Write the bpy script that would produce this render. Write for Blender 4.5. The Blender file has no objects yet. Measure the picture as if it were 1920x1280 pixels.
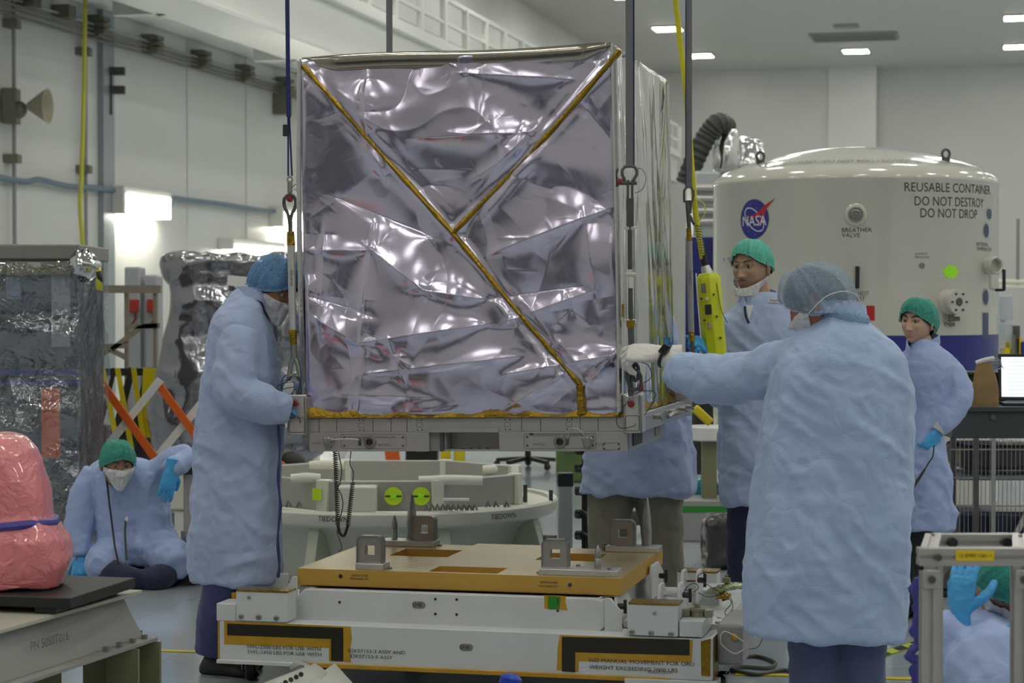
import bpy, bmesh, math, random
import numpy as np
from mathutils import Vector, Matrix, noise
random.seed(7)
S = bpy.context.scene
COL = S.collection
PI = math.pi
# ------------------------------------------------------------------ camera
CAM_H = 1.60; F_PX = 3856.0; HOR = 570.0
cd = bpy.data.cameras.new('camera'); cam = bpy.data.objects.new('camera', cd); COL.objects.link(cam)
cd.sensor_width = 36.0; cd.lens = 36.0 * F_PX / 1920.0
cam.location = (0, 0, CAM_H)
cam.rotation_euler = (PI/2 - math.atan((640 - HOR) / F_PX), 0, 0)
cd.clip_end = 300; cd.clip_start = 0.1
cd.dof.use_dof = True; cd.dof.focus_distance = 8.75; cd.dof.aperture_fstop = 5.0
S.camera = cam
# ------------------------------------------------------------------ world and exposure
wd = bpy.data.worlds.new('world'); S.world = wd; wd.use_nodes = True
wd.node_tree.nodes['Background'].inputs[0].default_value = (0.8, 0.85, 0.9, 1)
wd.node_tree.nodes['Background'].inputs[1].default_value = 0.25
S.view_settings.view_transform = 'Standard'; S.view_settings.look = 'None'
S.view_settings.gamma = 1.0; S.view_settings.use_curve_mapping = False
S.view_settings.exposure = 0.35
LAMP = 30.0          # emission strength of the ceiling lamps
LAMP_WALL = 22.0     # emission strength of the wall lamps
# ------------------------------------------------------------------ frames
TH = math.radians(13.42); CT, ST = math.cos(TH), math.sin(TH)
def R(u, v, z=0.0):            # room frame: u to the right along the back wall, v into the room
    return Vector((u*CT + v*ST, -u*ST + v*CT, z))
def P(px, py, Y):              # a point seen at a pixel, at distance Y
    return Vector(((px-960)/F_PX*Y, Y, CAM_H - (py-HOR)/F_PX*Y))
def inframe(O, px, py, v):     # local (u, v, z) in a frame at O turned with the room, on the plane v
    t = (px-960)/F_PX
    u = (t*(O[1]+v*CT) - O[0] - v*ST) / (CT + t*ST)
    Y = O[1] - u*ST + v*CT
    return Vector((u, v, CAM_H - (py-HOR)/F_PX*Y - (O[2] if len(O) > 2 else 0)))
# ------------------------------------------------------------------ mesh builder
XF = {}
def frame_of(d, up=Vector((0,0,1))):
    d = Vector(d).normalized()
    if abs(d.dot(up)) > .99: up = Vector((0,1,0))
    a = up.cross(d).normalized(); b = d.cross(a).normalized()
    return a, b, d
class MB:
    def __init__(s): s.v = []; s.f = []; s.m = []
    def add(s, vs, fs, m=0):
        o = len(s.v); s.v += [Vector(p) for p in vs]
        s.f += [tuple(i+o for i in f) for f in fs]; s.m += [m]*len(fs); return s
    def box(s, c, d, rot=None, m=0):
        c = Vector(c); hx, hy, hz = d[0]/2, d[1]/2, d[2]/2
        vs = [Vector((x,y,z)) for z in (-hz,hz) for y in (-hy,hy) for x in (-hx,hx)]
        if rot is not None: vs = [rot @ p for p in vs]
        return s.add([p+c for p in vs], [(0,2,3,1),(4,5,7,6),(0,1,5,4),(2,6,7,3),(0,4,6,2),(1,3,7,5)], m)
    def bb(s, a, b, m=0):        # box from corner to corner
        return s.box([(a[i]+b[i])/2 for i in range(3)], [abs(b[i]-a[i]) for i in range(3)], None, m)
    def bar(s, p0, p1, w, h, m=0, up=Vector((0,0,1))):
        p0, p1 = Vector(p0), Vector(p1); a, b, d = frame_of(p1-p0, up)
        q = []
        for p in (p0, p1):
            for (i, j) in ((-1,-1),(1,-1),(1,1),(-1,1)): q.append(p + a*i*w/2 + b*j*h/2)
        return s.add(q, [(3,2,1,0),(4,5,6,7),(0,1,5,4),(1,2,6,5),(2,3,7,6),(3,0,4,7)], m)
    def loft(s, rings, cap=True, closed=False, m=0):
        n = len(rings[0]); vs = [p for r in rings for p in r]; fs = []
        k = len(rings)
        for i in range(k if closed else k-1):
            j = (i+1) % k
            for a in range(n):
                b = (a+1) % n
                fs.append((i*n+a, i*n+b, j*n+b, j*n+a))
        if cap and not closed:
            fs.append(tuple(reversed(range(n)))); fs.append(tuple((k-1)*n+a for a in range(n)))
        return s.add(vs, fs, m)
    def tube(s, pts, r, seg=8, closed=False, m=0, cap=True):
        pts = [Vector(p) for p in pts]; n = len(pts); rings = []
        if not hasattr(r, '__len__'): r = [r]*n
        up = Vector((0,0,1)); a = None
        for i, p in enumerate(pts):
            d = (pts[(i+1) % n]-pts[i-1]) if closed else (pts[min(i+1,n-1)]-pts[max(i-1,0)])
            if d.length < 1e-9: d = Vector((0,0,1))
            d.normalize()
            if a is None: a = frame_of(d)[0]
            else:
                a = a - d*a.dot(d)
                a = a.normalized() if a.length > 1e-6 else frame_of(d)[0]
            b = d.cross(a)
            rings.append([p + a*math.cos(2*PI*k/seg)*r[i] + b*math.sin(2*PI*k/seg)*r[i] for k in range(seg)])
        return s.loft(rings, cap, closed, m)
    def cyl(s, p0, p1, r, r1=None, seg=16, m=0):
        return s.tube([p0, p1], [r, r if r1 is None else r1], seg, m=m)
    def lathe(s, prof, c=(0,0,0), axis=(0,0,1), seg=32, m=0, a0=0, a1=2*PI, cap=True):
        a, b, d = frame_of(axis); c = Vector(c); full = abs(a1-a0-2*PI) < 1e-6
        n = seg if full else seg+1; rings = []
        for (r, z) in prof:
            rings.append([c + d*z + (a*math.cos(a0+(a1-a0)*k/seg) + b*math.sin(a0+(a1-a0)*k/seg))*max(r,1e-5) for k in range(n)])
        k = len(rings); vs = [p for r_ in rings for p in r_]; fs = []
        for i in range(k-1):
            for q in range(n if full else n-1):
                w = (q+1) % n; fs.append((i*n+q, i*n+w, (i+1)*n+w, (i+1)*n+q))
        if cap and full: fs.append(tuple(reversed(range(n)))); fs.append(tuple((k-1)*n+q for q in range(n)))
        return s.add(vs, fs, m)
    def prism(s, poly, o, ax, ay, depth, m=0):   # polygon in the plane (ax, ay) pushed along ax x ay
        o, ax, ay = Vector(o), Vector(ax), Vector(ay); nrm = ax.cross(ay).normalized()
        n = len(poly)
        vs = [o+ax*x+ay*y for x, y in poly] + [o+ax*x+ay*y+nrm*depth for x, y in poly]
        fs = [tuple(reversed(range(n))), tuple(range(n, 2*n))] + [(i,(i+1)%n,n+(i+1)%n,n+i) for i in range(n)]
        return s.add(vs, fs, m)
    def ball(s, c, r, seg=16, rings=10, m=0, rot=None):
        if not hasattr(r, '__len__'): r = (r,r,r)
        c = Vector(c); vs = []; fs = []
        for i in range(rings+1):
            t = PI*i/rings
            for k in range(seg):
                a = 2*PI*k/seg; p = Vector((math.sin(t)*math.cos(a)*r[0], math.sin(t)*math.sin(a)*r[1], math.cos(t)*r[2]))
                if rot is not None: p = rot @ p
                vs.append(c+p)
        for i in range(rings):
            for k in range(seg):
                w = (k+1) % seg; fs.append((i*seg+k, (i+1)*seg+k, (i+1)*seg+w, i*seg+w))
        return s.add(vs, fs, m)
    def mesh(s, name):
        me = bpy.data.meshes.new(name); me.from_pydata([tuple(p) for p in s.v], [], s.f); return me
    def build(s, name, mat, parent=None, loc=(0,0,0), rot=None, angle=35, bevel=0, world=False, smooth=True, solid=0, weld=False):
        if world and parent is not None:
            inv = XF[parent].inverted(); s.v = [inv @ p for p in s.v]
        me = s.mesh(name)
        mats = mat if isinstance(mat, (list, tuple)) else [mat]
        for q in mats: me.materials.append(q)
        if len(mats) > 1: me.polygons.foreach_set('material_index', s.m)
        if weld:
            bm = bmesh.new(); bm.from_mesh(me); bmesh.ops.remove_doubles(bm, verts=bm.verts, dist=1e-5); bm.to_mesh(me); bm.free()
        if smooth:
            me.polygons.foreach_set('use_smooth', [True]*len(me.polygons))
            if angle: me.set_sharp_from_angle(angle=math.radians(angle))
        o = bpy.data.objects.new(name, me); COL.objects.link(o); o.location = loc
        if rot is not None: o.rotation_euler = rot
        if parent is not None: o.parent = parent
        if solid:
            q = o.modifiers.new('s', 'SOLIDIFY'); q.thickness = solid; q.offset = 0
        if bevel:
            q = o.modifiers.new('b', 'BEVEL'); q.width = bevel; q.segments = 2; q.limit_method = 'ANGLE'; q.angle_limit = math.radians(40)
        L = Matrix.Translation(Vector(loc))
        if rot is not None:
            from mathutils import Euler
            L = L @ Euler(rot).to_matrix().to_4x4()
        XF[o] = (XF[parent] @ L) if parent is not None else L
        return o
def thing(name, label, cat, loc=(0,0,0), rz=0.0, group=None, rot=None):
    o = bpy.data.objects.new(name, None); COL.objects.link(o); o.empty_display_size = .1
    o.location = loc; o.rotation_euler = rot if rot is not None else (0,0,rz)
    from mathutils import Euler
    XF[o] = Matrix.Translation(Vector(loc)) @ Euler(o.rotation_euler).to_matrix().to_4x4()
    return tag(o, label, cat, group)
def tag(o, label, cat, group=None, kind=None):
    o['label'] = label; o['category'] = cat
    if group: o['group'] = group
    if kind: o['kind'] = kind
    return o
def struct(o): o['kind'] = 'structure'; return o
def copy_tree(o, parent=None):
    c = o.copy(); COL.objects.link(c)
    if parent is not None: c.parent = parent
    XF[c] = XF[o]
    for ch in list(o.children): copy_tree(ch, c)
    return c
# ------------------------------------------------------------------ materials
def pm(name, col, rough=.5, metal=0.0, var=0.0, vs=8.0, bump=0.0, bs=60.0, spec=.5, coat=0.0, alpha=1.0, sss=0.0, emit=0.0, trans=0.0, sheen=0.0, bdist=.01):
    m = bpy.data.materials.new(name); m.use_nodes = True; nt = m.node_tree; n = nt.nodes; b = n['Principled BSDF']
    def I(k, v):
        if k in b.inputs: b.inputs[k].default_value = v
    c4 = (*col, 1); I('Base Color', c4); I('Roughness', rough); I('Metallic', metal); I('Specular IOR Level', spec)
    I('Coat Weight', coat); I('Coat Roughness', .08); I('Alpha', alpha); I('Subsurface Weight', sss); I('Transmission Weight', trans); I('Sheen Weight', sheen)
    if sss: I('Subsurface Radius', (.012,.005,.003))
    if emit: I('Emission Color', c4); I('Emission Strength', emit)
    tc = n.new('ShaderNodeTexCoord')
    if var:
        t = n.new('ShaderNodeTexNoise'); t.inputs['Scale'].default_value = vs; t.inputs['Detail'].default_value = 5
        nt.links.new(tc.outputs['Object'], t.inputs['Vector'])
        r = n.new('ShaderNodeValToRGB'); r.color_ramp.elements[0].position = .3; r.color_ramp.elements[1].position = .7
        r.color_ramp.elements[0].color = (*[x*(1-var) for x in col], 1); r.color_ramp.elements[1].color = (*[min(1, x*(1+var*.6)) for x in col], 1)
        nt.links.new(t.outputs['Fac'], r.inputs['Fac']); nt.links.new(r.outputs['Color'], b.inputs['Base Color'])
    if bump:
        t = n.new('ShaderNodeTexNoise'); t.inputs['Scale'].default_value = bs; t.inputs['Detail'].default_value = 4
        nt.links.new(tc.outputs['Object'], t.inputs['Vector'])
        q = n.new('ShaderNodeBump'); q.inputs['Strength'].default_value = bump; q.inputs['Distance'].default_value = bdist
        nt.links.new(t.outputs['Fac'], q.inputs['Height']); nt.links.new(q.outputs['Normal'], b.inputs['Normal'])
    return m
def nodes(m): return m.node_tree.nodes, m.node_tree.links, m.node_tree.nodes['Principled BSDF']
def emat(name, col, s):
    m = bpy.data.materials.new(name); m.use_nodes = True; n = m.node_tree.nodes; n.clear()
    e = n.new('ShaderNodeEmission'); e.inputs[0].default_value = (*col,1); e.inputs[1].default_value = s
    o = n.new('ShaderNodeOutputMaterial'); m.node_tree.links.new(e.outputs[0], o.inputs[0]); return m
M = {}
M['wall'] = pm('wall_paint', (.68,.69,.66), .35, var=.03, vs=.6)
M['ceiling'] = pm('ceiling_paint', (.70,.71,.66), .6)
M['white'] = pm('white_paint', (.74,.74,.71), .35, var=.04, vs=6, bump=.05, bs=200)
M['cartwhite'] = pm('cart_white_paint', (.60,.62,.62), .38, var=.05, vs=5, bump=.05, bs=150)
M['cream'] = pm('cream_paint', (.72,.70,.60), .4, var=.05, vs=5)
M['drum'] = pm('gloss_white_enamel', (.60,.59,.52), .12, coat=.6, var=.02, vs=2)
M['alu'] = pm('aluminium', (.60,.58,.56), .42, .75, var=.08, vs=12, bump=.05, bs=90)
M['palletalu'] = pm('clear_anodised_aluminium', (.44,.42,.405), .48, .55, var=.05, vs=10)
M['steel'] = pm('dull_steel', (.34,.33,.31), .35, .9, var=.15, vs=20)
M['dsteel'] = pm('dark_steel', (.12,.12,.12), .4, .7, var=.2, vs=20)
M['black'] = pm('black_plastic', (.015,.015,.017), .45)
M['gold'] = pm('gold_anodised', (.55,.36,.12), .38, .35, var=.10, vs=3)
M['golds'] = pm('gold_edge', (.60,.36,.07), .4, .25, var=.08, vs=4)
M['kapton'] = pm('amber_tape', (.34,.215,.02), .22, .8, var=.30, vs=18, bump=.8, bs=45)
M['kaptonflat'] = pm('amber_tape_flat', (.52,.29,.02), .25, .1, var=.12, vs=10, bump=.15, bs=40)
M['velcro'] = pm('black_strip', (.018,.015,.008), .35, var=.2, vs=40)
M['strap'] = pm('grey_webbing', (.19,.19,.20), .8, bump=.6, bs=400)
M['bluestrap'] = pm('blue_webbing', (.02,.03,.12), .8, bump=.4, bs=400)
M['red'] = pm('red_paint', (.22,.02,.018), .4)
M['yellow'] = pm('yellow_paint', (.70,.56,.01), .35, var=.1, vs=6)
M['lime'] = pm('lime_label', (.55,.80,.02), .5)
M['orange'] = pm('orange_paint', (.72,.13,.01), .45)
M['ink'] = pm('black_ink', (.02,.02,.02), .6)
M['grayink'] = pm('grey_ink', (.12,.11,.11), .6)
M['blue'] = pm('blue_paint', (.02,.025,.22), .35)
M['mgrey'] = pm('mid_grey_paint', (.30,.30,.30), .45, var=.06, vs=5)
M['olive'] = pm('olive_primer', (.20,.20,.11), .55, var=.1, vs=6)
M['green'] = pm('green_label', (.02,.22,.02), .5)
M['paper'] = pm('white_label', (.75,.75,.75), .6)
M['wire'] = pm('dark_green_wire', (.02,.04,.035), .5)
# ------------------------------------------------------------------ lettering
def text_data(s, size=1.0, align='CENTER', sx=1.0):
    c = bpy.data.curves.new('t', 'FONT'); c.body = s; c.size = size; c.align_x = align; c.align_y = 'CENTER'; c.resolution_u = 3
    o = bpy.data.objects.new('t', c); me = o.to_mesh()
    v = [(p.co.x*sx, p.co.y) for p in me.vertices]; f = [tuple(q.vertices) for q in me.polygons]
    o.to_mesh_clear(); bpy.data.objects.remove(o); bpy.data.curves.remove(c); return v, f
def lettering(name, s, size, o, ax, ay, mat, parent, align='CENTER', sx=1.0, off=.0008, world=False, fn=None):
    v, f = text_data(s, size, align, sx); ax, ay = Vector(ax).normalized(), Vector(ay).normalized(); n = ax.cross(ay); o = Vector(o)
    mb = MB()
    mb.add([fn(x, y) if fn else o+ax*x+ay*y+n*off for x, y in v], f)
    return mb.build(name, mat, parent, world=world, smooth=False)
def arc(c, r, a0, a1, n, ax, ay):
    c, ax, ay = Vector(c), Vector(ax), Vector(ay)
    return [c + ax*r*math.cos(a0+(a1-a0)*i/n) + ay*r*math.sin(a0+(a1-a0)*i/n) for i in range(n+1)]
def spline(pts, n=8):
    pts = [Vector(p) for p in pts]; out = []
    for i in range(len(pts)-1):
        p0 = pts[max(i-1,0)]; p1 = pts[i]; p2 = pts[i+1]; p3 = pts[min(i+2, len(pts)-1)]
        for k in range(n):
            t = k/n
            out.append(.5*((2*p1)+(-p0+p2)*t+(2*p0-5*p1+4*p2-p3)*t*t+(-p0+3*p1-3*p2+p3)*t**3))
    out.append(pts[-1]); return out
# ================================================================== ROOM
RZ = -TH
CEIL = 10.6; UL, UR, VF, VB = -14.0, 14.0, -14.0, 80.0
def room_quad(name, pts, mat, thick):
    mb = MB(); n = (pts[1]-pts[0]).cross(pts[2]-pts[0]).normalized()*thick
    mb.add(pts + [p-n for p in pts], [(0,1,2,3),(7,6,5,4),(0,4,5,1),(1,5,6,2),(2,6,7,3),(3,7,4,0)])
    return struct(mb.build(name, mat, smooth=False))
# floor: glossy grey-blue epoxy with faint square joints
fm = pm('floor_epoxy', (.30,.34,.37), .12, spec=.5, coat=.3)
n_, l_, b_ = nodes(fm)
g = n_.new('ShaderNodeNewGeometry'); mp = n_.new('ShaderNodeMapping'); mp.inputs['Rotation'].default_value = (0,0,TH)
br = n_.new('ShaderNodeTexBrick'); br.offset = 0; br.inputs['Scale'].default_value = 1.0
br.inputs['Brick Width'].default_value = .61; br.inputs['Row Height'].default_value = .61; br.inputs['Mortar Size'].default_value = .004
br.inputs['Color1'].default_value = (.43,.485,.53,1); br.inputs['Color2'].default_value = (.41,.465,.51,1); br.inputs['Mortar'].default_value = (.32,.36,.40,1)
l_.new(g.outputs['Position'], mp.inputs['Vector']); l_.new(mp.outputs['Vector'], br.inputs['Vector']); l_.new(br.outputs['Color'], b_.inputs['Base Color'])
nz = n_.new('ShaderNodeTexNoise'); nz.inputs['Scale'].default_value = 1.2; l_.new(g.outputs['Position'], nz.inputs['Vector'])
bp = n_.new('ShaderNodeBump'); bp.inputs['Strength'].default_value = .12; bp.inputs['Distance'].default_value = .01; l_.new(nz.outputs['Fac'], bp.inputs['Height']); l_.new(bp.outputs['Normal'], b_.inputs['Normal'])
M['floor'] = fm
room_quad('floor', [R(UL-1,VF-1,0), R(UR+1,VF-1,0), R(UR+1,VB+1,0), R(UL-1,VB+1,0)], fm, .2)
room_quad('ceiling', [R(UL-1,VF-1,CEIL), R(UL-1,VB+1,CEIL), R(UR+1,VB+1,CEIL), R(UR+1,VF-1,CEIL)], M['ceiling'], .2)
room_quad('wall_left', [R(UL,VF,0), R(UL,VB,0), R(UL,VB,CEIL), R(UL,VF,CEIL)], M['wall'], .2)
room_quad('wall_right', [R(UR,VB,0), R(UR,VF,0), R(UR,VF,CEIL), R(UR,VB,CEIL)], M['wall'], .2)
room_quad('wall_back', [R(UL,VB,0), R(UR,VB,0), R(UR,VB,CEIL), R(UL,VB,CEIL)], M['wall'], .2)
room_quad('wall_front', [R(UR,VF,0), R(UL,VF,0), R(UL,VF,CEIL), R(UR,VF,CEIL)], M['wall'], .2)
# helper: where a pixel column meets the left wall (depth v)
def v_left(px, u=UL):
    t = (px-960)/F_PX     # (u CT + v ST) = t(-u ST + v CT)
    return u*(CT + t*ST) / (t*CT - ST)
def on_left(px, py, off=0.0):
    u = UL+off; v = v_left(px, u); p = R(u, v); p.z = CAM_H - (py-HOR)/F_PX*p.y; return p, v
# trims: vertical wall channels, corner pier on the back wall
def wall_strip(i, px, w, d, mat):
    v = v_left(px); mb = MB(); c = R(UL+d/2, v); mb.box((c.x,c.y,CEIL/2), (d, w, CEIL), Matrix.Rotation(RZ,3,'Z'))
    return struct(mb.build('trim_%d' % i, mat, smooth=False))
M['channel'] = pm('grey_channel', (.34,.38,.40), .4, .3)
wall_strip(1, 195, .42, .10, M['channel'])
wall_strip(2, 352, .05, .02, M['wall'])
wall_strip(3, 462, .05, .02, M['wall'])
c = R(UR, VB); t = (1645-960)/F_PX     # pier: u where back wall meets pixel 1645
ub = VB*(t*CT-ST)/(CT+t*ST)
mb = MB(); q = R((UL+ub)/2+ .0, VB-.5); mb.box((q.x,q.y,CEIL/2), (ub-UL, 1.0, CEIL), Matrix.Rotation(RZ,3,'Z')); struct(mb.build('trim_4', M['wall'], smooth=False))
M['pier'] = pm('pier_paint', (.76,.77,.74), .35)
q = R(ub-.9, VB-1.06); mb = MB(); mb.box((q.x,q.y,CEIL/2), (1.8, .12, CEIL), Matrix.Rotation(RZ,3,'Z')); struct(mb.build('trim_5', M['pier'], smooth=False))
# ceiling lamps
M['lampglow'] = emat('lamp_glow', (1.0,.97,.90), LAMP)
M['lampglow2'] = emat('wall_lamp_glow', (1.0,.95,.80), LAMP_WALL)
M['lampframe'] = pm('lamp_frame', (.7,.7,.66), .5)
us = [-10.65+5.55*i for i in range(5)]; vs_ = [73.85-7.4*i for i in range(12)]
lab = {(0,0): 'round-cornered ceiling lamp just right of the foil box top, beside the rear right lifting strap',
       (1,0): 'lit ceiling lamp right below the long grey ceiling vent',
       (2,0): 'lit ceiling lamp at the right photo edge, the lower of two there',
       (0,1): 'lit ceiling lamp crossed by the yellow hoist cable',
       (2,1): 'lit ceiling lamp at the right photo edge, the upper of two there'}
lamp0 = None
for j, v in enumerate(vs_):
    for i, u in enumerate(us):
        if (i, j) == (1, 1): continue      # the photo has only a dark fitting here
        c = R(u, v, CEIL)
        if lamp0 is None:
            lamp0 = thing('ceiling_light', '', 'ceiling light', c, RZ, 'ceiling lamps')
            MB().bb((-.50,-.50,-.06),(.50,.50,0)).build('frame', M['lampframe'], lamp0, bevel=.03)
            MB().bb((-.43,-.43,-.075),(.43,.43,-.055)).build('diffuser', M['lampglow'], lamp0, bevel=.008)
            o = lamp0
        else:
            o = copy_tree(lamp0); o.location = c; XF[o] = Matrix.Translation(c) @ Matrix.Rotation(RZ,4,'Z')
        if (i, j) in lab: o['label'] = lab[(i, j)]
        else: o['label'] = 'square ceiling lamp in the rows outside the picture'; o['group'] = 'ceiling lamps outside the view'
def on_ceil(px, py):
    Y = (CEIL-CAM_H)*F_PX/(HOR-py); return Vector(((px-960)/F_PX*Y, Y, CEIL))
c = on_ceil(1600, 68); vt = thing('ceiling_vent', 'long grey louvred vent in the far ceiling above a lamp', 'vent', c, RZ)
MB().bb((-1.45,-.9,-.08),(1.45,.9,0)).build('frame', pm('vent_grey', (.36,.37,.33), .5), vt, bevel=.02)
mb = MB(); [mb.box((0,-.75+.15*i,-.09),(2.7,.05,.03)) for i in range(11)]; mb.build('louvres', pm('vent_slat', (.30,.31,.28), .5), vt)
c = on_ceil(1585, 48); tag(MB().box(c+Vector((0,0,-.05)), (.8,.5,.08), Matrix.Rotation(RZ,3,'Z')).build('ceiling_fitting', pm('fit', (.40,.41,.37), .5), bevel=.02), 'small unlit grey ceiling fitting behind the long vent', 'fitting')
# wall lamps on the left wall
def wall_lamp(px, py, wpx, h, label):
    p, v = on_left(px, py, .0); t = thing('wall_light', label, 'wall light', p, RZ, 'wall lamps on the left wall')
    v2 = v_left(px+wpx/2)-v_left(px-wpx/2)
    MB().bb((0,-v2/2,-h/2),(.30,v2/2,h/2)).build('housing', M['lampframe'], t, bevel=.02)
    MB().bb((.06,-v2/2+.1,-h/2-.012),(.315,v2/2-.1,h/2-.12)).build('diffuser', M['lampglow2'], t, bevel=.01)
    return t
wall_lamp(248, 380, 92, .46, 'bright wall lamp above the steel rack, leftmost of the lit ones')
wall_lamp(556, 412, 100, .42, 'bright wall lamp half hidden by the foil box edge')
wall_lamp(460, 461, 100, .22, 'dimmer lower wall lamp right above the blue cap of the tall man')
# pipe along the wall (lower) and conduit run (upper)
M['pipeblue'] = pm('blue_grey_pipe', (.16,.21,.27), .5)
p = [on_left(x, y, .12)[0] for x, y in ((-60,326),(0,333),(50,341),(75,337),(130,349),(195,354),(330,372),(420,383),(500,395),(620,405),(760,425))]
tag(MB().tube(spline(p,4), .045, 8).build('cable_bundle', M['pipeblue']), 'blue-grey cable bundle running along the left wall above the lamps', 'cable')
t = thing('conduit_run', 'row of thin steel conduits clamped high along the left wall', 'conduit', on_left(200,50)[0], RZ)
M['brownsteel'] = pm('bracket_steel', (.20,.19,.15), .5, .4)
for k in range(4):
    a = on_left(-40, -22+k*11, .14)[0]; b = on_left(760, 232+k*4, .14)[0]
    a.z -= 0; MB().tube([a,b], .022, 6).build('conduit', M['brownsteel'] if k != 0 else M['channel'], t, world=True)
for px, py, h in ((48,5,22),(115,24,26),(180,50,40),(282,84,36),(373,112,34),(455,138,32),(530,165,40)):
    q, v = on_left(px, py, .12); hh = h/F_PX*q.y
    mb = MB(); mb.box(q, (.22,.16,hh), Matrix.Rotation(RZ,3,'Z')); 
    for k in (-.3,0,.3): mb.box(q+Vector((.1,0,hh*k)), (.2,.26,.07), Matrix.Rotation(RZ,3,'Z'))
    mb.build('bracket', M['brownsteel'], t, world=True)
q, v = on_left(530, 190, .15); tag(MB().box(q, (.3,.32,.55), Matrix.Rotation(RZ,3,'Z')).build('junction_box', M['brownsteel'], bevel=.02), 'small grey-brown junction box under the conduits left of the foil box', 'junction box')
# vertical conduits
def vconduit(x, ys, label, r=.03):
    a, _ = on_left(x, -60, .1); b = on_left(x-4, 500, .1)[0]; b = Vector((a.x, a.y, b.z))
    t = thing('vertical_conduit', label, 'conduit', b, 0); MB().tube([a,b], r, 8).build('pipe', M['mgrey'], t, world=True)
    for y in ys:
        q = on_left(x, y, .14)[0]; q.x, q.y = a.x, a.y; MB().box(q+Vector((-.05,0,0)), (.26,.26,.12)).build('clamp', M['brownsteel'], t, world=True)
vconduit(28, (45, 297), 'thin vertical conduit with clamps beside the horn loudspeaker')
vconduit(162, (97, 317), 'thin vertical conduit behind the yellow air hose')
# horn speaker
q, v = on_left(36, 200, .2); t = thing('horn_loudspeaker', 'beige horn loudspeaker high on the left wall', 'loudspeaker', q, 0)
M['beige'] = pm('beige_plastic', (.42,.38,.28), .5)
MB().box((-.10,0,0),(.2,.3,.50)).build('mount', M['brownsteel'], t)
MB().lathe([(.03,.30),(.06,.27),(.24,.0),(.26,-.02),(.24,-.02),(.08,.2),(.02,.22)], (.42,-.05,0), (-1,.1,0), 20).build('horn', M['beige'], t)
MB().ball((-.0,0,-.05), (.13,.13,.13)).build('driver', M['brownsteel'], t)
q, v = on_left(209, 172, .1); mb = MB(); mb.box(q, (.05,.05,.75)); mb.box(q+Vector((.1,0,.32)),(.26,.1,.13)); mb.box(q+Vector((.1,0,.02)),(.26,.1,.13))
tag(mb.build('wall_bracket', M['dsteel']), 'small black F-shaped bracket on the left wall', 'bracket')
# yellow air hose hanging in front of the wall
M['hose'] = pm('yellow_hose', (.62,.60,.05), .45)
ps = [on_left(x, y, .9)[0] for x, y in ((163,-40),(160,100),(158,215),(155,320),(150,400),(157,480),(150,560),(152,640))]
x0 = ps[0]; ps = [P(x, y, x0.y) for x, y in ((163,-40),(161,60),(158,200),(154,330),(151,390),(156,470),(152,560))]
tag(MB().tube(spline(ps,5), .032, 8).build('air_hose', M['hose']), 'yellow air hose hanging down along the left wall', 'hose')
# crane bridge with catwalk railing high on the left
t = thing('crane_catwalk', 'white overhead crane girder with railed catwalk running along the left wall', 'crane catwalk', R(-11.5, 40, 6.5), RZ)
M['girder'] = pm('girder_white', (.78,.79,.75), .4)
def cw(u, v, z): return R(u, v, z) 
def slope_z(s, u): return CAM_H + s*abs(u)/CT       # height of a line seen with slope s from the vanishing point
zg = slope_z(.455, -11.5); V0, V1 = 14, 74
def beam(name, u0, u1, z0, z1, mat):
    mb = MB(); mb.bb((u0+11.5, V0-40, z0-6.5), (u1+11.5, V1-40, z1-6.5)); return mb.build(name, mat, t, bevel=.01)
beam('girder', -12.3, -11.5, zg-.95, zg-.08, M['girder'])
beam('flange', -12.45, -11.35, zg-.10, zg, M['girder'])
beam('flange', -12.45, -11.35, zg-1.02, zg-.93, M['girder'])
beam('deck', -13.9, -12.4, zg-.12, zg-.02, M['mgrey'])
beam('machinery_box', -13.6, -13.0, zg, zg+.95, M['dsteel'])
beam('service_pipe', -12.9, -12.7, zg+.05, zg+.25, M['cream'])
beam('service_pipe', -12.9, -12.75, zg+.55, zg+.68, M['mgrey'])
for z, w in ((1.07,.09),(.56,.07),(.10,.14)):
    beam('rail', -11.5-w/2, -11.5+w/2, zg+z-w/2, zg+z+w/2, M['girder'])
for k in range(34):
    v = V0+1+k*1.8; w = .2 if k % 3 == 0 else .13
    MB().bb((-.06, v-40-w/2, zg-6.5), (.06, v-40+w/2, zg+1.07-6.5)).build('post', M['girder'], t)
for k in range(10):
    v = V0+3+k*6; MB().bb((-1.6, v-40-.1, zg-1.02-6.5), (-.8, v-40+.1, zg-.12-6.5)).build('bracket', M['girder'], t)
zr = slope_z(.365, -13.4)
tag(MB().bb((-13.95+0,V0,zr-.35),(-13.3,V1,zr)).build('crane_runway_beam', M['girder'], None, rot=(0,0,RZ)), 'pale runway beam along the left wall under the crane catwalk', 'beam')
# yellow floor line
def floor_line(pts, w, label, mat=None, z=.003):
    mb = MB()
    for a, b in zip(pts[:-1], pts[1:]): mb.bar(Vector((a[0],a[1],z)), Vector((b[0],b[1],z)), w, .003)
    o = mb.build('floor_tape', mat or M['yellow'], smooth=False); return tag(o, label, 'tape')
def on_floor(px, py, z=0.0):
    Y = (CAM_H-z)*F_PX/(py-HOR); return Vector(((px-960)/F_PX*Y, Y, z))
floor_line([on_floor(100,1216), on_floor(700,1234)], .035, 'yellow floor line left of the tall man')
floor_line([on_floor(1380,1266), on_floor(1960,1282)], .05, 'yellow floor line behind the jeans of the man in front')
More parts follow.
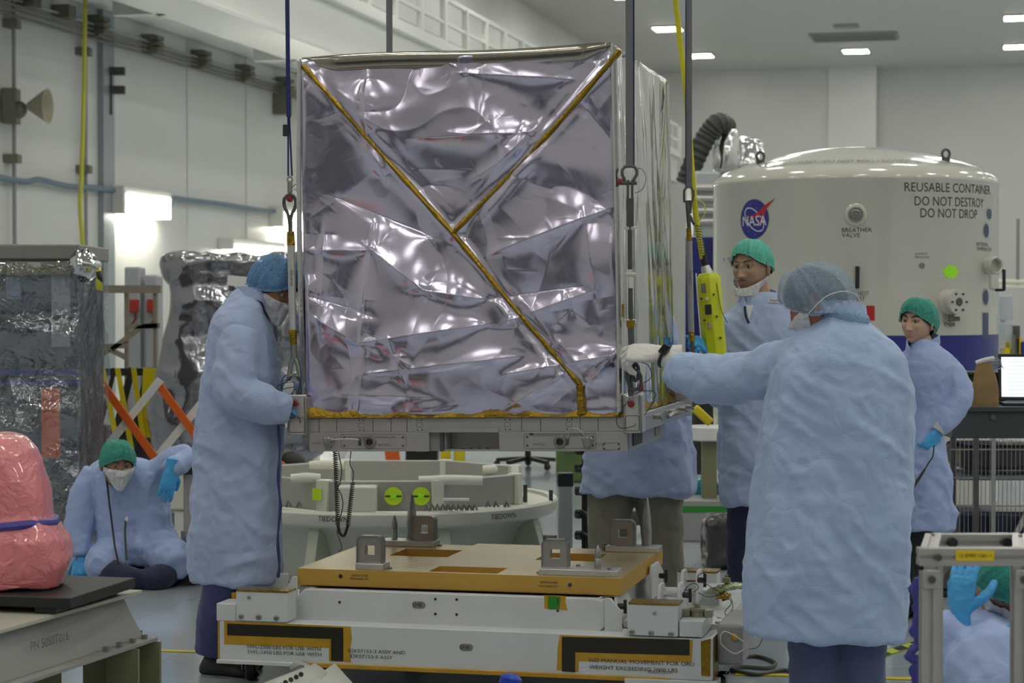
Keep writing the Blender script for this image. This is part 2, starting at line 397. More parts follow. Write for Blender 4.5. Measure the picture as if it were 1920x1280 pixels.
# ================================================================== FOIL WRAPPED LOAD
LO = Vector((-.866, 8.79, .970)); LW = 1.38; LD = 1.45; PT = .14   # pallet top
load = thing('foil_wrapped_payload', 'large box wrapped in silver foil with amber taped seams hanging from four straps', 'wrapped payload', LO, rot=(0, math.radians(-1.0), -TH))
def L(px, py, v=0.0):       # pixel -> local point of the load on the plane v
    q = inframe(LO, px, py, v); a = math.radians(1.0)
    return Vector((q.x*math.cos(a)+q.z*math.sin(a), v, -q.x*math.sin(a)+q.z*math.cos(a)))
FX0, FX1 = -.012, LW-.03; FZ0, FZ1 = PT, 1.675
rs = np.random.RandomState(11)
def vnoise(x, y, sc, seed):  # smooth value noise on arrays
    r = np.random.RandomState(seed); g = r.rand(64, 64)*2-1; ra = .5+seed*.83; x, y = x*math.cos(ra)-y*math.sin(ra)+9, x*math.sin(ra)+y*math.cos(ra)+9
    xs, ys = x*sc+100.3, y*sc+57.7; xi, yi = np.floor(xs).astype(int), np.floor(ys).astype(int); fx, fy = xs-xi, ys-yi
    fx = fx**3*(fx*(fx*6-15)+10); fy = fy**3*(fy*(fy*6-15)+10); G = lambda i, j: g[i % 64, j % 64]
    return (G(xi,yi)*(1-fx)+G(xi+1,yi)*fx)*(1-fy)+(G(xi,yi+1)*(1-fx)+G(xi+1,yi+1)*fx)*fy
def crease(x, y, a, b, amp, w, side=1.0):   # a fold from a to b: sharp crest with soft flanks, fading to its ends
    ax, ay = a; bx, by = b; dx, dy = bx-ax, by-ay; Ln = math.hypot(dx, dy)+1e-9; dx, dy = dx/Ln, dy/Ln
    t = (x-ax)*dx+(y-ay)*dy; d = -(x-ax)*dy+(y-ay)*dx; tt = np.clip(t/Ln, 0, 1)
    e = np.maximum(np.maximum(-t, t-Ln), 0)
    ww = w*(.35+1.3*np.sin(PI*tt)); ad = np.sqrt(d*d+9e-6)
    wl = np.where(d > 0, ww, ww*side)
    return amp*np.exp(-ad/wl)*np.exp(-(e/(w*.8))**2)*(.35+.65*np.sin(PI*np.clip(tt,.0,1)))
def foil_height(x, y, W, H, seed, n=70, amp=.008, vert=0.0):
    r = np.random.RandomState(seed); wx, wy = x+.10*vnoise(x, y, 2.7, seed+7), y+.10*vnoise(x, y, 2.7, seed+8); rd = lambda k, s_: 1-2*np.abs(vnoise(wx, wy, k, s_))
    h = .026*vnoise(x, y, 1.7, seed)+.014*rd(2.1, seed+1)-.0055*rd(3.7, seed+2)+.0018*rd(8.3, seed+3)*(.5+.5*vnoise(x, y, 1.5, seed+4))
    for _ in range(n):
        cx, cy = r.rand()*W, r.rand()*H; l = .06+.42*r.rand()**2
        th = r.rand()*PI
        if r.rand() < vert: th = PI/2+.22*r.randn()
        dx, dy = math.cos(th)*l/2, math.sin(th)*l/2
        h = h + crease(x, y, (cx-dx,cy-dy), (cx+dx,cy+dy), amp*(.3+r.rand())*(l/.25)**.5*(1 if r.rand() < .6 else -1), .012+.06*r.rand()*l/.3, .5+r.rand())
    for _ in range(n//10):     # star shaped pinches
        cx, cy = r.rand()*W, r.rand()*H; s = 1 if r.rand() < .5 else -1
        for k in range(5):
            th = r.rand()*2*PI; l = .04+.12*r.rand()
            h = h + crease(x, y, (cx,cy), (cx+math.cos(th)*l, cy+math.sin(th)*l), s*amp*.7, .010)
    return h
# silver foil material
def foil_mat(name, col, rough, bump, sc=9):
    m = pm(name, col, rough, 1.0); n, l, b = nodes(m)
    tc = n.new('ShaderNodeTexCoord')
    nz = n.new('ShaderNodeTexNoise'); nz.inputs['Scale'].default_value = sc*.8; nz.inputs['Detail'].default_value = 2; nz.inputs['Distortion'].default_value = 1.5
    l.new(tc.outputs['Object'], nz.inputs['Vector'])
    vo = n.new('ShaderNodeTexVoronoi'); vo.feature = 'DISTANCE_TO_EDGE'; vo.inputs['Scale'].default_value = sc*.9
    mx = n.new('ShaderNodeMix'); mx.data_type = 'VECTOR'; mx.inputs['Factor'].default_value = .25
    l.new(tc.outputs['Object'], mx.inputs[4]); l.new(nz.outputs['Color'], mx.inputs[5]); l.new(mx.outputs[1], vo.inputs['Vector'])
    mr = n.new('ShaderNodeMapRange'); mr.inputs['From Max'].default_value = .09; l.new(vo.outputs['Distance'], mr.inputs['Value'])
    ad = n.new('ShaderNodeMath'); ad.operation = 'MULTIPLY_ADD'; ad.inputs[1].default_value = .25; l.new(mr.outputs['Result'], ad.inputs[0]); l.new(nz.outputs['Fac'], ad.inputs[2])
    bp = n.new('ShaderNodeBump'); bp.inputs['Strength'].default_value = bump; bp.inputs['Distance'].default_value = .006
    l.new(ad.outputs[0], bp.inputs['Height']); l.new(bp.outputs['Normal'], b.inputs['Normal'])
    return m
M['foil'] = foil_mat('silver_foil', (.63,.58,.72), .20, .10, 5)
M['foil2'] = foil_mat('side_foil', (.60,.60,.61), .12, .15, 5)
def face_obj(name, org, eu, ev, nrm, W, H, nx, ny, hfun, mat, edge=.03, parent=None):
    xs = np.linspace(0, W, nx); ys = np.linspace(0, H, ny); X, Y = np.meshgrid(xs, ys)
    h = hfun(X, Y)
    e = np.minimum(np.minimum(X, W-X), np.minimum(Y, H-Y)); fade = np.clip(e/edge, 0, 1); fade = fade*(2-fade)
    h = h*fade
    org, eu, ev, nrm = [np.array(q, float) for q in (org, eu, ev, nrm)]
    V = org + X[...,None]*eu + Y[...,None]*ev + h[...,None]*nrm
    V = V.reshape(-1, 3); idx = np.arange(nx*ny).reshape(ny, nx)
    Fq = np.stack([idx[:-1,:-1], idx[:-1,1:], idx[1:,1:], idx[1:,:-1]], -1).reshape(-1, 4)
    me = bpy.data.meshes.new(name); me.vertices.add(len(V)); me.vertices.foreach_set('co', V.ravel())
    me.loops.add(Fq.size); me.loops.foreach_set('vertex_index', Fq.ravel()); me.polygons.add(len(Fq))
    me.polygons.foreach_set('loop_start', np.arange(0, Fq.size, 4)); me.polygons.foreach_set('loop_total', np.full(len(Fq), 4))
    me.update(calc_edges=True); me.validate(); me.materials.append(mat); me.polygons.foreach_set('use_smooth', [True]*len(me.polygons))
    o = bpy.data.objects.new(name, me); COL.objects.link(o); o.parent = parent; XF[o] = XF.get(parent, Matrix()); return o
FW, FH = FX1-FX0, FZ1-FZ0
def lf(px, py): q = L(px, py, 0); return (q.x-FX0, q.z-FZ0)
A0, A1, A2 = lf(570,124), lf(850,437), lf(1090,722); A3 = lf(1092,776); B0 = lf(1163,96)
def front_h(x, y):
    h = foil_height(x, y, FW, FH, 5, 38, .0085)
    r9 = np.random.RandomState(99)
    for _ in range(60):     # hair thin wrinkles
        cx, cy, l, th = r9.rand()*FW, r9.rand()*FH, .05+.25*r9.rand()**2, PI/2+.9*r9.randn(); dx, dy = math.cos(th)*l/2, math.sin(th)*l/2
        h = h + crease(x, y, (cx-dx,cy-dy), (cx+dx,cy+dy), .0016, .005)
    # large hand placed folds read from the photograph
    big = [((690,150),(690,250),.02,.05),((690,250),(720,330),.02,.04),((640,375),(800,440),-.02,.05),((590,470),(690,470),.015,.03),
           ((596,560),(690,590),-.02,.04),((700,470),(800,545),.022,.05),((800,545),(900,560),.02,.04),((700,640),(900,610),.025,.05),
           ((700,700),(960,670),.02,.04),((960,700),(1180,660),.02,.04),((900,330),(1000,270),.015,.05),((800,260),(980,250),.018,.06),
           ((980,250),(960,330),.014,.05),((880,140),(1060,150),.012,.04),((940,470),(1120,400),.02,.06),((960,600),(1100,550),.022,.05),
           ((1100,420),(1120,560),.022,.06),((930,560),(1070,540),-.018,.05),((600,600),(700,660),.02,.05),((640,740),(800,745),.012,.03),
           ((960,760),(1060,700),.018,.03),((1100,720),(1160,660),.02,.03),((700,420),(680,640),.012,.02),((608,420),(606,640),.012,.02)]
    for a, b, am, w in big: h = h + crease(x, y, lf(*a), lf(*b), am*1.35, w*1.1, .5)
    h = h + .012*np.exp(-((y-.03)/.05)**2)*vnoise(x, y, 9, 77)
    # the covers are pulled towards the taped seams
    for a, b in ((A0,A1),(A1,A2),(B0,A1)):
        dx, dy = b[0]-a[0], b[1]-a[1]; Ln = math.hypot(dx,dy); dx/=Ln; dy/=Ln
        t = (x-a[0])*dx+(y-a[1])*dy; d = np.abs(-(x-a[0])*dy+(y-a[1])*dx); ins = 1/(1+np.exp(-(np.minimum(t, Ln-t)+.01)/.02))
        h = h*(1-.75*ins*np.exp(-(d/.03)**2)) + ins*(.012*np.exp(-(d/.022)**2) + .006*np.exp(-((d-.04)/.02)**2)*vnoise(t, d*0, 6, 9))
    return h
cover = face_obj('foil_cover', (FX0,0,FZ0), (1,0,0), (0,0,1), (0,-1,0), FW, FH, 460, 500, front_h, M['foil'], .03, load)
side = face_obj('foil_side', (FX1,0,FZ0), (0,1,0), (0,0,1), (1,0,0), LD, FH-.0, 200, 330, lambda x, y: .5*foil_height(x*1.3, y*.35, LD*1.3, FH*.35, 21, 90, .012, .9)+.012*vnoise(x*3.2,y*.4,3.5,8)+.010*(1-2*np.abs(vnoise(x*2+.25*y,y*.3,3.1,18))), M['foil2'], .03, load)
lside = face_obj('foil_side', (FX0,LD,FZ0), (0,-1,0), (0,0,1), (-1,0,0), LD, FH, 100, 120, lambda x, y: foil_height(x, y, LD, FH, 22, 50, .012, .7), M['foil2'], .03, load)
rear = face_obj('foil_back', (FX1,LD,FZ0), (-1,0,0), (0,0,1), (0,1,0), FW, FH, 80, 100, lambda x, y: foil_height(x, y, FW, FH, 23, 40, .012, .3), M['foil2'], .03, load)
topf = face_obj('foil_top', (FX0,0,FZ1), (1,0,0), (0,1,0), (0,0,1), FW, LD, 100, 100, lambda x, y: foil_height(x, y, FW, LD, 24, 40, .010, .2)*.4-.03*np.sin(PI*np.clip(x/FW,0,1))*np.sin(PI*np.clip(y/LD,0,1)), M['foil2'], .05, load)
# folded hem rolls along the edges
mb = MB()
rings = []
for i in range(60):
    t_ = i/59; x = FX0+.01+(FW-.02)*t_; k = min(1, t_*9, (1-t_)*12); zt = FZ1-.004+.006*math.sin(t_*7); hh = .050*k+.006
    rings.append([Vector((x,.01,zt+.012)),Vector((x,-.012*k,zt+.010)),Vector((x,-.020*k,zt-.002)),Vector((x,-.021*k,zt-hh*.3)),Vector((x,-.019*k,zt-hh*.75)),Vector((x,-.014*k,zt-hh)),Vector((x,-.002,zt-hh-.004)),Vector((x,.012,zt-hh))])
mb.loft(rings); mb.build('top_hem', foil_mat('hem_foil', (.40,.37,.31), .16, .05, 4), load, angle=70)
mb = MB(); mb.tube(spline([(FX0,.0,FZ0+.02),(FX0-.012,-.004,.5),(FX0-.014,-.003,1.1),(FX0,-.002,FZ1-.01)],10), .012, 8); mb.build('corner_fold', M['foil2'], load)
mb = MB(); mb.tube(spline([(FX1,.0,FZ0+.02),(FX1+.006,-.006,.5),(FX1+.004,-.008,1.1),(FX1,-.002,FZ1-.01)],10), .015, 8); mb.build('corner_fold', M['foil2'], load)
# amber taped seams (raised, crinkled)
def seam(name, pts, w, mat, d0=.014, parent=load, hf=None):
    pts = spline([Vector((p[0]+FX0, 0, p[1]+FZ0)) for p in pts], 40); rings = []; n = len(pts); rr = random.Random(3)
    for i, p in enumerate(pts):
        d = (pts[min(i+1,n-1)]-pts[max(i-1,0)]).normalized(); a = Vector((0,-1,0)).cross(d).normalized()
        ww = w*(1+.12*math.sin(i*.37)+.15*rr.random()); out = []
        for k in range(13):
            s = -1+2*k/12; hgt = d0+.010*(1-s*s)+.0035*rr.random()*(1-abs(s))
            out.append(p+a*s*ww/2+Vector((0,-hgt,0)))
        for k in (12,6,0): out.append(p+a*(-1+2*k/12)*ww/2*.95+Vector((0,-d0+.016,0)))
        rings.append(out)
    mb = MB(); mb.loft(rings); return mb.build(name, mat, parent, angle=50)
seam('seam_tape', [A0, ((A0[0]+A1[0])/2-.005,(A0[1]+A1[1])/2+.004), A1, ((A1[0]+A2[0])/2-.004,(A1[1]+A2[1])/2), A2], .022, M['kapton'])
seam('seam_tape', [B0, ((A1[0]+B0[0])/2+.012,(A1[1]+B0[1])/2-.012), A1], .022, M['kapton'])
seam('seam_tape', [A2, A3], .032, M['kapton'], .02)
mb = MB(); rr = random.Random(5); rings = []
for i in range(90):
    x = FX0+FW*i/89; hh = .016+.008*math.sin(i*.5)+.006*rr.random()+(.02 if i < 16 else 0)
    rings.append([Vector((x,-.006,PT)),Vector((x,-.018-.003*rr.random(),PT+.004)),Vector((x,-.016-.004*rr.random(),PT+hh*.6)),Vector((x,-.004,PT+hh+.004)),Vector((x,.01,PT+hh))])
mb.loft(rings); mb.build('base_tape', M['kapton'], load)
mb = MB(); rings = []
for i in range(60):
    y = LD*i/59; hh = .03+.012*math.sin(i*.6)+.01*rr.random()+(.02 if i > 35 else 0); x = FX1
    rings.append([Vector((x+.006,y,PT)),Vector((x+.026+.006*rr.random(),y,PT+.004)),Vector((x+.02+.006*rr.random(),y,PT+hh*.6)),Vector((x+.004,y,PT+hh+.004)),Vector((x-.01,y,PT+hh))])
mb.loft(rings); mb.build('base_tape', M['kapton'], load)
# inner box under the foil, so nothing shows through
MB().bb((FX0+.05,.05,PT),(FX1-.05,LD-.05,FZ1-.06)).build('inner_frame', M['alu'], load)
# ---- flight pallet under the foil
Zm = .082                        # split between upper flange and lower bar
pal = MB(); g0, g1 = L(805,805).x, L(936,805).x
pal.bb((0,0,Zm),(LW,.06,PT)).bb((0,LD-.06,Zm),(LW,LD,PT)).bb((0,.06,Zm),(.06,LD-.06,PT)).bb((LW-.06,.06,Zm),(LW,LD-.06,PT)).bb((.06,.06,PT-.02),(LW-.06,LD-.06,PT))
pallet = pal.build('pallet_flange', M['palletalu'], load, bevel=.0015)
low = MB()
gl, gr = L(805,830).x, L(936,830).x
low.bb((0,-.004,0),(gl,.30,Zm)).bb((gr,-.004,0),(LW,.30,Zm)).bb((gl,.10,.006),(gr,.30,Zm)).bb((0,.30,0),(.25,.85,Zm)).bb((LW-.25,.30,0),(LW,.85,Zm))
low.bb((gl+.03,.012,0),(gr,.10,.008))
pl = low.build('pallet_beam', M['palletalu'], load, bevel=.002)
mb = MB(); mb.bb((gl,.02,.0),(gl+.07,.10,Zm+.01)); mb.build('notch_bracket', M['mgrey'], load, bevel=.001)
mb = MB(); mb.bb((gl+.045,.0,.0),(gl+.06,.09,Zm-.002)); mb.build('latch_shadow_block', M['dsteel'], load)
mb = MB(); mb.bb((gl-.001,-.007,Zm-.002),(gr+.001,.03,Zm+.018)); mb.build('notch_lintel', M['palletalu'], load)
for k in range(4): MB().cyl((gl+.14+.035*k,.03,.008),(gl+.14+.035*k,.03,.014),.006).build('rivet', M['dsteel'], load)
mb = MB()
for px in (598,631,699,733,763): x = L(px,800).x; mb.bb((x-.001,-.0012,Zm+.002),(x+.001,0,PT-.003))
for px in (978,1014,1088,1122): x = L(px,800).x; mb.bb((x-.001,-.0012,Zm+.002),(x+.001,0,PT-.003))
mb.build('panel_joints', M['ink'], load)
def outline(mb, x0, x1, z0, z1, r, y, w=.0016, segs=4, open_right=False):
    pts = []
    for cx, cz, a in ((x1-r,z1-r,0),(x0+r,z1-r,PI/2),(x0+r,z0+r,PI),(x1-r,z0+r,1.5*PI)):
        for k in range(segs+1): pts.append(Vector((cx+r*math.cos(a+PI/2*k/segs), y, cz+r*math.sin(a+PI/2*k/segs))))
    mb.tube(pts, w/2, 4, closed=True)
mb = MB()
for px in (677,786,951,1067): x = L(px,799).x; outline(mb, x-.012, x+.014, Zm+.020, PT-.018, .006, -.0005)
mb.build('slot_outline', M['grayink'], load)
mb = MB()
for px in (677,786,951,1067):
    x = L(px,799).x
    for dx in (-.008,.012):
        for z in (Zm+.009, PT-.008): mb.cyl((x+dx,.0,z),(x+dx,-.0015,z),.0028,seg=8)
mb.build('screw_holes', M['ink'], load)
def pin_unit(x0, x1, knob, ring, hole_first, label):
    mb = MB(); outline(mb, x0, x1, .012, .073, .010, -.0045); mb.build('plate_outline', M['grayink'], load)
    mb = MB()
    for x in (x0+.014, x1-.014):
        for z in (.024,.06): mb.cyl((x,-.003,z),(x,-.007,z),.0048,seg=10)
    mb.build('plate_screws', M['dsteel'], load)
    mb = MB(); mb.lathe([(.013,0),(.0275,0),(.0275,-.006),(.024,-.010),(.016,-.010),(.014,-.004)],(ring,-.004,.040),(0,1,0),24,cap=False); r = mb.build('pin_socket', M['steel'], load)
    MB().box((ring,-.0055,.040),(.026,.004,.020)).build('socket_hole', M['black'], r)
    k = thing_part = MB().lathe([(.022,0),(.022,-.004),(.014,-.008),(.012,-.022),(.018,-.026),(.018,-.030),(.004,-.032)],(knob,-.004,.040),(0,1,0),18).build('locking_pin', M['steel'], load)
    mb = MB()
    for a in (0.5,2.6,4.4): mb.ball((knob+.016*math.cos(a),-.012,.040+.020*math.sin(a)),(.013,.006,.012),10,6)
    mb.build('pin_wing', M['steel'], k)
    xc = (ring-.045) if knob < ring else (ring+.030)
    MB().bb((xc-.006,-.012,.026),(xc+.006,-.004,.056)).build('clip', M['dsteel'], load, bevel=.003)
    up = .045 if knob > ring else .006
    pts = spline([(knob,-.026,.045),(knob+(xc-knob)*.25,-.035,.048+up*.8),(knob+(xc-knob)*.7,-.03,.050+up),(xc,-.012,.050)],8)
    MB().tube(pts,.0022,6).build('pin_lanyard', M['alu'], load)
pin_unit(L(640,830).x, L(762,830).x, L(617,830).x, L(694,832).x, True, '')
pin_unit(L(983,830).x, L(1118,830).x, L(1103,830).x, L(1051,832).x, False, '')
mb = MB(); x0, x1 = L(1131,830).x, L(1163,830).x; outline(mb, x0, x1, .006, .034, .005, -.0045); mb.build('plate_outline', M['grayink'], load)
mb = MB()
for x in (x0+.006,x1-.006):
    for z in (.010,.030): mb.cyl((x,-.003,z),(x,-.007,z),.004,seg=8)
mb.build('plate_screws', M['dsteel'], load)
for s, px, py, sz in (('CONTINGENCY LOCKING PIN',696,820,.0145),('CONTINGENCY LOCKING PIN',1049,816,.0145),('INSTALL',722,834,.014),('INSTALL',1012,833,.014),('STOW',594,831,.012),('STOW',1125,833,.014)):
    q = L(px,py); lettering('stencil_text', s, sz, (q.x,-.0045,q.z), (1,0,0), (0,0,1), M['grayink'], load, sx=1.1)
q = L(997,814); MB().bb((q.x-.008,-.005,q.z-.004),(q.x+.008,-.003,q.z+.004)).build('index_mark', M['ink'], load)
# side rail on the right with fittings
RX = LW+.055
mb = MB(); mb.bb((RX-.02,.02,Zm-.005),(RX,LD-.05,PT+.012)); mb.build('side_rail', pm('side_rail_alu',(.42,.44,.46),.35,.7), load, bevel=.002)
mb = MB(); mb.bb((LW,.05,Zm+.0),(RX-.02,LD-.1,PT-.01)); mb.build('rail_spacer', M['mgrey'], load)
mb = MB(); mb.bb((LW,.02,0),(LW+.004,.95,Zm)); mb.build('beam_cheek', pm('cheek_grey',(.30,.32,.35),.4,.5), load)
MB().bb((LW+.003,.10,.015),(LW+.008,.32,.068)).build('cheek_pocket', M['ink'], load)
MB().bb((LW+.003,.66,.02),(LW+.009,.78,.066)).build('cheek_window', M['olive'], load, bevel=.002)
for y in (.35,.75,1.05,1.25): MB().cyl((RX,y,PT-.015),(RX+.03,y,PT-.015),.012).cyl((RX+.025,y-.02,PT-.01),(RX+.03,y+.03,PT-.03),.006).build('rail_fitting', M['steel'], load)
mb = MB(); mb.tube(spline([(RX+.02,.6,PT-.03),(RX+.03,.7,PT-.02),(RX+.03,.85,PT-.025),(RX+.02,.95,PT-.03)],4),.010,6)
mb.build('rail_lever', M['steel'], load)
mb = MB(); mb.bb((-.055,.02,Zm-.005),(-.035,LD-.05,PT+.012)); mb.bb((-.035,.05,Zm),(0,LD-.1,PT-.01)); mb.build('side_rail', M['mgrey'], load, bevel=.002)
# corner lugs
def corner(x0, x1, y0, y1, z0, z1, front=True):
    mb = MB(); mb.bb((x0,y0,z0),(x1,y0+.022,z1)); mb.bb((x0,y0,z0),(x0+.016,y1,z0+.16)); mb.bb((x1-.016,y0,z0),(x1,y1,z0+.16)); o = mb.build('corner_lug', M['alu'], load, bevel=.004)
    mb = MB(); outline(mb, x0+.009, x1-.009, z0+.010, z0+.072, .010, y0-.001, .003); mb.build('lug_recess_outline', M['grayink'], o)
    MB().lathe([(.004,0),(.012,0),(.015,-.006),(.013,-.016),(.005,-.018)],(x0+(x1-x0)*.45,y0,z1-.035),(0,1,0),14).build('red_bolt_head', M['red'], o)
    return o
cl = L(556,775); corner(L(538,775,-.03).x, L(575,775,-.03).x, -.035, .06, Zm-.008, Zm-.008+.170)
corner(L(1169,775,-.03).x, L(1203,775,-.03).x, -.035, .06, L(1185,812,-.03).z, L(1185,741,-.03).z)
corner(-.06, .02, LD-.06, LD+.0, Zm-.008, Zm+.15)
corner(LW-.02, LW+.06, LD-.10, LD-.02, Zm-.008, Zm+.19)
mb = MB(); mb.bb((LW+.02,LD-.16,PT+.04),(LW+.045,LD-.02,PT+.17)); mb.lathe([(.012,0),(.04,0),(.04,-.02),(.012,-.02)],(LW+.05,LD-.1,PT+.14),(-1,0,0),16,cap=False); mb.build('rear_lug_plate', M['steel'], load)
# dangling coiled tether
def coil(p0, p1, r, turns, wr, name, parent, mat, sag=0, world=False):
    pts = []; n = turns*10
    for i in range(n+1):
        t = i/n; c = Vector(p0).lerp(Vector(p1), t)+Vector((math.sin(t*PI)*sag,0,0)); a = t*turns*2*PI
        pts.append(c+Vector((r*math.cos(a), r*math.sin(a), 0)))
    return MB().tube(pts, wr, 5).build(name, mat, parent, world=world)
# ---- wires at lugs
def loopwire(pts, r=.0018, parent=load, name='safety_wire', mat=None): return MB().tube(spline(pts,8), r, 5).build(name, mat or M['wire'], parent)
x = L(556,775).x
loopwire([(x+.02,-.06,.30),(x-.05,-.07,.29),(x-.075,-.08,.24),(x-.05,-.08,.18),(x+.0,-.06,.16),(x+.025,-.05,.15),(x+.03,-.04,.125)])
loopwire([(x+.015,-.06,.28),(x-.04,-.09,.265),(x-.06,-.09,.22),(x-.03,-.07,.16),(x+.01,-.05,.15)])
loopwire([(x-.01,-.05,.17),(x+.01,-.06,.155),(x-.0,-.06,.145),(x-.02,-.06,.155)])
loopwire([(x-.07,-.07,.19),(x-.06,-.07,.14),(x-.04,-.05,.11)])
x = L(1186,775).x
loopwire([(x+.0,-.05,.22),(x-.02,-.07,.19),(x-.055,-.06,.14),(x-.045,-.05,.10),(x+.01,-.05,.105),(x+.02,-.045,.115)])
loopwire([(x+.02,-.05,.24),(x+.06,-.05,.25),(x+.10,-.02,.24),(x+.08,.0,.19),(x+.05,.0,.15)])
loopwire([(x+.05,-.02,.28),(x+.09,-.04,.31),(x+.07,-.05,.36),(x+.0,-.05,.37)])
loopwire([(LW+.09,LD-.1,.33),(LW+.15,LD-.12,.28),(LW+.16,LD-.12,.2),(LW+.10,LD-.1,.15)])
# tether coils below the pallet
tq = thing('coiled_tether', 'two thin coiled black tethers hanging in a loop below the pallet', 'tether', XF[load] @ L(630,848,.25))
a = P(628,846,8.95); b = P(633,985,8.95); coil(a, b, .009, 34, .0022, 'coil', tq, M['black'], world=True)
a2 = P(661,905,8.95); b2 = P(652,985,8.95); coil(a2, b2, .009, 20, .0022, 'coil', tq, M['black'], world=True)
MB().tube(spline([P(658,846,8.95),P(656,870,8.95),P(662,885,8.95),a2],6), .0022, 5).build('lead', M['black'], tq, world=True)
MB().tube(spline([b,P(637,1000,8.95),P(645,1004,8.95),b2],6), .007, 6).build('loop', M['black'], tq, world=True)
MB().tube(spline([P(634,848,8.95),P(640,880,8.95),P(637,905,8.95),P(633,915,8.95),P(640,930,8.95),P(642,950,8.95),P(634,985,8.95),P(632,1000,8.95),P(637,1015,8.95),P(640,1028,8.95),P(634,1035,8.95)],6), .0025, 5).build('lead', M['dsteel'], tq, world=True)
# ================================================================== SLINGS
def ring_pts(c, rx, rz, a0=0, a1=2*PI, n=20, ax=Vector((1,0,0)), az=Vector((0,0,1))): return [Vector(c)+ax*rx*math.cos(a0+(a1-a0)*i/n)+az*rz*math.sin(a0+(a1-a0)*i/n) for i in range(n+1)]
TOPZ = 4.2
def webbing(mb, a, b, w, th=.008, ang=0.0):
    up = Vector((math.sin(ang), math.cos(ang), 0)); mb.bar(a, b, w, th, up=up)
# front left: narrow blue strap, shackle, link rod with amber collars, lower fork and shackle
Y1 = 8.80
s1 = thing('lifting_sling', 'narrow blue front left strap with tag, shackle and steel link rod beside the tall man', 'lifting sling', P(555,740,Y1), 0, 'slings holding the foil wrapped load')
mb = MB(); a = P(540,150,Y1); a_top = Vector((a.x-.01, a.y, TOPZ)); mb.bar(a_top, P(541,145,Y1), .017, .016); mb.bar(P(541,145,Y1), P(542,220,Y1), .019, .018); mb.build('strap', M['bluestrap'], s1, world=True)
mb = MB(); mb.tube([P(541,215,Y1),P(541,330,Y1)], .004, 6); mb.tube([P(543,215,Y1),P(548,330,Y1)], .004, 6); mb.build('thin_loop', M['bluestrap'], s1, world=True)
MB().bb(P(531,234,Y1)+Vector((0,-.006,0)), P(541,256,Y1)+Vector((0,.006,0))).build('black_tag', M['black'], s1, world=True, bevel=.003)
ex = Vector((1,0,0)); ez = Vector((0,0,1))
def stretch(pts, x): return pts
mb = MB(); mb.tube(ring_pts(P(544,337,Y1), .010, .012), .0035, 6); mb.tube([P(544,340,Y1),P(544,362,Y1)], .011, 8); mb.build('link', M['steel'], s1, world=True)
mb = MB(); c = P(544,378,Y1); mb.tube([c+Vector((x,0,z)) for x, z in ((-.004,-.075),(-.008,-.055),(-.020,-.030),(-.026,-.008),(-.024,.012),(-.012,.026),(0,.030),(.012,.026),(.024,.012),(.026,-.008),(.020,-.030),(.008,-.055),(.004,-.075))], .0075, 8); mb.tube([c+Vector((0,0,-.07)), P(545,434,Y1)], [.011,.009], 8); mb.build('eye_fitting', M['dsteel'], s1, world=True)
MB().lathe([(.002,-.02),(.014,-.018),(.014,.012),(.002,.014)], P(544,373,Y1), (0,-1,0), 12).build('red_pin', M['red'], s1, world=True)
MB().cyl(P(545,434,Y1), P(546,460,Y1), .016, .018, 12).build('amber_collar', M['kapton'], s1, world=True)
mb = MB(); mb.cyl(P(546,456,Y1), P(549,622,Y1), .0165, None, 14); mb.build('link_rod', M['alu'], s1, world=True)
q0 = P(547,508,Y1); lettering('rod_marking', 'S/N 00125', .016, q0+Vector((.001,-.0175,-.03)), (0,0,-1), (1,0,0), M['ink'], s1, world=True)
MB().cyl(P(549,618,Y1), P(550,645,Y1), .018, .015, 12).build('amber_collar', M['kapton'], s1, world=True)
mb = MB(); mb.cyl(P(550,640,Y1), P(551,672,Y1), .012, .013, 10)
mb.tube(spline([P(551,668,Y1),P(545,684,Y1),P(541,706,Y1)],5), [.010]*11, 8); mb.tube(spline([P(551,668,Y1),P(558,684,Y1),P(561,706,Y1)],5), [.010]*11, 8); mb.cyl(P(538,704,Y1), P(564,704,Y1), .009); mb.build('fork', M['steel'], s1, world=True)
mb = MB(); c = P(551,722,Y1); mb.tube([c+Vector((x,0,z)) for x, z in ((-.018,-.055),(-.024,-.03),(-.028,.0),(-.024,.025),(-.010,.042),(.008,.044),(.024,.032),(.032,.005),(.028,-.025),(.020,-.055))], .009, 8); mb.cyl(c+Vector((-.03,0,-.05)), c+Vector((.032,0,-.05)), .010); mb.build('shackle', M['dsteel'], s1, world=True)
MB().ball(P(541,728,Y1)+Vector((0,-.02,0)), (.022,.004,.034), 14, 8, rot=Matrix.Rotation(.35,3,'Y')).build('round_tag', pm('frosted_tag',(.55,.56,.52),.4), s1, world=True)
MB().tube(spline([P(545,697,Y1),P(531,708,Y1),P(527,722,Y1),P(531,738,Y1),P(541,742,Y1)],6), .002, 5).build('safety_wire', M['wire'], s1, world=True)
MB().tube(spline([P(549,352,Y1),P(554,346,Y1),P(561,350,Y1),P(559,356,Y1),P(551,355,Y1)],6), .0015, 5).build('safety_wire', M['wire'], s1, world=True)
MB().cyl(P(551,733,Y1), P(552,748,Y1)+Vector((0,0,0)), .014).build('lower_stud', M['steel'], s1, world=True)
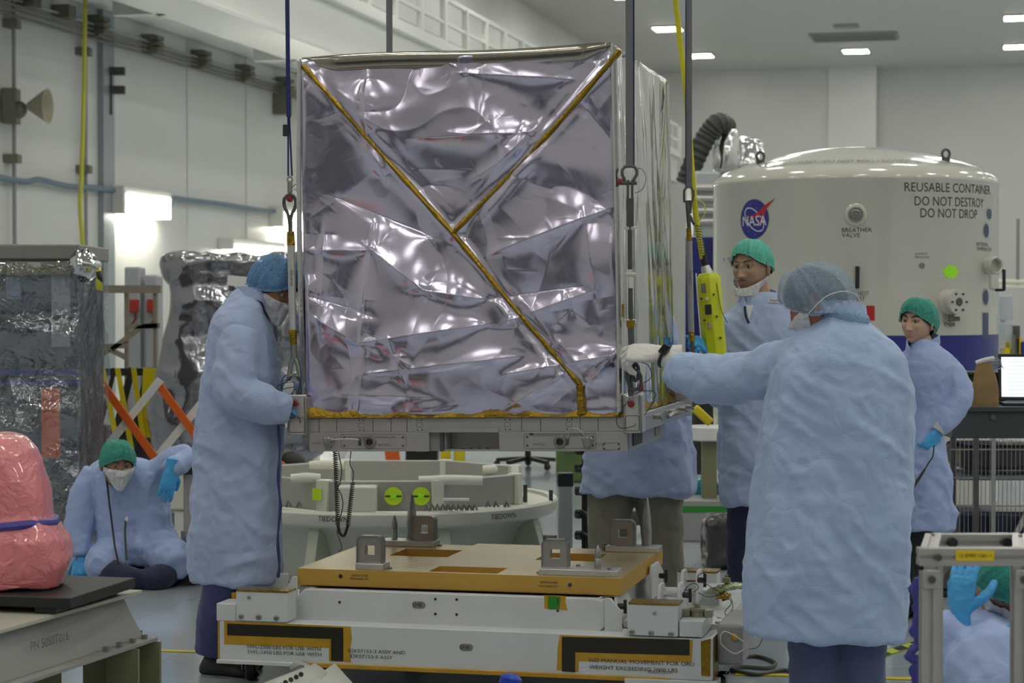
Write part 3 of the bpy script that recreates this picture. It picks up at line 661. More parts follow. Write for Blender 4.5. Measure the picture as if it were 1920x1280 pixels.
# front right: wide grey strap, bow shackle, long open turnbuckle
Y2 = 8.40
s2 = thing('lifting_sling', 'wide grey front right strap with bow shackle and long turnbuckle above the white glove', 'lifting sling', P(1187,740,Y2), 0, 'slings holding the foil wrapped load')
mb = MB(); a = P(1179,250,Y2); mb.bar(Vector((a.x-.004,a.y,TOPZ)), P(1180,315,Y2), .030, .010, up=Vector((0,1,0))); mb.build('strap', M['strap'], s2, world=True)
mb = MB(); mb.bar(Vector((a.x+.014,a.y+.012,TOPZ)), P(1187,312,Y2)+Vector((0,.012,0)), .012, .012); mb.build('strap_edge', M['bluestrap'], s2, world=True)
mb = MB(); c = P(1180,325,Y2); mb.tube([c+Vector((x,0,z)) for x, z in ((-.022,-.045),(-.020,-.025),(-.030,-.005),(-.030,.012),(-.020,.026),(0,.030),(.020,.026),(.030,.012),(.030,-.005),(.018,-.025),(.016,-.045))], .007, 8); mb.cyl(c+Vector((-.045,0,-.040)), c+Vector((.03,0,-.040)), .008); mb.build('bow_shackle', M['dsteel'], s2, world=True)
MB().lathe([(.002,-.012),(.012,-.010),(.012,.010),(.002,.012)], P(1162,340,Y2), (1,0,0), 12).build('red_pin', M['red'], s2, world=True)
mb = MB(); c0 = P(1180,343,Y2); mb.bar(P(1177,338,Y2), P(1177,378,Y2), .009, .03); mb.bar(P(1185,338,Y2), P(1185,378,Y2), .009, .03); mb.bar(P(1181,372,Y2), P(1181,424,Y2), .030, .02); mb.build('jaw', M['dsteel'], s2, world=True)
def turnbuckle(c0, c1, w, n, mat, parent):
    mb = MB(); x = Vector((w/2,0,0)); mb.tube([c0-x, c1-x], .008, 8); mb.tube([c0+x, c1+x], .008, 8)
    for i in range(n+1):
        q = c0.lerp(c1, i/n); mb.box(q, (w+.006,.016,.016))
    return mb.build('turnbuckle_body', mat, parent, world=True, bevel=.003)
turnbuckle(P(1181,428,Y2), P(1182,602,Y2), .044, 2, M['alu'], s2)
mb = MB(); mb.tube([P(1181,424,Y2),P(1181,505,Y2)], .0095, 8); mb.tube([P(1182,540,Y2),P(1183,600,Y2)], .0095, 8); mb.build('screw_rods', M['dsteel'], s2, world=True)
MB().cyl(P(1182,600,Y2), P(1183,614,Y2), .020, .016, 12).build('amber_collar', M['kapton'], s2, world=True)
MB().cyl(P(1169,570,Y2), P(1169,594,Y2), .007, .007, 8).build('amber_collar', M['kapton'], s2, world=True)
mb = MB(); mb.cyl(P(1183,612,Y2), P(1186,682,Y2), .013, .013, 10); mb.build('lower_rod', M['dsteel'], s2, world=True)
mb = MB()
for (x, y) in ((1180,700),(1192,698)):
    c = P(x,y,Y2); mb.tube(ring_pts(c, .012, .034, n=14), .008, 7)
c = P(1190,712,Y2); mb.tube(ring_pts(c+Vector((0,-.01,-.0)), .026, .040, n=16), .008, 7); mb.bar(P(1182,716,Y2), P(1183,742,Y2), .022,.02); mb.build('shackle', M['dsteel'], s2, world=True)
MB().lathe([(.002,-.014),(.015,-.012),(.017,.010),(.003,.014)], P(1201,726,Y2), (1,0,0), 12).build('red_pin', M['red'], s2, world=True)
MB().tube(spline([P(1190,315,Y2),P(1204,318,Y2),P(1211,335,Y2),P(1204,355,Y2),P(1190,362,Y2)],6), .0013, 5).build('safety_wire', M['wire'], s2, world=True)
# rear left strap
Y3 = 10.15
s3 = thing('lifting_sling', 'dark strap going up behind the left part of the foil box', 'lifting sling', P(733,800,Y3), 0, 'slings holding the foil wrapped load')
a = P(730,60,Y3); MB().bar(Vector((a.x,a.y,TOPZ)), P(731,240,Y3), .030, .008, up=Vector((0,1,0))).build('strap', M['strap'], s3, world=True)
MB().bar(Vector((a.x-.012,a.y+.01,TOPZ)), P(727,240,Y3)+Vector((0,.01,0)), .010, .010).build('strap_edge', M['bluestrap'], s3, world=True)
MB().bar(P(731,240,Y3)+Vector((0,.08,0)), P(733,760,Y3)+Vector((0,.08,0)), .022, .02).build('link_rod', M['alu'], s3, world=True)
# rear right strap
Y4 = 9.80
s4 = thing('lifting_sling', 'rear right grey strap with small shackle and rod beside the yellow cable', 'lifting sling', P(1292,740,Y4), 0, 'slings holding the foil wrapped load')
a = P(1290,60,Y4); MB().bar(Vector((a.x,a.y,TOPZ)), P(1291,352,Y4), .030, .010, up=Vector((0,1,0))).build('strap', M['strap'], s4, world=True)
MB().bar(Vector((a.x-.014,a.y-.006,TOPZ)), P(1285,350,Y4)+Vector((0,-.006,0)), .004, .012).build('strap_edge', M['bluestrap'], s4, world=True)
mb = MB(); c = P(1291,362,Y4); mb.tube([c+Vector((x,0,z)) for x, z in ((-.020,-.045),(-.022,-.02),(-.022,.01),(-.012,.026),(0,.030),(.012,.026),(.022,.01),(.022,-.02),(.016,-.045))], .006, 8)
mb.tube([P(1288,376,Y4),P(1290,400,Y4),P(1292,428,Y4)], .010, 8); mb.tube([P(1295,376,Y4),P(1293,400,Y4)], .009, 8); mb.build('shackle', M['dsteel'], s4, world=True)
MB().tube([P(1293,404,Y4),P(1302,421,Y4)], .008, 8).build('pin_handle', M['dsteel'], s4, world=True)
MB().cyl(P(1291,428,Y4), P(1292,452,Y4), .012, .014, 12).build('amber_collar', M['kapton'], s4, world=True)
MB().cyl(P(1292,452,Y4), P(1296,622,Y4), .015, None, 12).build('link_rod', M['mgrey'], s4, world=True)
q0 = P(1293,520,Y4); lettering('rod_marking', 'S/N 00127', .016, q0+Vector((.001,-.016,0)), (0,0,-1), (1,0,0), M['ink'], s4, world=True)
MB().cyl(P(1296,620,Y4), P(1298,640,Y4), .014, .014, 12).build('amber_collar', M['kapton'], s4, world=True)
mb = MB(); mb.cyl(P(1298,640,Y4), P(1303,738,Y4), .010, .010, 10); mb.tube(ring_pts(P(1303,735,Y4), .02, .03), .007, 6); mb.build('lower_rod', M['dsteel'], s4, world=True)
# spreader above the picture
t = thing('lifting_spreader', 'yellow lifting spreader frame above the straps', 'spreader', (0,9.2,TOPZ), 0)
cs = [Vector((P(540,150,Y1).x, Y1, TOPZ+.05)), Vector((P(1180,150,Y2).x, Y2, TOPZ+.05)), Vector((P(1290,150,Y4).x, Y4, TOPZ+.05)), Vector((P(730,150,Y3).x, Y3, TOPZ+.05))]
for i in range(4): MB().bar(cs[i], cs[(i+1)%4], .10, .12).build('beam', M['yellow'], t, world=True)
cc = sum(cs, Vector())/4+Vector((0,0,1.2))
for i in range(4): MB().cyl(cs[i], cc, .012).build('wire_leg', M['steel'], t, world=True)
MB().cyl(cc, Vector((cc.x,cc.y,CEIL-.3)), .02).build('hoist_rope', M['steel'], t, world=True)
# ================================================================== TRANSPORT CART
CO = Vector((-.914, 8.745, 0.0))
cart = thing('transport_cart', 'low white steel cart with gold top plate and black taped corners below the foil box', 'cart', CO, RZ)
def Q(px, py, v): return inframe(CO, px, py, v)
CW, CDp = 1.40, 1.06; SZ0, SZ1 = .405, .475
# gold plate with pockets, built as one slab with cut out cells
def plate(us, vs, z0, z1, holes, name, mats, parent):
    mb = MB(); nu, nv = len(us)-1, len(vs)-1; solid = lambda i, j: 0 <= i < nu and 0 <= j < nv and (i, j) not in holes
    for i in range(nu):
        for j in range(nv):
            if not solid(i, j): continue
            a, b, c, d = us[i], us[i+1], vs[j], vs[j+1]
            mb.add([(a,c,z1),(b,c,z1),(b,d,z1),(a,d,z1)], [(0,1,2,3)], 0); mb.add([(a,c,z0),(b,c,z0),(b,d,z0),(a,d,z0)], [(3,2,1,0)], 1)
            if not solid(i-1,j): mb.add([(a,c,z0),(a,c,z1),(a,d,z1),(a,d,z0)], [(0,1,2,3)], 1)
            if not solid(i+1,j): mb.add([(b,c,z0),(b,d,z0),(b,d,z1),(b,c,z1)], [(0,1,2,3)], 1)
            if not solid(i,j-1): mb.add([(a,c,z0),(b,c,z0),(b,c,z1),(a,c,z1)], [(0,1,2,3)], 1)
            if not solid(i,j+1): mb.add([(a,d,z0),(a,d,z1),(b,d,z1),(b,d,z0)], [(0,1,2,3)], 1)
    return mb.build(name, mats, parent, weld=True, angle=30)
gm, gn = nodes(M['gold'])[0], None
M['goldtop'] = pm('gold_top', (.56,.44,.22), .30, .45, var=.07, vs=3)
n, l, b = nodes(M['goldtop'])   # milling marks in rows
tc = n.new('ShaderNodeTexCoord'); w = n.new('ShaderNodeTexWave'); w.bands_direction = 'Y'; w.inputs['Scale'].default_value = 14; w.inputs['Distortion'].default_value = .3
l.new(tc.outputs['Object'], w.inputs['Vector']); mr = n.new('ShaderNodeMapRange'); mr.inputs['To Min'].default_value = .27; mr.inputs['To Max'].default_value = .33
l.new(w.outputs['Fac'], mr.inputs['Value']); l.new(mr.outputs['Result'], b.inputs['Roughness'])
us = [0,.25,.52,.57,.87,.92,1.19,CW]; vs = [0,.03,.215,.52,.785,.98,CDp]
plate(us, vs, SZ0, SZ1, {(3,1),(1,3),(5,3),(1,5),(3,5),(5,5)} - {(3,5)}, 'top_plate', [M['goldtop'], M['golds']], cart)
MB().bb((.03,.03,SZ0-.012),(CW-.03,CDp-.1,SZ0+.004)).build('plate_underlay', M['golds'], cart)
mb = MB(); q = Q(638,1081,0); mb.cyl((q.x,0,q.z),(q.x,-.002,q.z),.009,seg=14); mb.build('plate_hole', M['ink'], cart)
q = Q(1069,1097,0); mb = MB(); mb.lathe([(.004,0),(.010,0),(.010,-.003),(.006,-.003)],(q.x,0,q.z),(0,1,0),16,cap=False); mb.build('plate_screw', M['steel'], cart)
MB().cyl((q.x,0,q.z),(q.x,-.002,q.z),.005,seg=10).build('plate_hole', M['ink'], cart)
for s, px, py in (('2M070153285',674,1080),('SWG-6060-275',673,1086),('2M070153289',1029,1093),('SWG-6060-217',1028,1100)):
    q = Q(px,py,0); lettering('plate_marking', s, .013, (q.x,-.0008,q.z), (1,0,0), (0,0,1), M['ink'], cart)
# lug stations on the plate
def lug(u, v, base_u0, base_u1, base_v0, base_v1):
    mb = MB(); mb.bb((base_u0,base_v0,SZ1),(base_u1,base_v1,SZ1+.026)); bs = mb.build('lug_base', M['alu'], cart, bevel=.003)
    # upright plate with a square window and rounded top corners
    w, h, t, r = .105, .115, .04, .022; z0 = SZ1+.022
    mb = MB(); outer = [(-w/2,0),(w/2,0)]+[(w/2-r+r*math.cos(a), h-r+r*math.sin(a)) for a in (0,.4,.8,1.2,PI/2)]+[(-w/2+r-r*math.sin(a), h-r+r*math.cos(a)) for a in (0,.4,.8,1.2,PI/2)]
    # frame as four prisms around the window
    a, c, d, e = -.020, .022, .038, .078
    ax, az = Vector((1,0,0)), Vector((0,0,1)); o = Vector((u, v+t, z0))
    mb.prism([(-w/2,0),(w/2,0),(w/2,d),(-w/2,d)], o, ax, az, t)
    mb.prism([(-w/2,d),(a,d),(a,e),(-w/2,e)], o, ax, az, t); mb.prism([(c,d),(w/2,d),(w/2,e),(c,e)], o, ax, az, t)
    top = [(w/2,e)]+outer[2:]+[(-w/2,e)]; mb.prism(top, o, ax, az, t)
    mb.build('lug_plate', pm('lug_alu',(.42,.39,.36),.35,.7,var=.1,vs=20), bs, weld=True, bevel=0)
    mb = MB(); pts = [Vector((u-w/2-.002, v+t/2, z0)), Vector((u-w/2-.002, v+t/2, z0+h-r))]+[Vector((u+p[0]*1.03, v+t/2, z0+p[1]*1.01)) for p in reversed(outer[2:])]+[Vector((u+w/2+.002, v+t/2, z0))]
    for q0, q1 in zip(pts[:-1], pts[1:]): mb.bar(q0, q1, .006, t+.012, up=Vector((0,1,0)))
    mb.build('lug_rim', M['steel'], bs); return bs
def guide(u, v, h, r, base=SZ1+.024, name='guide_pin', cone=False):
    prof = [(r,0),(r,h*.42),(r*.85,h*.45),(r*1.0,h*.48),(r*1.0,h*.62),(r*.6,h*.86),(.002,h)] if not cone else [(r,0),(r,h*.35),(r*.78,h*.6),(r*.36,h*.93),(r*.12,h*.99),(.001,h)]
    return MB().lathe(prof, (u,v,base), (0,0,1), 20).build(name, M['steel'], cart)
lug(.305, .05, .25, .375, .02, .12)
lug(1.10, .10, 1.045, 1.375, .03, .16); guide(1.285, .09, .10, .014)
lug(.30, .90, .10, .36, .86, .98); guide(.155, .92, .115, .014); guide(.225, .97, .21, .026, cone=True)
lug(1.235, .93, 1.165, 1.41, .88, .99); guide(1.345, .95, .22, .024, cone=True)
for u, v in ((1.035,.08),(1.19,.15),(1.34,.06),(.39,.07),(1.15,.92),(.375,.92)):
    MB().cyl((u,v,SZ1),(u,v,SZ1+(.034 if 1.04 < u < 1.4 else .008)),.010,seg=6).build('bolt', M['steel'], cart)
# upper frame rails
z1 = SZ0-.012
fr_l, fr_r = Q(547,1150,-.07), Q(1133,1150,-.07); zt = Q(600,1106,-.07).z; zb = Q(600,1166,-.07).z
mb = MB(); r = .04; x0, x1 = fr_l.x, fr_r.x
poly = [(x0,zb),(x1-.02,zb),(x1,zb+.02),(x1,zt-.03),(x1-.01,zt-.01),(x1-.03,zt),(x0+.055,zt),(x0,zt-.06)]
mb.prism(poly, (0,.02,0), (1,0,0), (0,0,1), .09); mb.build('upper_rail', M['cartwhite'], cart, bevel=.004)
MB().bb((x0+.08,-.03,zt),(x1-.02,.05,SZ0-.01)).build('rail_pad', M['cream'], cart, bevel=.003)
mb = MB(); mb.prism(poly, (0,CDp+.02,0), (1,0,0), (0,0,1), .09); mb.build('upper_rail', M['cartwhite'], cart, bevel=.004)
for u0, u1 in ((.0,.08),(1.27,1.35)): MB().bb((u0,0.02,zb),(u1,CDp-.05,zt+.0)).build('cross_rail', M['cartwhite'], cart, bevel=.003)
MB().bb((.6,0.02,zb),(.75,CDp-.05,zt-.02)).build('cross_rail', M['cartwhite'], cart, bevel=.003)
mb = MB()
for px, py in ((636,1130),(816,1124),(856,1125),(816,1152),(856,1153),(1046,1146)): q = Q(px,py,-.07); mb.cyl((q.x,-.069,q.z),(q.x,-.0715,q.z),.0058,seg=12)
mb.build('rail_holes', M['ink'], cart)
def oval(px, py, v, w, h):
    q = Q(px,py,v); pts = []; r = h/2
    for s, a0 in ((1,-PI/2),(-1,PI/2)):
        for k in range(9): a = a0+PI*k/8; pts.append((s*(w/2-r)+r*math.cos(a), r*math.sin(a)))
    o = MB().prism(pts, (q.x,v,q.z), (1,0,0), (0,0,1), .002).build('oval_port', pm('port_steel',(.30,.29,.28),.4,.6), cart)
    lettering('port_marking', 'EHB', h*.75, (q.x-.006,v-.0025,q.z), (1,0,0), (0,0,1), M['ink'], o)
oval(785,1135,-.07,.058,.030); oval(874,1215,-.215,.058,.030)
# label
q = Q(1040,1130,-.07)
MB().prism([(-.042,-.028),(.038,-.03),(.055,-.032),(.046,.0),(.048,.028),(-.044,.028)], (q.x,-.070,q.z), (1,0,0), (0,0,1), .0012).build('amber_patch', M['kaptonflat'], cart)
g_ = MB().prism([(-.026,-.024),(-.015,-.030),(.022,-.026),(.026,.024),(-.026,.024)], (q.x-.001,-.0714,q.z), (1,0,0), (0,0,1), .001).build('green_label', M['green'], cart)
lettering('label_digit', '1', .034, (q.x+.014,-.0727,q.z+.004), (1,0,0), (0,0,1), M['ink'], g_)
# lower flange between rails and base
za = Q(700,1187,-.13).z
MB().bb((x0-.01,-.13,za),(x1+.12,.02,zb+.004)).build('lower_flange', M['cartwhite'], cart, bevel=.003)
q0 = Q(590,1160,-.12); q1 = Q(680,1160,-.12)
MB().bb((q0.x,-.14,zb-.014),(q1.x,-.04,zb-.006)).build('shim_plate', M['cartwhite'], cart); q0 = Q(998,1176,-.12); q1 = Q(1096,1176,-.12)
MB().bb((q0.x,-.14,zb-.014),(q1.x,-.04,zb-.006)).build('shim_plate', M['cartwhite'], cart)
# base beams
BV = -.215; bx0, bx1 = Q(408,1200,BV).x, Q(1337,1230,BV).x; bz0, bz1 = .108, Q(560,1170,BV).z
mb = MB(); mb.bb((bx0,BV,bz0),(bx1,BV+.10,bz1)); mb.build('front_beam', M['cartwhite'], cart, bevel=.004)
MB().bb((bx0-.005,BV-.012,bz0-.012),(bx0+.33,BV+.1,bz0+.004)).build('bottom_lip', M['cartwhite'], cart, bevel=.002)
MB().bb((bx0+.33,BV-.010,bz0-.012),(bx1-.17,BV+.1,bz0+.006)).build('amber_lip', M['kaptonflat'], cart, bevel=.002)
MB().bb((bx1-.35,BV-.02,bz0-.035),(bx1+.02,BV+.1,bz0)).build('bottom_lip', M['cartwhite'], cart, bevel=.002)
MB().bb((bx0,CDp+.08,bz0),(bx1,CDp+.18,bz1)).build('rear_beam', M['cartwhite'], cart, bevel=.004)
for u0, u1 in ((bx0,bx0+.10),(bx1-.10,bx1)): MB().bb((u0,BV+.1,bz0),(u1,CDp+.08,bz1-.004)).build('side_beam', M['cartwhite'], cart, bevel=.003)
MB().bb((bx0+.1,BV+.1,bz0+.03),(bx1-.1,CDp+.08,bz0+.05)).build('deck_plate', M['cartwhite'], cart)
mb = MB()
for k in range(9):
    q = Q(573+k*48,1166+k*1.95+(k*.2),-.13)
    if 540 < 573+k*48 < 1150: mb.bb((q.x-.010,-.1310,za+.010),(q.x+.010,-.1295,za+.014))
for px, py in ((918,1178),(962,1181),(1010,1184),(1062,1186),(1112,1189)): pass
mb.build('flange_slots', M['ink'], cart)
# corner blocks
def block(name, px0, py0, px1, py1, v, d, top=None, bolts=(), bevel=.004):
    a, b = Q(px0,py1,v), Q(px1,py0,v); o = MB().bb((a.x,v,a.z),(b.x,v+d,b.z)).build(name, M['cartwhite'], cart, bevel=bevel)
    if top: MB().bb((a.x+.004,v-.002,b.z-.004),(b.x+.002,v+d-.01,b.z+.004)).build('amber_top_tape', M['kapton'], o)
    for px, py in bolts:
        q = Q(px,py,v); MB().lathe([(.012,0),(.012,-.004),(.007,-.006),(.006,-.003),(.0,-.003)],(q.x,v,q.z),(0,1,0),14).build('bolt', M['steel'], o)
    return o, a, b
block('corner_block', 441,1111,537,1165,BV-.008,.12,True,((451,1157),(484,1158),(517,1160)))
block('corner_block', 404,1133,441,1165,BV-.002,.14)
block('corner_block', 1177,1135,1272,1192,BV-.010,.13,True,((1186,1186),(1222,1188),(1259,1190)))
o, a, b = block('corner_block', 1274,1166,1318,1195,BV-.002,.30)
c = Vector(((a.x+b.x)/2+.01, BV+.12, b.z))
MB().lathe([(.030,0),(.030,.022),(.034,.024),(.034,.034),(.012,.036),(.012,.052),(.007,.054)], c, (0,0,1), 20).build('leveling_boss', pm('brass_steel',(.34,.31,.22),.35,.7), o)
for s in (-1,1): MB().bb((c.x+s*.045-.016,c.y-.02,c.z),(c.x+s*.045+.016,c.y+.02,c.z+.030)).build('clamp_ear', pm('clamp_steel',(.33,.31,.24),.4,.6), o, bevel=.003)
q = Q(468,1120,BV); MB().lathe([(.007,0),(.007,-.006),(.002,-.008)],(q.x,BV-.012,q.z),(0,1,0),10).build('screw', M['steel'], cart)
q = Q(1229,1149,BV); MB().lathe([(.007,0),(.007,-.006),(.002,-.008)],(q.x,BV-.014,q.z),(0,1,0),10).build('screw', M['steel'], cart)
# upright guide brackets with chamfered tops
def bracket(u, v, z0, z1, w=.012, d=.12, lean=.05, name='guide_bracket'):
    mb = MB(); mb.prism([(0,0),(d,0),(d,(z1-z0)*.62),(d-lean,z1-z0),(.02,z1-z0),(0,z1-z0-.03)], (u,v,z0), (0,1,0), (0,0,1), w)
    return mb.build(name, M['cartwhite'], cart, bevel=.002)
def front_bracket(px0, px1, py0, py1, v, ch, t=.012):
    a, b = Q(px0,py1,v), Q(px1,py0,v); w, h = b.x-a.x, b.z-a.z
    poly = [(0,0),(w,0),(w,h*.62),(w*ch,h),(0,h)]
    return MB().prism(poly, (a.x,v+t,a.z), (1,0,0), (0,0,1), t).build('guide_bracket', M['cartwhite'], cart, bevel=.002)
def front_bracket_l(px0, px1, py0, py1, v, ch, t=.012):
    a, b = Q(px0,py1,v), Q(px1,py0,v); w, h = b.x-a.x, b.z-a.z
    poly = [(0,0),(w,0),(w,h),(w*ch,h),(0,h*.62)]
    return MB().prism(poly, (a.x,v+t,a.z), (1,0,0), (0,0,1), t).build('guide_bracket', M['cartwhite'], cart, bevel=.002)
front_bracket(1134,1166,1124,1190,-.10,.35,.02)
front_bracket_l(500,540,1076,1120,.10,.55); front_bracket_l(538,556,1082,1130,-.02,.5)
front_bracket_l(470,500,1082,1115,.40,.55)
for v, px in ((.10,1155),(.42,1205),(.80,1232),(.98,1240)):
    pass
def sbr(px, py0, py1, v, d, lean=.05):
    a, b = Q(px,py1,v), Q(px,py0,v)
    return bracket(a.x, v, a.z, b.z, .014, d, lean)
sbr(1152,1112,1180,.0,.30,.12); sbr(1218,1062,1125,.62,.30,.12)
sbr(1233,1098,1160,.10,.16,.06); sbr(1270,1096,1160,.10,.16,.06); sbr(1276,1072,1130,.45,.16,.06); sbr(1305,1072,1130,.45,.16,.06)
def rod(px0, py0, px1, py1, v, r, mat, nm):
    return MB().cyl(Q(px0,py0,v), Q(px1,py1,v), r, seg=8).build(nm, mat, cart)
rod(1240,1117,1272,1118,.18,.004,M['steel'],'locking_rod'); rod(1284,1090,1306,1090,.55,.004,M['red'],'locking_rod'); rod(540,1092,556,1092,.05,.004,M['green'],'locking_rod')
def tknob(px, py, v):
    q = Q(px,py,v); mb = MB(); mb.cyl(q, q+Vector((.03,-.01,0)), .012, seg=10); mb.bar(q+Vector((.03,-.01,-.028)), q+Vector((.03,-.01,.028)), .012, .012); mb.build('t_knob', M['black'], cart)
tknob(1282,1116,.08); tknob(1160,1137,-.05); tknob(1310,1088,.42); tknob(1238,1080,.6)
# right extension: base tray with rear block
a = Q(1275,1175,.2)
mb = MB(); mb.bb((1.40,.05,bz1-.01),(bx1,1.0,bz1+.02)); mb.build('tray', M['cartwhite'], cart, bevel=.003)
o, a, b = block('corner_block', 1270,1074,1345,1106,.80,.12,True); 
o, a, b = block('corner_block', 1300,1108,1350,1150,.55,.25)
# wires among the brackets
def cw_(pts, r=.0018, mat='wire'): return MB().tube(spline([Q(*p) for p in pts],8), r, 5).build('wire', M[mat], cart)
cw_([(1312,1088,.4),(1325,1080,.38),(1318,1075,.38),(1310,1084,.38),(1340,1105,.4),(1352,1112,.4)])
cw_([(1282,1112,.08),(1292,1098,.08),(1305,1095,.1),(1310,1103,.1),(1300,1110,.1),(1285,1106,.1)])
cw_([(1310,1112,.3),(1330,1120,.3),(1365,1115,.3),(1375,1140,.25),(1360,1160,.2),(1345,1158,.2)])
cw_([(1352,1110,.3),(1372,1130,.3),(1360,1150,.25),(1378,1166,.25)])
# foil pieces on the right
M['ltfoil'] = foil_mat('pale_green_foil', (.42,.48,.28), .2, .6, 30)
q = Q(1358,1100,.5); mb = MB(); rr = random.Random(9)
for k in range(3): mb.ball(q+Vector((.0+.02*k,0,.006*k-.008)), (.085-.02*k,.05,.014), 16, 8, rot=Matrix.Rotation(-.25+.1*k,3,'Y'))
for i in range(len(mb.v)): mb.v[i] += Vector((rr.uniform(-.003,.003),rr.uniform(-.003,.003),rr.uniform(-.004,.004)))
mb.build('foil_wrapped_handle', M['ltfoil'], cart, angle=0); q = Q(1363,1084,.5)
MB().lathe([(.018,-.02),(.018,.0),(.008,.002),(.008,.014)], q, (0,0,1), 14).build('brass_knob', M['olive'], cart)
q = Q(1357,1118,.42); mb = MB(); mb.ball(q, (.035,.02,.016), 10, 6); 
for i in range(len(mb.v)): mb.v[i] += Vector((rr.uniform(-.008,.008),rr.uniform(-.003,.003),rr.uniform(-.008,.008)))
mb.build('amber_tape_scrap', M['kapton'], cart, angle=0)
# grey box hanging on the right end
a, b = Q(1338,1242,-.05), Q(1398,1168,-.05)
gb = MB().bb((bx1+.004,-.12,a.z),(b.x,.30,b.z)).build('grey_equipment_box', M['mgrey'], cart, bevel=.012)
q = Q(1378,1202,-.13); MB().ball((q.x,-.125,q.z+.012), (.016,.01,.016), 12, 8).build('brass_knob', M['kaptonflat'], gb)
MB().tube(spline([(q.x-.055,-.13,q.z+.02),(q.x-.05,-.14,q.z-.015),(q.x,-.14,q.z-.05),(q.x+.035,-.13,q.z-.035),(q.x+.045,-.13,q.z-.01),(q.x-.03,-.135,q.z+.035),(q.x-.055,-.13,q.z+.02)],5), .0025, 5).build('pip_ring', M['cream'], gb)
rod(1342,1168,1392,1170,.0,.005,M['steel'],'tube_end'); MB().tube(spline([Q(1398,1218,.1),Q(1420,1216,.1),Q(1430,1200,.1),Q(1430,1180,.1)],6), .0016, 5).build('wire', M['wire'], cart)
# left end bits
q = Q(485,1095,.2); mb = MB(); mb.box(q, (.10,.08,.05)); mb.cyl(q+Vector((.03,-.05,.02)), q+Vector((.06,-.05,-.02)), .014, seg=10); mb.cyl(q+Vector((-.03,-.045,.0)), q+Vector((-.03,-.05,.0)), .012, seg=10); mb.build('latch_block', M['mgrey'], cart, bevel=.004)
MB().bb(tuple(Q(432,1135,-.05)),tuple(Q(441,1112,-.05)+Vector((0,.06,0)))).build('side_bolt', M['kaptonflat'], cart, bevel=.003)
# taped black corner marks
def on_beam(px, py): q = Q(px,py,BV); return (q.x, q.z)
def decal(name, pts, lift, mat, v=BV, th=.0012): return MB().prism([on_beam(*p) for p in pts], (0,v-lift+th,0), (1,0,0), (0,0,1), th).build(name, mat, cart, smooth=False)
decal('amber_tape_border', [(419,1165),(419,1209),(616,1216),(616,1241),(657,1243),(656,1215),(659,1200),(657,1176)], .0014, M['kaptonflat'])
decal('black_strip', [(425,1170),(425,1192),(620,1199),(620,1240),(643,1241),(643,1178)], .0026, M['velcro'])
mb = decal('amber_tape_border', [(1050,1192),(1046,1213),(1044,1258),(1085,1261),(1086,1241),(1298,1243),(1300,1201)], .0014, M['kaptonflat'])
decal('black_strip', [(1054,1195),(1054,1260),(1079,1262),(1079,1224),(1294,1230),(1294,1200)], .0026, M['velcro'])
decal('amber_edge_tape', [(1315,1204),(1316,1268),(1333,1270),(1334,1198)], .0014, M['kapton'])
mb = MB(); mb.bb((bx1-.002,BV+.02,bz0),(bx1+.002,BV+.18,bz1)); mb.build('amber_edge_tape', M['kapton'], cart)
mb = MB(); mb.bb((bx0-.003,BV,bz0),(bx0+.006,BV+.1,bz1)); mb.build('amber_edge_tape', M['kaptonflat'], cart)
for s, px, py, sz, al in (('SWL-2500 LBS FOR USE WITH',462,1213,.034,'LEFT'),('SWL-1410 LBS FOR USE WITH',463,1223,.034,'LEFT'),
     ('82K07153-3 ASSY AND',652,1221,.034,'LEFT'),('82K07153-5 ASSY',655,1231,.034,'LEFT'),
     ('NO MANUAL MOVEMENT FOR ORU',1105,1239,.036,'LEFT'),('WEIGHT EXCEEDING 1000 LBS',1105,1252,.036,'LEFT'),('82K07153-7',1216,1261,.026,'LEFT')):
    q = Q(px,py,BV); lettering('stencilled_text', s, sz*.60, (q.x,BV-.0032,q.z), (1,0,0), (0,0,1), M['ink'], cart, al, sx=1.22)
# casters
def caster(u, v, r=.052):
    t = MB().lathe([(.012,-.020),(r-.012,-.022),(r-.002,-.015),(r,-.006),(r,.006),(r-.002,.015),(r-.012,.022),(.012,.020)], (u,v,r), (1,.35,0), 24).build('caster_wheel', M['black'], cart)
    mb = MB(); mb.bb((u-.04,v-.035,r+.056),(u+.04,v+.045,bz0-.0)); mb.bar((u-.030,v,r-.01),(u-.030,v,r+.06),.05,.005,up=Vector((1,0,0))); mb.bar((u+.030,v,r-.01),(u+.030,v,r+.06),.05,.005,up=Vector((1,0,0))); mb.cyl((u-.034,v,r),(u+.034,v,r),.010); mb.build('caster_fork', M['steel'], cart, bevel=.002)
caster(Q(608,1262,-.1).x, -.08); caster(bx1+.0, -.02); caster(.2, CDp+.05); caster(1.5, CDp+.05); caster(bx0+.08,-.05)
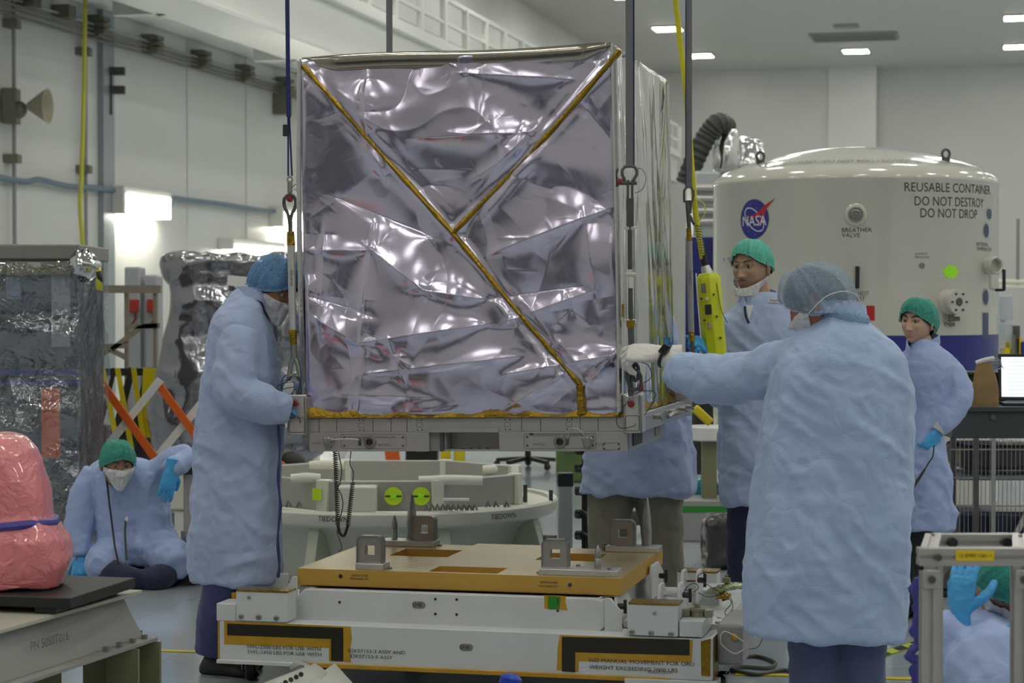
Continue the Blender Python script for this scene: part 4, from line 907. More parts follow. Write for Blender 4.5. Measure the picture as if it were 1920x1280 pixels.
# ================================================================== PEOPLE
_lat = np.random.RandomState(3).rand(32,32,32)*2-1
def vn3(p):
    i = np.floor(p).astype(int); f = p-i; f = f*f*(3-2*f); i %= 32; j = (i+1) % 32
    g = lambda a, b, c: _lat[a, b, c]
    x0, y0, z0, x1, y1, z1 = i[:,0], i[:,1], i[:,2], j[:,0], j[:,1], j[:,2]; fx, fy, fz = f[:,0], f[:,1], f[:,2]
    a = (g(x0,y0,z0)*(1-fx)+g(x1,y0,z0)*fx)*(1-fy)+(g(x0,y1,z0)*(1-fx)+g(x1,y1,z0)*fx)*fy
    b = (g(x0,y0,z1)*(1-fx)+g(x1,y0,z1)*fx)*(1-fy)+(g(x0,y1,z1)*(1-fx)+g(x1,y1,z1)*fx)*fy
    return a*(1-fz)+b*fz
def remesh(mb, voxel, smooth=4):
    me = mb.mesh('tmp'); o = bpy.data.objects.new('tmp', me); COL.objects.link(o)
    r = o.modifiers.new('r','REMESH'); r.mode = 'VOXEL'; r.voxel_size = voxel; r.use_smooth_shade = True
    if smooth: s = o.modifiers.new('s','SMOOTH'); s.factor = .5; s.iterations = smooth
    dg = bpy.context.evaluated_depsgraph_get(); ev = o.evaluated_get(dg); m2 = bpy.data.meshes.new_from_object(ev)
    bpy.data.objects.remove(o); bpy.data.meshes.remove(me)
    n = len(m2.vertices); V = np.empty(n*3); m2.vertices.foreach_get('co', V); N = np.empty(n*3); m2.vertices.foreach_get('normal', N)
    return m2, V.reshape(-1,3), N.reshape(-1,3)
def finish(me, V, name, mat, parent, world=True):
    if world and parent is not None:
        inv = np.array(XF[parent].inverted()); V = V @ inv[:3,:3].T + inv[:3,3]
    me.vertices.foreach_set('co', np.ascontiguousarray(V).ravel()); me.update(); me.name = name
    me.materials.clear()
    for q in (mat if isinstance(mat, (list,tuple)) else [mat]): me.materials.append(q)
    me.polygons.foreach_set('use_smooth', [True]*len(me.polygons))
    o = bpy.data.objects.new(name, me); COL.objects.link(o); o.parent = parent; XF[o] = XF.get(parent, Matrix()) ; return o
def folds(V, N, amp=1.0, seed=0, drape=1.0):
    p = V+seed*3.7
    c, s = math.cos(.5), math.sin(.5); q = np.stack([p[:,0]*c+p[:,2]*s, p[:,1], -p[:,0]*s+p[:,2]*c], 1)
    warp = vn3(p*3.1)[:,None]*.12
    a = 1-2.2*np.abs(vn3((p+warp)*np.array([6.5,6.5,1.3])))
    b = 1-2.4*np.abs(vn3((q+warp)*np.array([9,9,3.5])+11))
    b2 = 1-2.4*np.abs(vn3((p-warp)*np.array([7,9,12])+41))
    d = 1-2.4*np.abs(vn3(q*22+5)); m = .5+.5*vn3(p*2.2+9)
    r_ = np.stack([p[:,0]*.8-p[:,2]*.6, p[:,1], p[:,0]*.6+p[:,2]*.8], 1); e1 = 1-2.6*np.abs(vn3((r_+warp*.5)*np.array([4,4,15])+71)); m2 = .5+.5*vn3(p*1.7+33)
    h = .013*drape*a+.011*b*m+.006*b2*(1-m)+.009*e1*m2+.0030*d+.008*vn3(p*4)
    return V+N*(h*amp)[:,None]
def sring(c, rx, ry, n=28, e=2.25, rot=0.0, tilt=0.0):
    out = []
    for k in range(n):
        a = 2*PI*k/n; ca, sa = math.cos(a), math.sin(a)
        x = rx*math.copysign(abs(ca)**(2/e), ca); y = ry*math.copysign(abs(sa)**(2/e), sa)
        x, y = x*math.cos(rot)-y*math.sin(rot), x*math.sin(rot)+y*math.cos(rot)
        out.append(Vector(c)+Vector((x, y, -x*tilt)))
    return out
def cloth(name, col, grid=.0, rough=.75):
    m = pm(name, col, rough, 0, sheen=.15); n, l, b = nodes(m)
    tc = n.new('ShaderNodeTexCoord'); nz = n.new('ShaderNodeTexVoronoi'); nz.feature = 'DISTANCE_TO_EDGE'; nz.inputs['Scale'].default_value = 11
    wn = n.new('ShaderNodeTexNoise'); wn.inputs['Scale'].default_value = 4; wm = n.new('ShaderNodeVectorMath'); wm.operation = 'MULTIPLY_ADD'; wm.inputs[1].default_value = (.16,.16,.16)
    l.new(tc.outputs['Object'], wn.inputs['Vector']); l.new(wn.outputs['Color'], wm.inputs[0]); l.new(tc.outputs['Object'], wm.inputs[2]); l.new(wm.outputs[0], nz.inputs['Vector'])
    bp = n.new('ShaderNodeBump'); bp.inputs['Strength'].default_value = .26; bp.inputs['Distance'].default_value = .035; l.new(nz.outputs['Distance'], bp.inputs['Height']); l.new(bp.outputs['Normal'], b.inputs['Normal'])
    if grid:
        w = n.new('ShaderNodeTexWave'); w.bands_direction = 'Z'; w.inputs['Scale'].default_value = 32; w.inputs['Distortion'].default_value = .5
        l.new(tc.outputs['Object'], w.inputs['Vector']); mx = n.new('ShaderNodeMix'); mx.data_type = 'RGBA'
        mr = n.new('ShaderNodeMapRange'); mr.inputs['From Min'].default_value = .82; mr.inputs['From Max'].default_value = 1.0; mr.inputs['To Max'].default_value = grid
        l.new(w.outputs['Fac'], mr.inputs['Value']); l.new(mr.outputs['Result'], mx.inputs['Factor']); mx.inputs[6].default_value = (*col,1); mx.inputs[7].default_value = (*[min(1,x*1.35) for x in col],1)
        l.new(mx.outputs[2], b.inputs['Base Color'])
    return m
M['coat'] = cloth('pale_blue_gown', (.36,.44,.65)); M['coatgrid'] = cloth('pale_blue_ribbed_gown', (.37,.48,.70), .28); M['coatdeep'] = cloth('blue_gown', (.34,.43,.70))
M['jeans'] = cloth('blue_jeans', (.075,.095,.19)); M['navy'] = cloth('navy_trousers', (.012,.014,.055)); M['bluepants'] = cloth('dark_blue_trousers', (.035,.040,.14)); M['blackp'] = cloth('black_trousers', (.008,.008,.010)); M['khaki'] = cloth('khaki_trousers', (.20,.185,.14))
M['gloveb'] = pm('blue_nitrile', (.06,.36,.72), .4, bump=.3, bs=60); M['glovew'] = pm('white_glove', (.68,.66,.62), .6, bump=.4, bs=50)
M['shoe'] = pm('dark_shoe', (.03,.03,.028), .6, var=.3, vs=12); M['cuff'] = pm('knit_cuff', (.5,.5,.52), .8, bump=.4, bs=200)
def net(name, col, a0, a1, sc=85, st=6):
    m = pm(name, col, .7); n, l, b = nodes(m); m.surface_render_method = 'DITHERED' if hasattr(m,'surface_render_method') else None
    tc = n.new('ShaderNodeTexCoord'); mp = n.new('ShaderNodeMapping'); mp.inputs['Scale'].default_value = (1,1,1.0)
    nz = n.new('ShaderNodeTexNoise'); nz.inputs['Scale'].default_value = sc; nz.inputs['Detail'].default_value = 4; nz.inputs['Distortion'].default_value = 2.0
    l.new(tc.outputs['Object'], mp.inputs[0]); l.new(mp.outputs[0], nz.inputs['Vector'])
    mr = n.new('ShaderNodeMapRange'); mr.inputs['From Min'].default_value = .35; mr.inputs['From Max'].default_value = .68; mr.inputs['To Min'].default_value = a0; mr.inputs['To Max'].default_value = a1
    l.new(nz.outputs['Fac'], mr.inputs['Value']); l.new(mr.outputs['Result'], b.inputs['Alpha'])
    bp = n.new('ShaderNodeBump'); bp.inputs['Strength'].default_value = .6; bp.inputs['Distance'].default_value = .004; l.new(nz.outputs['Fac'], bp.inputs['Height']); l.new(bp.outputs['Normal'], b.inputs['Normal'])
    return m
M['capgreen'] = net('green_hair_net', (.13,.60,.45), .62, .92); M['capgreen2'] = net('dark_green_hair_net', (.06,.42,.32), .5, .85); M['capblue'] = net('blue_hair_net', (.17,.38,.68), .42, .75)
M['capgrey'] = net('grey_blue_hair_net', (.38,.50,.64), .36, .56); M['maskw'] = net('white_mask', (.72,.70,.72), .72, .98, 40)
M['capedge_green'] = pm('green_elastic', (.10,.55,.42), .7); M['capedge_blue'] = pm('blue_elastic', (.15,.38,.72), .7)
def skin(name, col): return pm(name, col, .5, var=.10, vs=18, sss=.12, bump=.1, bs=220)
M['eyew'] = pm('eye_white', (.33,.29,.27), .25); M['iris'] = pm('iris', (.03,.018,.012), .15)
def head_point(a, e, kx=1.0, female=False):
    d = np.array([math.cos(e)*math.sin(a), math.cos(e)*math.cos(a), math.sin(e)])
    x, y, z = .077*d[0], .097*d[1], .120*d[2]
    t = max(0, -z/.118)
    x *= 1-.30*t**1.6 if y > -.01 else 1-.42*t**1.2
    if y < 0: y *= 1-.40*t**1.1
    if y > 0 and t > 0: y = y*(1-.10*t**2)+.018*t*max(0, d[1])
    if y > .062: y = .062+(y-.062)*.72
    if y > .02 and z < .08:
        g = lambda cx, cz, w, h: math.exp(-((abs(x)-cx)/w)**2-((z-cz)/h)**2); f = min(1, (y-.02)/.03)
        y += f*(.006*g(.026,.030,.022,.008) - .013*g(.031,.010,.014,.010) + .007*g(.045,-.018,.018,.016)
              + .0085*g(.011,-.034,.006,.006) + .006*g(0,-.056,.020,.0045) + .0055*g(0,-.067,.018,.005) - .006*g(0,-.0615,.024,.0018) + .009*g(0,-.098,.020,.014) - .003*g(0,-.081,.016,.005))
        if -.044 < z < .022:
            s = (.022-z)/.060; w = .0075+.005*s
            y += f*math.exp(-(x/w)**2)*(.004+.026*s**1.15)*(1 if z > -.034 else max(0, (z+.044)/.010))
    return x, y, z
def head_mb(mb, H, k, female=False, neck=True, na=150, ne=110):
    vs = []; fs = []
    for i in range(ne+1):
        e = PI/2-PI*i/ne
        for j in range(na):
            a = 2*PI*j/na
            x, y, z = head_point(a, e, k, female); vs.append(H @ (Vector((x,y,z))*k))
    for i in range(ne):
        for j in range(na): w = (j+1) % na; fs.append((i*na+j, (i+1)*na+j, (i+1)*na+w, i*na+w))
    mb.add(vs, fs)
    for s in (-1,1):       # ears
        pts = []
        m = MB(); m.ball((0,0,0), (.007,.019,.031), 14, 10)
        for t in range(16):
            pass
        m.tube([Vector((s*.005, .016*math.cos(q), .003+.028*math.sin(q))) for q in [-2.2+i*.42 for i in range(14)]], .0035, 6)
        rot = Matrix.Rotation(s*-.35, 3, 'Z') @ Matrix.Rotation(.15, 3, 'X')
        mb.add([H @ ((rot @ p + Vector((s*.078,-.008,-.008)))*k) for p in m.v], m.f)
def cap_mesh(H, k, front, back, side, s0, puff, seed, bag=0.0, frill=.006, na=96, nt=30, wr=.004):
    rr = random.Random(seed); vs = []; fs = []
    ph = [rr.random()*7 for _ in range(6)]
    for i in range(nt+2):
        t = max(0, (i-1)/nt)
        for j in range(na):
            a = 2*PI*j/na; ca = math.cos(a)
            ze = (front*max(0,ca)**1.5+back*max(0,-ca)**1.2+side*(1-abs(ca))**1.0)
            e0 = math.asin(max(-.9,min(.9,ze/.120))); e = e0+(PI/2-e0)*t
            fl = math.sin(PI*min(1, t*1.15+.04))**.5 if t < .87 else math.sin(PI*min(1,.87*1.15+.04))**.5*max(.55,(1-(t-.87)*2.2))
            pl = wr*(math.sin(a*17+ph[0]+3*math.sin(a*3))+.6*math.sin(a*31+ph[1]))*(1-t)**1.2+wr*1.2*noise.noise(Vector((a*1.7,t*4,seed)))
            s = s0+puff*fl; x, y, z = .081*math.cos(e)*math.sin(a)*s, .101*math.cos(e)*ca*s, .121*math.sin(e)*s
            n = Vector((x,y,z)).normalized(); v = Vector((x,y,z))+n*pl
            v.y -= bag*max(0,-ca)*fl*(1-t)*1.2
            v.z -= bag*.5*max(0,-ca)*fl*(1-t)
            if i == 0: v += n*frill; v.z -= .006
            vs.append(H @ (v*k))
    for i in range(nt+1):
        for j in range(na): w = (j+1) % na; fs.append((i*na+j, i*na+w, (i+1)*na+w, (i+1)*na+j))
    mb = MB(); mb.add(vs, fs); return mb
def mask_mesh(H, k, ztop, zbot, amax, off, seed, zside=None, bulge=.012):
    na, nt = 40, 18; vs = []; fs = []
    for i in range(nt+1):
        t = i/nt
        for j in range(na+1):
            u = -1+2*j/na; a = u*amax; zt = ztop+((zside if zside is not None else ztop)-ztop)*u*u; zb = zbot+(zt-.012-zbot)*abs(u)**2.4; z = zt+(zb-zt)*t
            e = math.asin(max(-.98,min(.98,z/.120))); x, y, zz = head_point(a, e)
            # straight drape in front of the nose
            d = Vector((x,y,0)).normalized(); r = math.hypot(x,y); rr_ = max(r, .066+.026*math.exp(-(u/.45)**2)) if abs(u) < .8 else r
            p = d*(rr_+off+bulge*math.sin(PI*t)*(1-u*u)+.003*noise.noise(Vector((u*9,t*3,seed)))+.002*math.sin(u*26+seed)); vs.append(H @ (Vector((p.x,p.y,zz))*k))
    for i in range(nt):
        for j in range(na): fs.append((i*(na+1)+j, (i+1)*(na+1)+j, (i+1)*(na+1)+j+1, i*(na+1)+j+1))
    mb = MB(); mb.add(vs, fs); return mb
def head_frame(c, yaw, pitch, roll=0.0):
    f = Vector((math.sin(yaw)*math.cos(pitch), -math.cos(yaw)*math.cos(pitch), -math.sin(pitch)))
    x = f.cross(Vector((0,0,1))).normalized(); z = x.cross(f)
    m = Matrix((x, f, z)).transposed(); m = Matrix.Rotation(roll, 3, f) @ m
    return Matrix.Translation(Vector(c)) @ m.to_4x4()
def hand_mesh(Hm, k=1.0, curl=(.5,.7,.5), thumb=(.9,.3), spread=.06, side=1, cuff=.06, curls=None):
    mb = MB(); T = lambda p: Hm @ (Vector((p[0]*side, p[1], p[2]))*k)
    rings = []
    for (y, w, t) in ((-cuff,.032,.027),(-.02,.029,.022),(0,.030,.020),(.025,.038,.019),(.06,.043,.017),(.085,.043,.014),(.100,.036,.010)):
        rings.append([T((w*math.cos(2*PI*q/20), y, t*math.sin(2*PI*q/20))) for q in range(20)])
    mb.loft(rings)
    for i, (x, L, sp) in enumerate(((.031,.072,1.2),(.011,.080,.3),(-.010,.075,-.5),(-.030,.060,-1.4))):
        p = Vector((x,.086 if i < 3 else .080,0)); ang = 0; pts = [p-Vector((0,.02,0)), p]; r = [.0105,.0105]
        cs = curls[i] if curls else curl
        for s, (l, c) in enumerate(zip((.46,.30,.24), cs)):
            ang += c; d = Vector((math.sin(sp*spread), math.cos(ang)*math.cos(sp*spread), -math.sin(ang))); p = p+d*L*l; pts.append(p); r.append(.0095-.0008*s)
        mb.tube([T(q) for q in pts], [q*k for q in r], 10); mb.ball(T(pts[-1]), r[-1]*k, 10, 6)
    p = Vector((.026,.018,-.006)); d = Vector((.72,.62,-.30)).normalized(); pts = [p-d*.012, p]; r = [.015,.015]
    ax = Vector((0,1,0))
    for s, (l, c) in enumerate(((.042,0),(.034,thumb[0]*.5),(.026,thumb[1]))):
        d = (d+Vector((-.9*c,.2*c,-.6*c))).normalized(); p = p+d*l; pts.append(p); r.append((.0135,.0115,.010)[s])
    mb.tube([T(q) for q in pts], [q*k for q in r], 10); mb.ball(T(pts[-1]), r[-1]*k, 10, 6)
    return mb
def basis(o, d, up):      # hand frame: y along the fingers, z out of the back of the hand
    y = Vector(d).normalized(); x = y.cross(Vector(up)).normalized(); z = x.cross(y)
    return Matrix.Translation(Vector(o)) @ Matrix((x,y,z)).transposed().to_4x4()
def px_ring(l, r, y, Y, ry, e=2.25, rot=0.0, tilt=0.0):
    a, b = P(l, y, Y), P(r, y, Y); return sring((a+b)/2, (b.x-a.x)/2, ry, 32, e, rot, tilt)
def person(label, foot, rings, sleeves, head, legs, coat='coat', trousers='navy', skincol=(.42,.22,.14), seed=1, group=None, cap=None, hair=(.02,.015,.01), mask=None,
           gloves=(), collar=None, extra_cloth=(), voxel=.0095, amp=1.0, feet=(), brow=True, neck_to=None, lips=False):
    root = thing('person', label, 'person', foot, 0, group)
    sk = skin('skin_%d' % seed, skincol)
    # gown
    mb = MB(); mb.loft(rings)
    for pts, rad in sleeves:
        pp = spline(pts, 6); n = len(pp); rr_ = [rad[min(int(i/6), len(rad)-2)]*(1-(i/6-int(i/6)))+rad[min(int(i/6), len(rad)-2)+1]*(i/6-int(i/6)) if i < n-1 else rad[-1] for i in range(n)]
        mb.tube(pp, rr_, 18)
    for fn in extra_cloth: fn(mb)
    me, V, N = remesh(mb, voxel, 6); V = folds(V, N, amp, seed); g = finish(me, V, 'gown', M[coat], root)
    # body under the gown, one continuous surface with the head
    hc, yaw, pitch, roll, k = head; H = head_frame(hc, yaw, pitch, roll)
    mb = MB(); hip = Vector(hc); top = sum(rings[-1], Vector())/len(rings[-1]); mid = sum(rings[len(rings)//2], Vector())/32
    body = MB()
    nk = H @ (Vector((0,-.028,-.085))*k); body.tube(spline([H @ (Vector((0,-.015,-.05))*k), nk, (nk+top)/2+Vector((0,0,-.01)), top+Vector((0,0,-.06))],4), [.054*k]*9+[.058,.06,.065,.07], 16)
    hipc = Vector(legs[0][0][0]).lerp(Vector(legs[-1][0][0]), .5)
    body.tube([top+Vector((0,0,-.05)), (top+hipc)/2+Vector((0,0,.05)), hipc], [.08,.088,.08], 16)
    for pts, rad in sleeves: body.tube(spline(pts,4), .036, 10)
    for pts, rad in legs: body.tube(spline(pts,4), .05, 10)
    me2, V2, N2 = remesh(body, .014, 3); hm = MB(); head_mb(hm, H, k)
    b0 = MB(); b0.add([Vector(p) for p in V2], [tuple(q.vertices) for q in me2.polygons]); o0 = len(b0.v); b0.add(hm.v, hm.f); bpy.data.meshes.remove(me2)
    b0.build('body', sk, root, world=True, angle=0)
    # face
    for s in (-1,1):
        c = H @ (Vector((s*.031,.0722,.0090))*k); fwd = (H.to_3x3() @ Vector((0,1,0)))
        ey = MB().ball(c, .0112*k, 16, 10).build('eye', M['eyew'], root, world=True, angle=0)
        MB().ball(c+fwd*.0058*k, .0066*k, 12, 8).build('iris', M['iris'], ey, world=True, angle=0)
        m = MB(); m.tube([H @ (Vector((s*(.013+.034*t), .0865-.013*t*t, .0155+.008*math.sin(PI*t)))*k) for t in (0,.2,.4,.6,.8,1)], [.0022*k,.0035*k,.0035*k,.0035*k,.003*k,.001], 6)
        m.build('eyelid', sk, root, world=True)
        if brow:
            m = MB(); m.tube([H @ (Vector((s*(.012+.038*t), .0925-.020*t*t, .030+.007*math.sin(PI*t*.8)))*k) for t in (0,.25,.5,.75,1)], [.0025*k,.0036*k,.0034*k,.0028*k,.001], 6); m.build('eyebrow', pm('brow_%d' % seed, hair, .8), root, world=True)
    m = MB(); m.tube([H @ (Vector((x,.0870-abs(x)*.32,-.0615-.25*abs(x)*.3))*k) for x in (-.023,-.015,-.007,0,.007,.015,.023)], [.001,.0022,.003,.0026,.003,.0022,.001], 6)
    m.build('lips', pm('lips_%d' % seed, tuple(c*f for c, f in zip(skincol,(.95,.62,.62))), .5), root, world=True)
    # hair and cap
    if cap:
        kind, fr, bk, sd, s0, puff, bag = cap
        cap_mesh(H, k, fr+.004, bk-.012, sd-.010, 1.03, .015, seed+3, 0, 0, wr=.001).build('hair', pm('hair_%d' % seed, hair, .75, bump=.6, bs=120), root, world=True, angle=0)
        c_ = cap_mesh(H, k, fr, bk, sd, s0, puff, seed, bag); co = c_.build('hair_net', M[kind], root, world=True, angle=0)
        e_ = MB(); e_.tube([c_.v[96+j] for j in range(96)], .0035, 6, closed=True); e_.build('elastic_edge', M['capedge_green' if 'green' in kind else 'capedge_blue'], co, world=True) if kind != 'capgrey' else None
    if mask: mask_mesh(H, k, *mask).build('face_mask', M['maskw'], root, world=True, angle=0, solid=.0015)
    # trousers, shoes, gloves
    mb = MB()
    for pts, rad in legs:
        pp = spline(pts, 4); n = len(pp); mb.tube(pp, [rad[0]+(rad[-1]-rad[0])*i/(n-1) for i in range(n)], 16)
    mb.ball(hipc, (.10,.085,.10), 16, 10)
    me, V, N = remesh(mb, .013, 3); V = folds(V, N, .55*amp, seed+5, .4); finish(me, V, 'trousers', M[trousers], root)
    for f, d in feet:
        f = Vector(f); d = Vector(d).normalized(); s = Vector((-d.y,d.x,0)); m = MB(); rs_ = []
        for y, w, h in ((-.09,.028,.05),(-.07,.038,.085),(-.02,.038,.092),(.04,.043,.065),(.10,.048,.048),(.155,.040,.036),(.175,.02,.022)):
            rs_.append([f+d*y+s*w*math.cos(2*PI*q/16)+Vector((0,0,max(0.0,h/2+h/2*math.sin(2*PI*q/16)))) for q in range(16)])
        m.loft(rs_); m.build('shoe', M['shoe'], root, world=True, angle=60)
    for kind, Hm, kw in gloves:
        me, V, N = remesh(hand_mesh(Hm, **kw), .0032, 3); V = V+N*(.0012*vn3(V*60)+.0018*(1-2*np.abs(vn3(V*28+3))))[:,None]; finish(me, V, 'glove', M[kind], root)
    if collar:
        m = MB(); cs = [Vector(q) for q in collar[0]]; hgt, lean = collar[1], collar[2]; cen = sum(cs, Vector())/len(cs); pp = spline(cs, 6)
        lo, hi = pp, [p+Vector((0,0,hgt))+(cen-p).normalized()*lean for p in pp]; n = len(pp); vs = []; th = .006
        for p, q in zip(lo, hi): o_ = (p-cen); o_.z = 0; o_.normalize(); vs += [p+o_*th, q+o_*th, q, p]
        fs = []
        for i in range(n-1):
            for a in range(4): b = (a+1) % 4; fs.append((i*4+a, i*4+b, (i+1)*4+b, (i+1)*4+a))
        fs += [(3,2,1,0), tuple(4*(n-1)+a for a in range(4))]
        m.add(vs, fs); m.build('collar', M[coat], root, world=True, angle=50)
    return root, H, k
def fl(px, Y): return Vector(((px-960)/F_PX*Y, Y, 0))
# ---- tall man on the left, in profile, bending his head to the lug
YA = 8.95
ringsA = [px_ring(*a) for a in ((360,519,1086,YA,.20),(357,522,1040,YA,.21),(362,522,950,YA,.21),(366,523,860,YA,.20),(372,524,790,YA,.20),(381,522,730,YA,.19),(388,516,680,YA,.20),(396,508,635,YA,.215),(408,500,600,YA,.20),(424,494,575,YA,.15),(440,490,557,YA,.085),(448,486,549,YA,.07))]
slA = [([P(452,625,YA-.17),P(440,680,YA-.22),P(446,735,YA-.25),P(490,757,YA-.24),P(536,769,YA-.19)], [.062,.078,.082,.070,.052]),
       ([P(455,615,YA+.17),P(480,680,YA+.20),P(520,725,YA+.13),P(556,742,YA+.02)], [.062,.066,.058,.046])]
pA, HA, kA = person('person in pale blue gown and blue hair net stooping left of the foil box', fl(440,YA), ringsA, slA,
   (P(513,540,YA), math.radians(58), math.radians(28), math.radians(0), 1.10),
   [([P(425,960,YA-.08),P(422,1090,YA-.09),Vector((P(415,1180,YA).x,YA-.10,.26)),Vector((P(408,1180,YA).x,YA-.10,.09))],[.10,.085]),([P(440,960,YA+.1),P(436,1090,YA+.1),Vector((P(428,1180,YA).x,YA+.14,.26)),Vector((P(422,1180,YA).x,YA+.14,.09))],[.09,.075])],
   'coat','bluepants', (.30,.15,.09), 11, None, ('capblue',.052,-.030,-.002,1.06,.16,.0), (.02,.015,.012), (-.018,-.125,1.45,.004,4,-.005,.006),
   gloves=[('gloveb', basis(P(545,768,YA-.16), (.75,.15,-.05), (.0,-.75,.65)), dict(curl=(.5,.5,.4), side=-1, k=1.0)),
           ('gloveb', basis(P(558,745,YA+.01), (.5,-.5,-.35), (.8,.1,.6)), dict(curl=(.35,.5,.5), side=1, k=1.0))],
   collar=([P(498,585,YA-.045),P(490,566,YA-.085),P(462,556,YA-.085),P(446,556,YA),P(462,556,YA+.085),P(490,566,YA+.085),P(500,585,YA+.05)], .045, .004),
   feet=[(Vector((P(418,1180,YA).x+.0,YA-.10,0)),(.9,-.35,0)),(Vector((P(424,1180,YA).x,YA+.14,0)),(.8,-.6,0))], voxel=.009)
# dark slit of the open gown front
mb = MB(); mb.tube(spline([P(521,795,YA-.175),P(524,840,YA-.185),P(521,900,YA-.19),P(525,950,YA-.19),P(520,1010,YA-.19),P(523,1060,YA-.18),P(520,1083,YA-.17)],5), [.004+.004*abs(math.sin(i*.5)) for i in range(31)], 6); mb.build('gown_opening', M['bluepants'], pA, world=True)
# ---- man in front, seen from behind, left arm stretched out to the sling
YB = 7.80
ringsB = [px_ring(*a) for a in ((1402,1690,1190,YB,.21,2.5,0,.03),(1401,1694,1130,YB,.22,2.5),(1408,1698,1030,YB,.225,2.5),(1416,1702,930,YB,.225,2.5),(1426,1706,840,YB,.22,2.5),(1436,1709,760,YB,.21,2.5),(1448,1704,710,YB,.20,2.4),(1464,1692,672,YB,.185,2.4),(1484,1672,643,YB,.16,2.3),(1505,1648,620,YB,.125,2.2),(1522,1628,602,YB,.095,2.1),(1530,1618,590,YB,.085,2.0))]
slB = [([P(1500,672,YB+.02),P(1450,690,YB+.14),P(1390,708,YB+.26),P(1330,712,YB+.40),P(1271,693,YB+.50)], [.085,.098,.094,.086,.080]),
       ([P(1660,690,YB+.03),P(1672,760,YB+.08),P(1650,830,YB+.20),P(1600,850,YB+.32)], [.08,.075,.065,.055])]
gB = basis(P(1240,663,YB+.54), (-.90,.12,.03), (0,-.55,.85))
pB, HB, kB = person('person in ribbed blue gown seen from behind, arm reaching out to the foil box', fl(1570,YB), ringsB, slB,
   (P(1530,566,YB+.0), math.radians(-104), math.radians(30), 0, 1.12),
   [([P(1528,1000,YB),P(1529,1190,YB),Vector((P(1530,1180,YB).x,YB,.25)),Vector((P(1530,1180,YB).x,YB,.08))],[.105,.098]),([P(1612,1000,YB),P(1612,1190,YB),Vector((P(1612,1180,YB).x,YB,.25)),Vector((P(1612,1180,YB).x,YB,.08))],[.105,.098])],
   'coatgrid','jeans', (.40,.16,.09), 12, None, ('capgrey',.050,-.045,-.040,1.10,.12,.020), (.05,.045,.045), (-.015,-.120,1.30,.006,8,.0),
   gloves=[('glovew', gB, dict(curls=((.55,.75,.55),(.75,.85,.6),(.9,.9,.6),(1.0,.9,.6)), side=1, k=1.38, thumb=(.9,.5), cuff=.06)),
           ('glovew', basis(P(1598,850,YB+.34), (-.6,.6,-.1), (0,.2,.9)), dict(side=-1))],
   collar=([P(1516,620,YB+.07),P(1512,600,YB+.0),P(1530,588,YB-.085),P(1572,586,YB-.10),P(1612,590,YB-.06),P(1624,600,YB+.02),P(1606,610,YB+.09)], .048, .006),
   feet=[(fl(1530,YB),(-.2,1,0)),(fl(1612,YB),(.25,1,0))], voxel=.009, amp=.95)
# knit wrist and smart watch
MB().tube([P(1292,690,YB+.49),P(1262,677,YB+.52),P(1240,664,YB+.54)], [.052,.047,.040], 18).build('glove_cuff', M['glovew'], pB, world=True)
wa = thing('wrist_watch', 'black square smart watch worn over the white glove', 'watch', P(1247,655,YB+.46), 0)
q = P(1247,655,YB+.46); mb = MB(); ax = (P(1262,668,YB+.515)-P(1225,648,YB+.555)).normalized()
u_, v_, _d = frame_of(ax); c0 = P(1248,668,YB+.535)
mb.tube([c0+u_*.049*math.cos(2*PI*i/24)+v_*.045*math.sin(2*PI*i/24) for i in range(24)], .007, 6, closed=True); mb.build('strap', M['black'], wa, world=True)
cdir = Vector((-.15,-.80,.55)).normalized(); x_ = ax; y_ = cdir.cross(x_).normalized(); rm = Matrix((x_, y_, cdir)).transposed()
mb = MB(); mb.box(c0+cdir*.050, (.036,.044,.012), rm); wb = mb.build('case', pm('watch_case',(.03,.03,.035),.25), wa, world=True, bevel=.004)
MB().box(c0+cdir*.0565, (.028,.035,.002), rm).build('screen', pm('watch_glass',(.004,.004,.005),.05), wb, world=True)
# second bouffant fold with strings behind his head
hm = Matrix.Translation(P(1578,590,YB-.03)) @ Matrix.Rotation(.25,4,'Y')
mb = MB(); mb.ball((0,0,0), (.110,.085,.040), 28, 14)
mb.v = [hm @ (p+Vector((0,0,.004*math.sin(p.x*130+2)*(1 if p.z>0 else .3)))) for p in mb.v]; mb.build('hood_fold', net('pale_blue_net', (.32,.50,.72), .45, .85), pB, world=True, angle=0)
MB().tube(spline([P(1511,594,YB-.09),P(1530,572,YB-.13),P(1552,554,YB-.14),P(1580,546,YB-.12),P(1605,552,YB-.08),P(1616,572,YB-.05)],6), .0016, 6).build('mask_string', M['paper'], pB, world=True)
MB().tube(spline([P(1512,588,YB-.09),P(1504,600,YB-.06),P(1496,606,YB-.03)],6), .0016, 6).build('mask_string', M['paper'], pB, world=True)
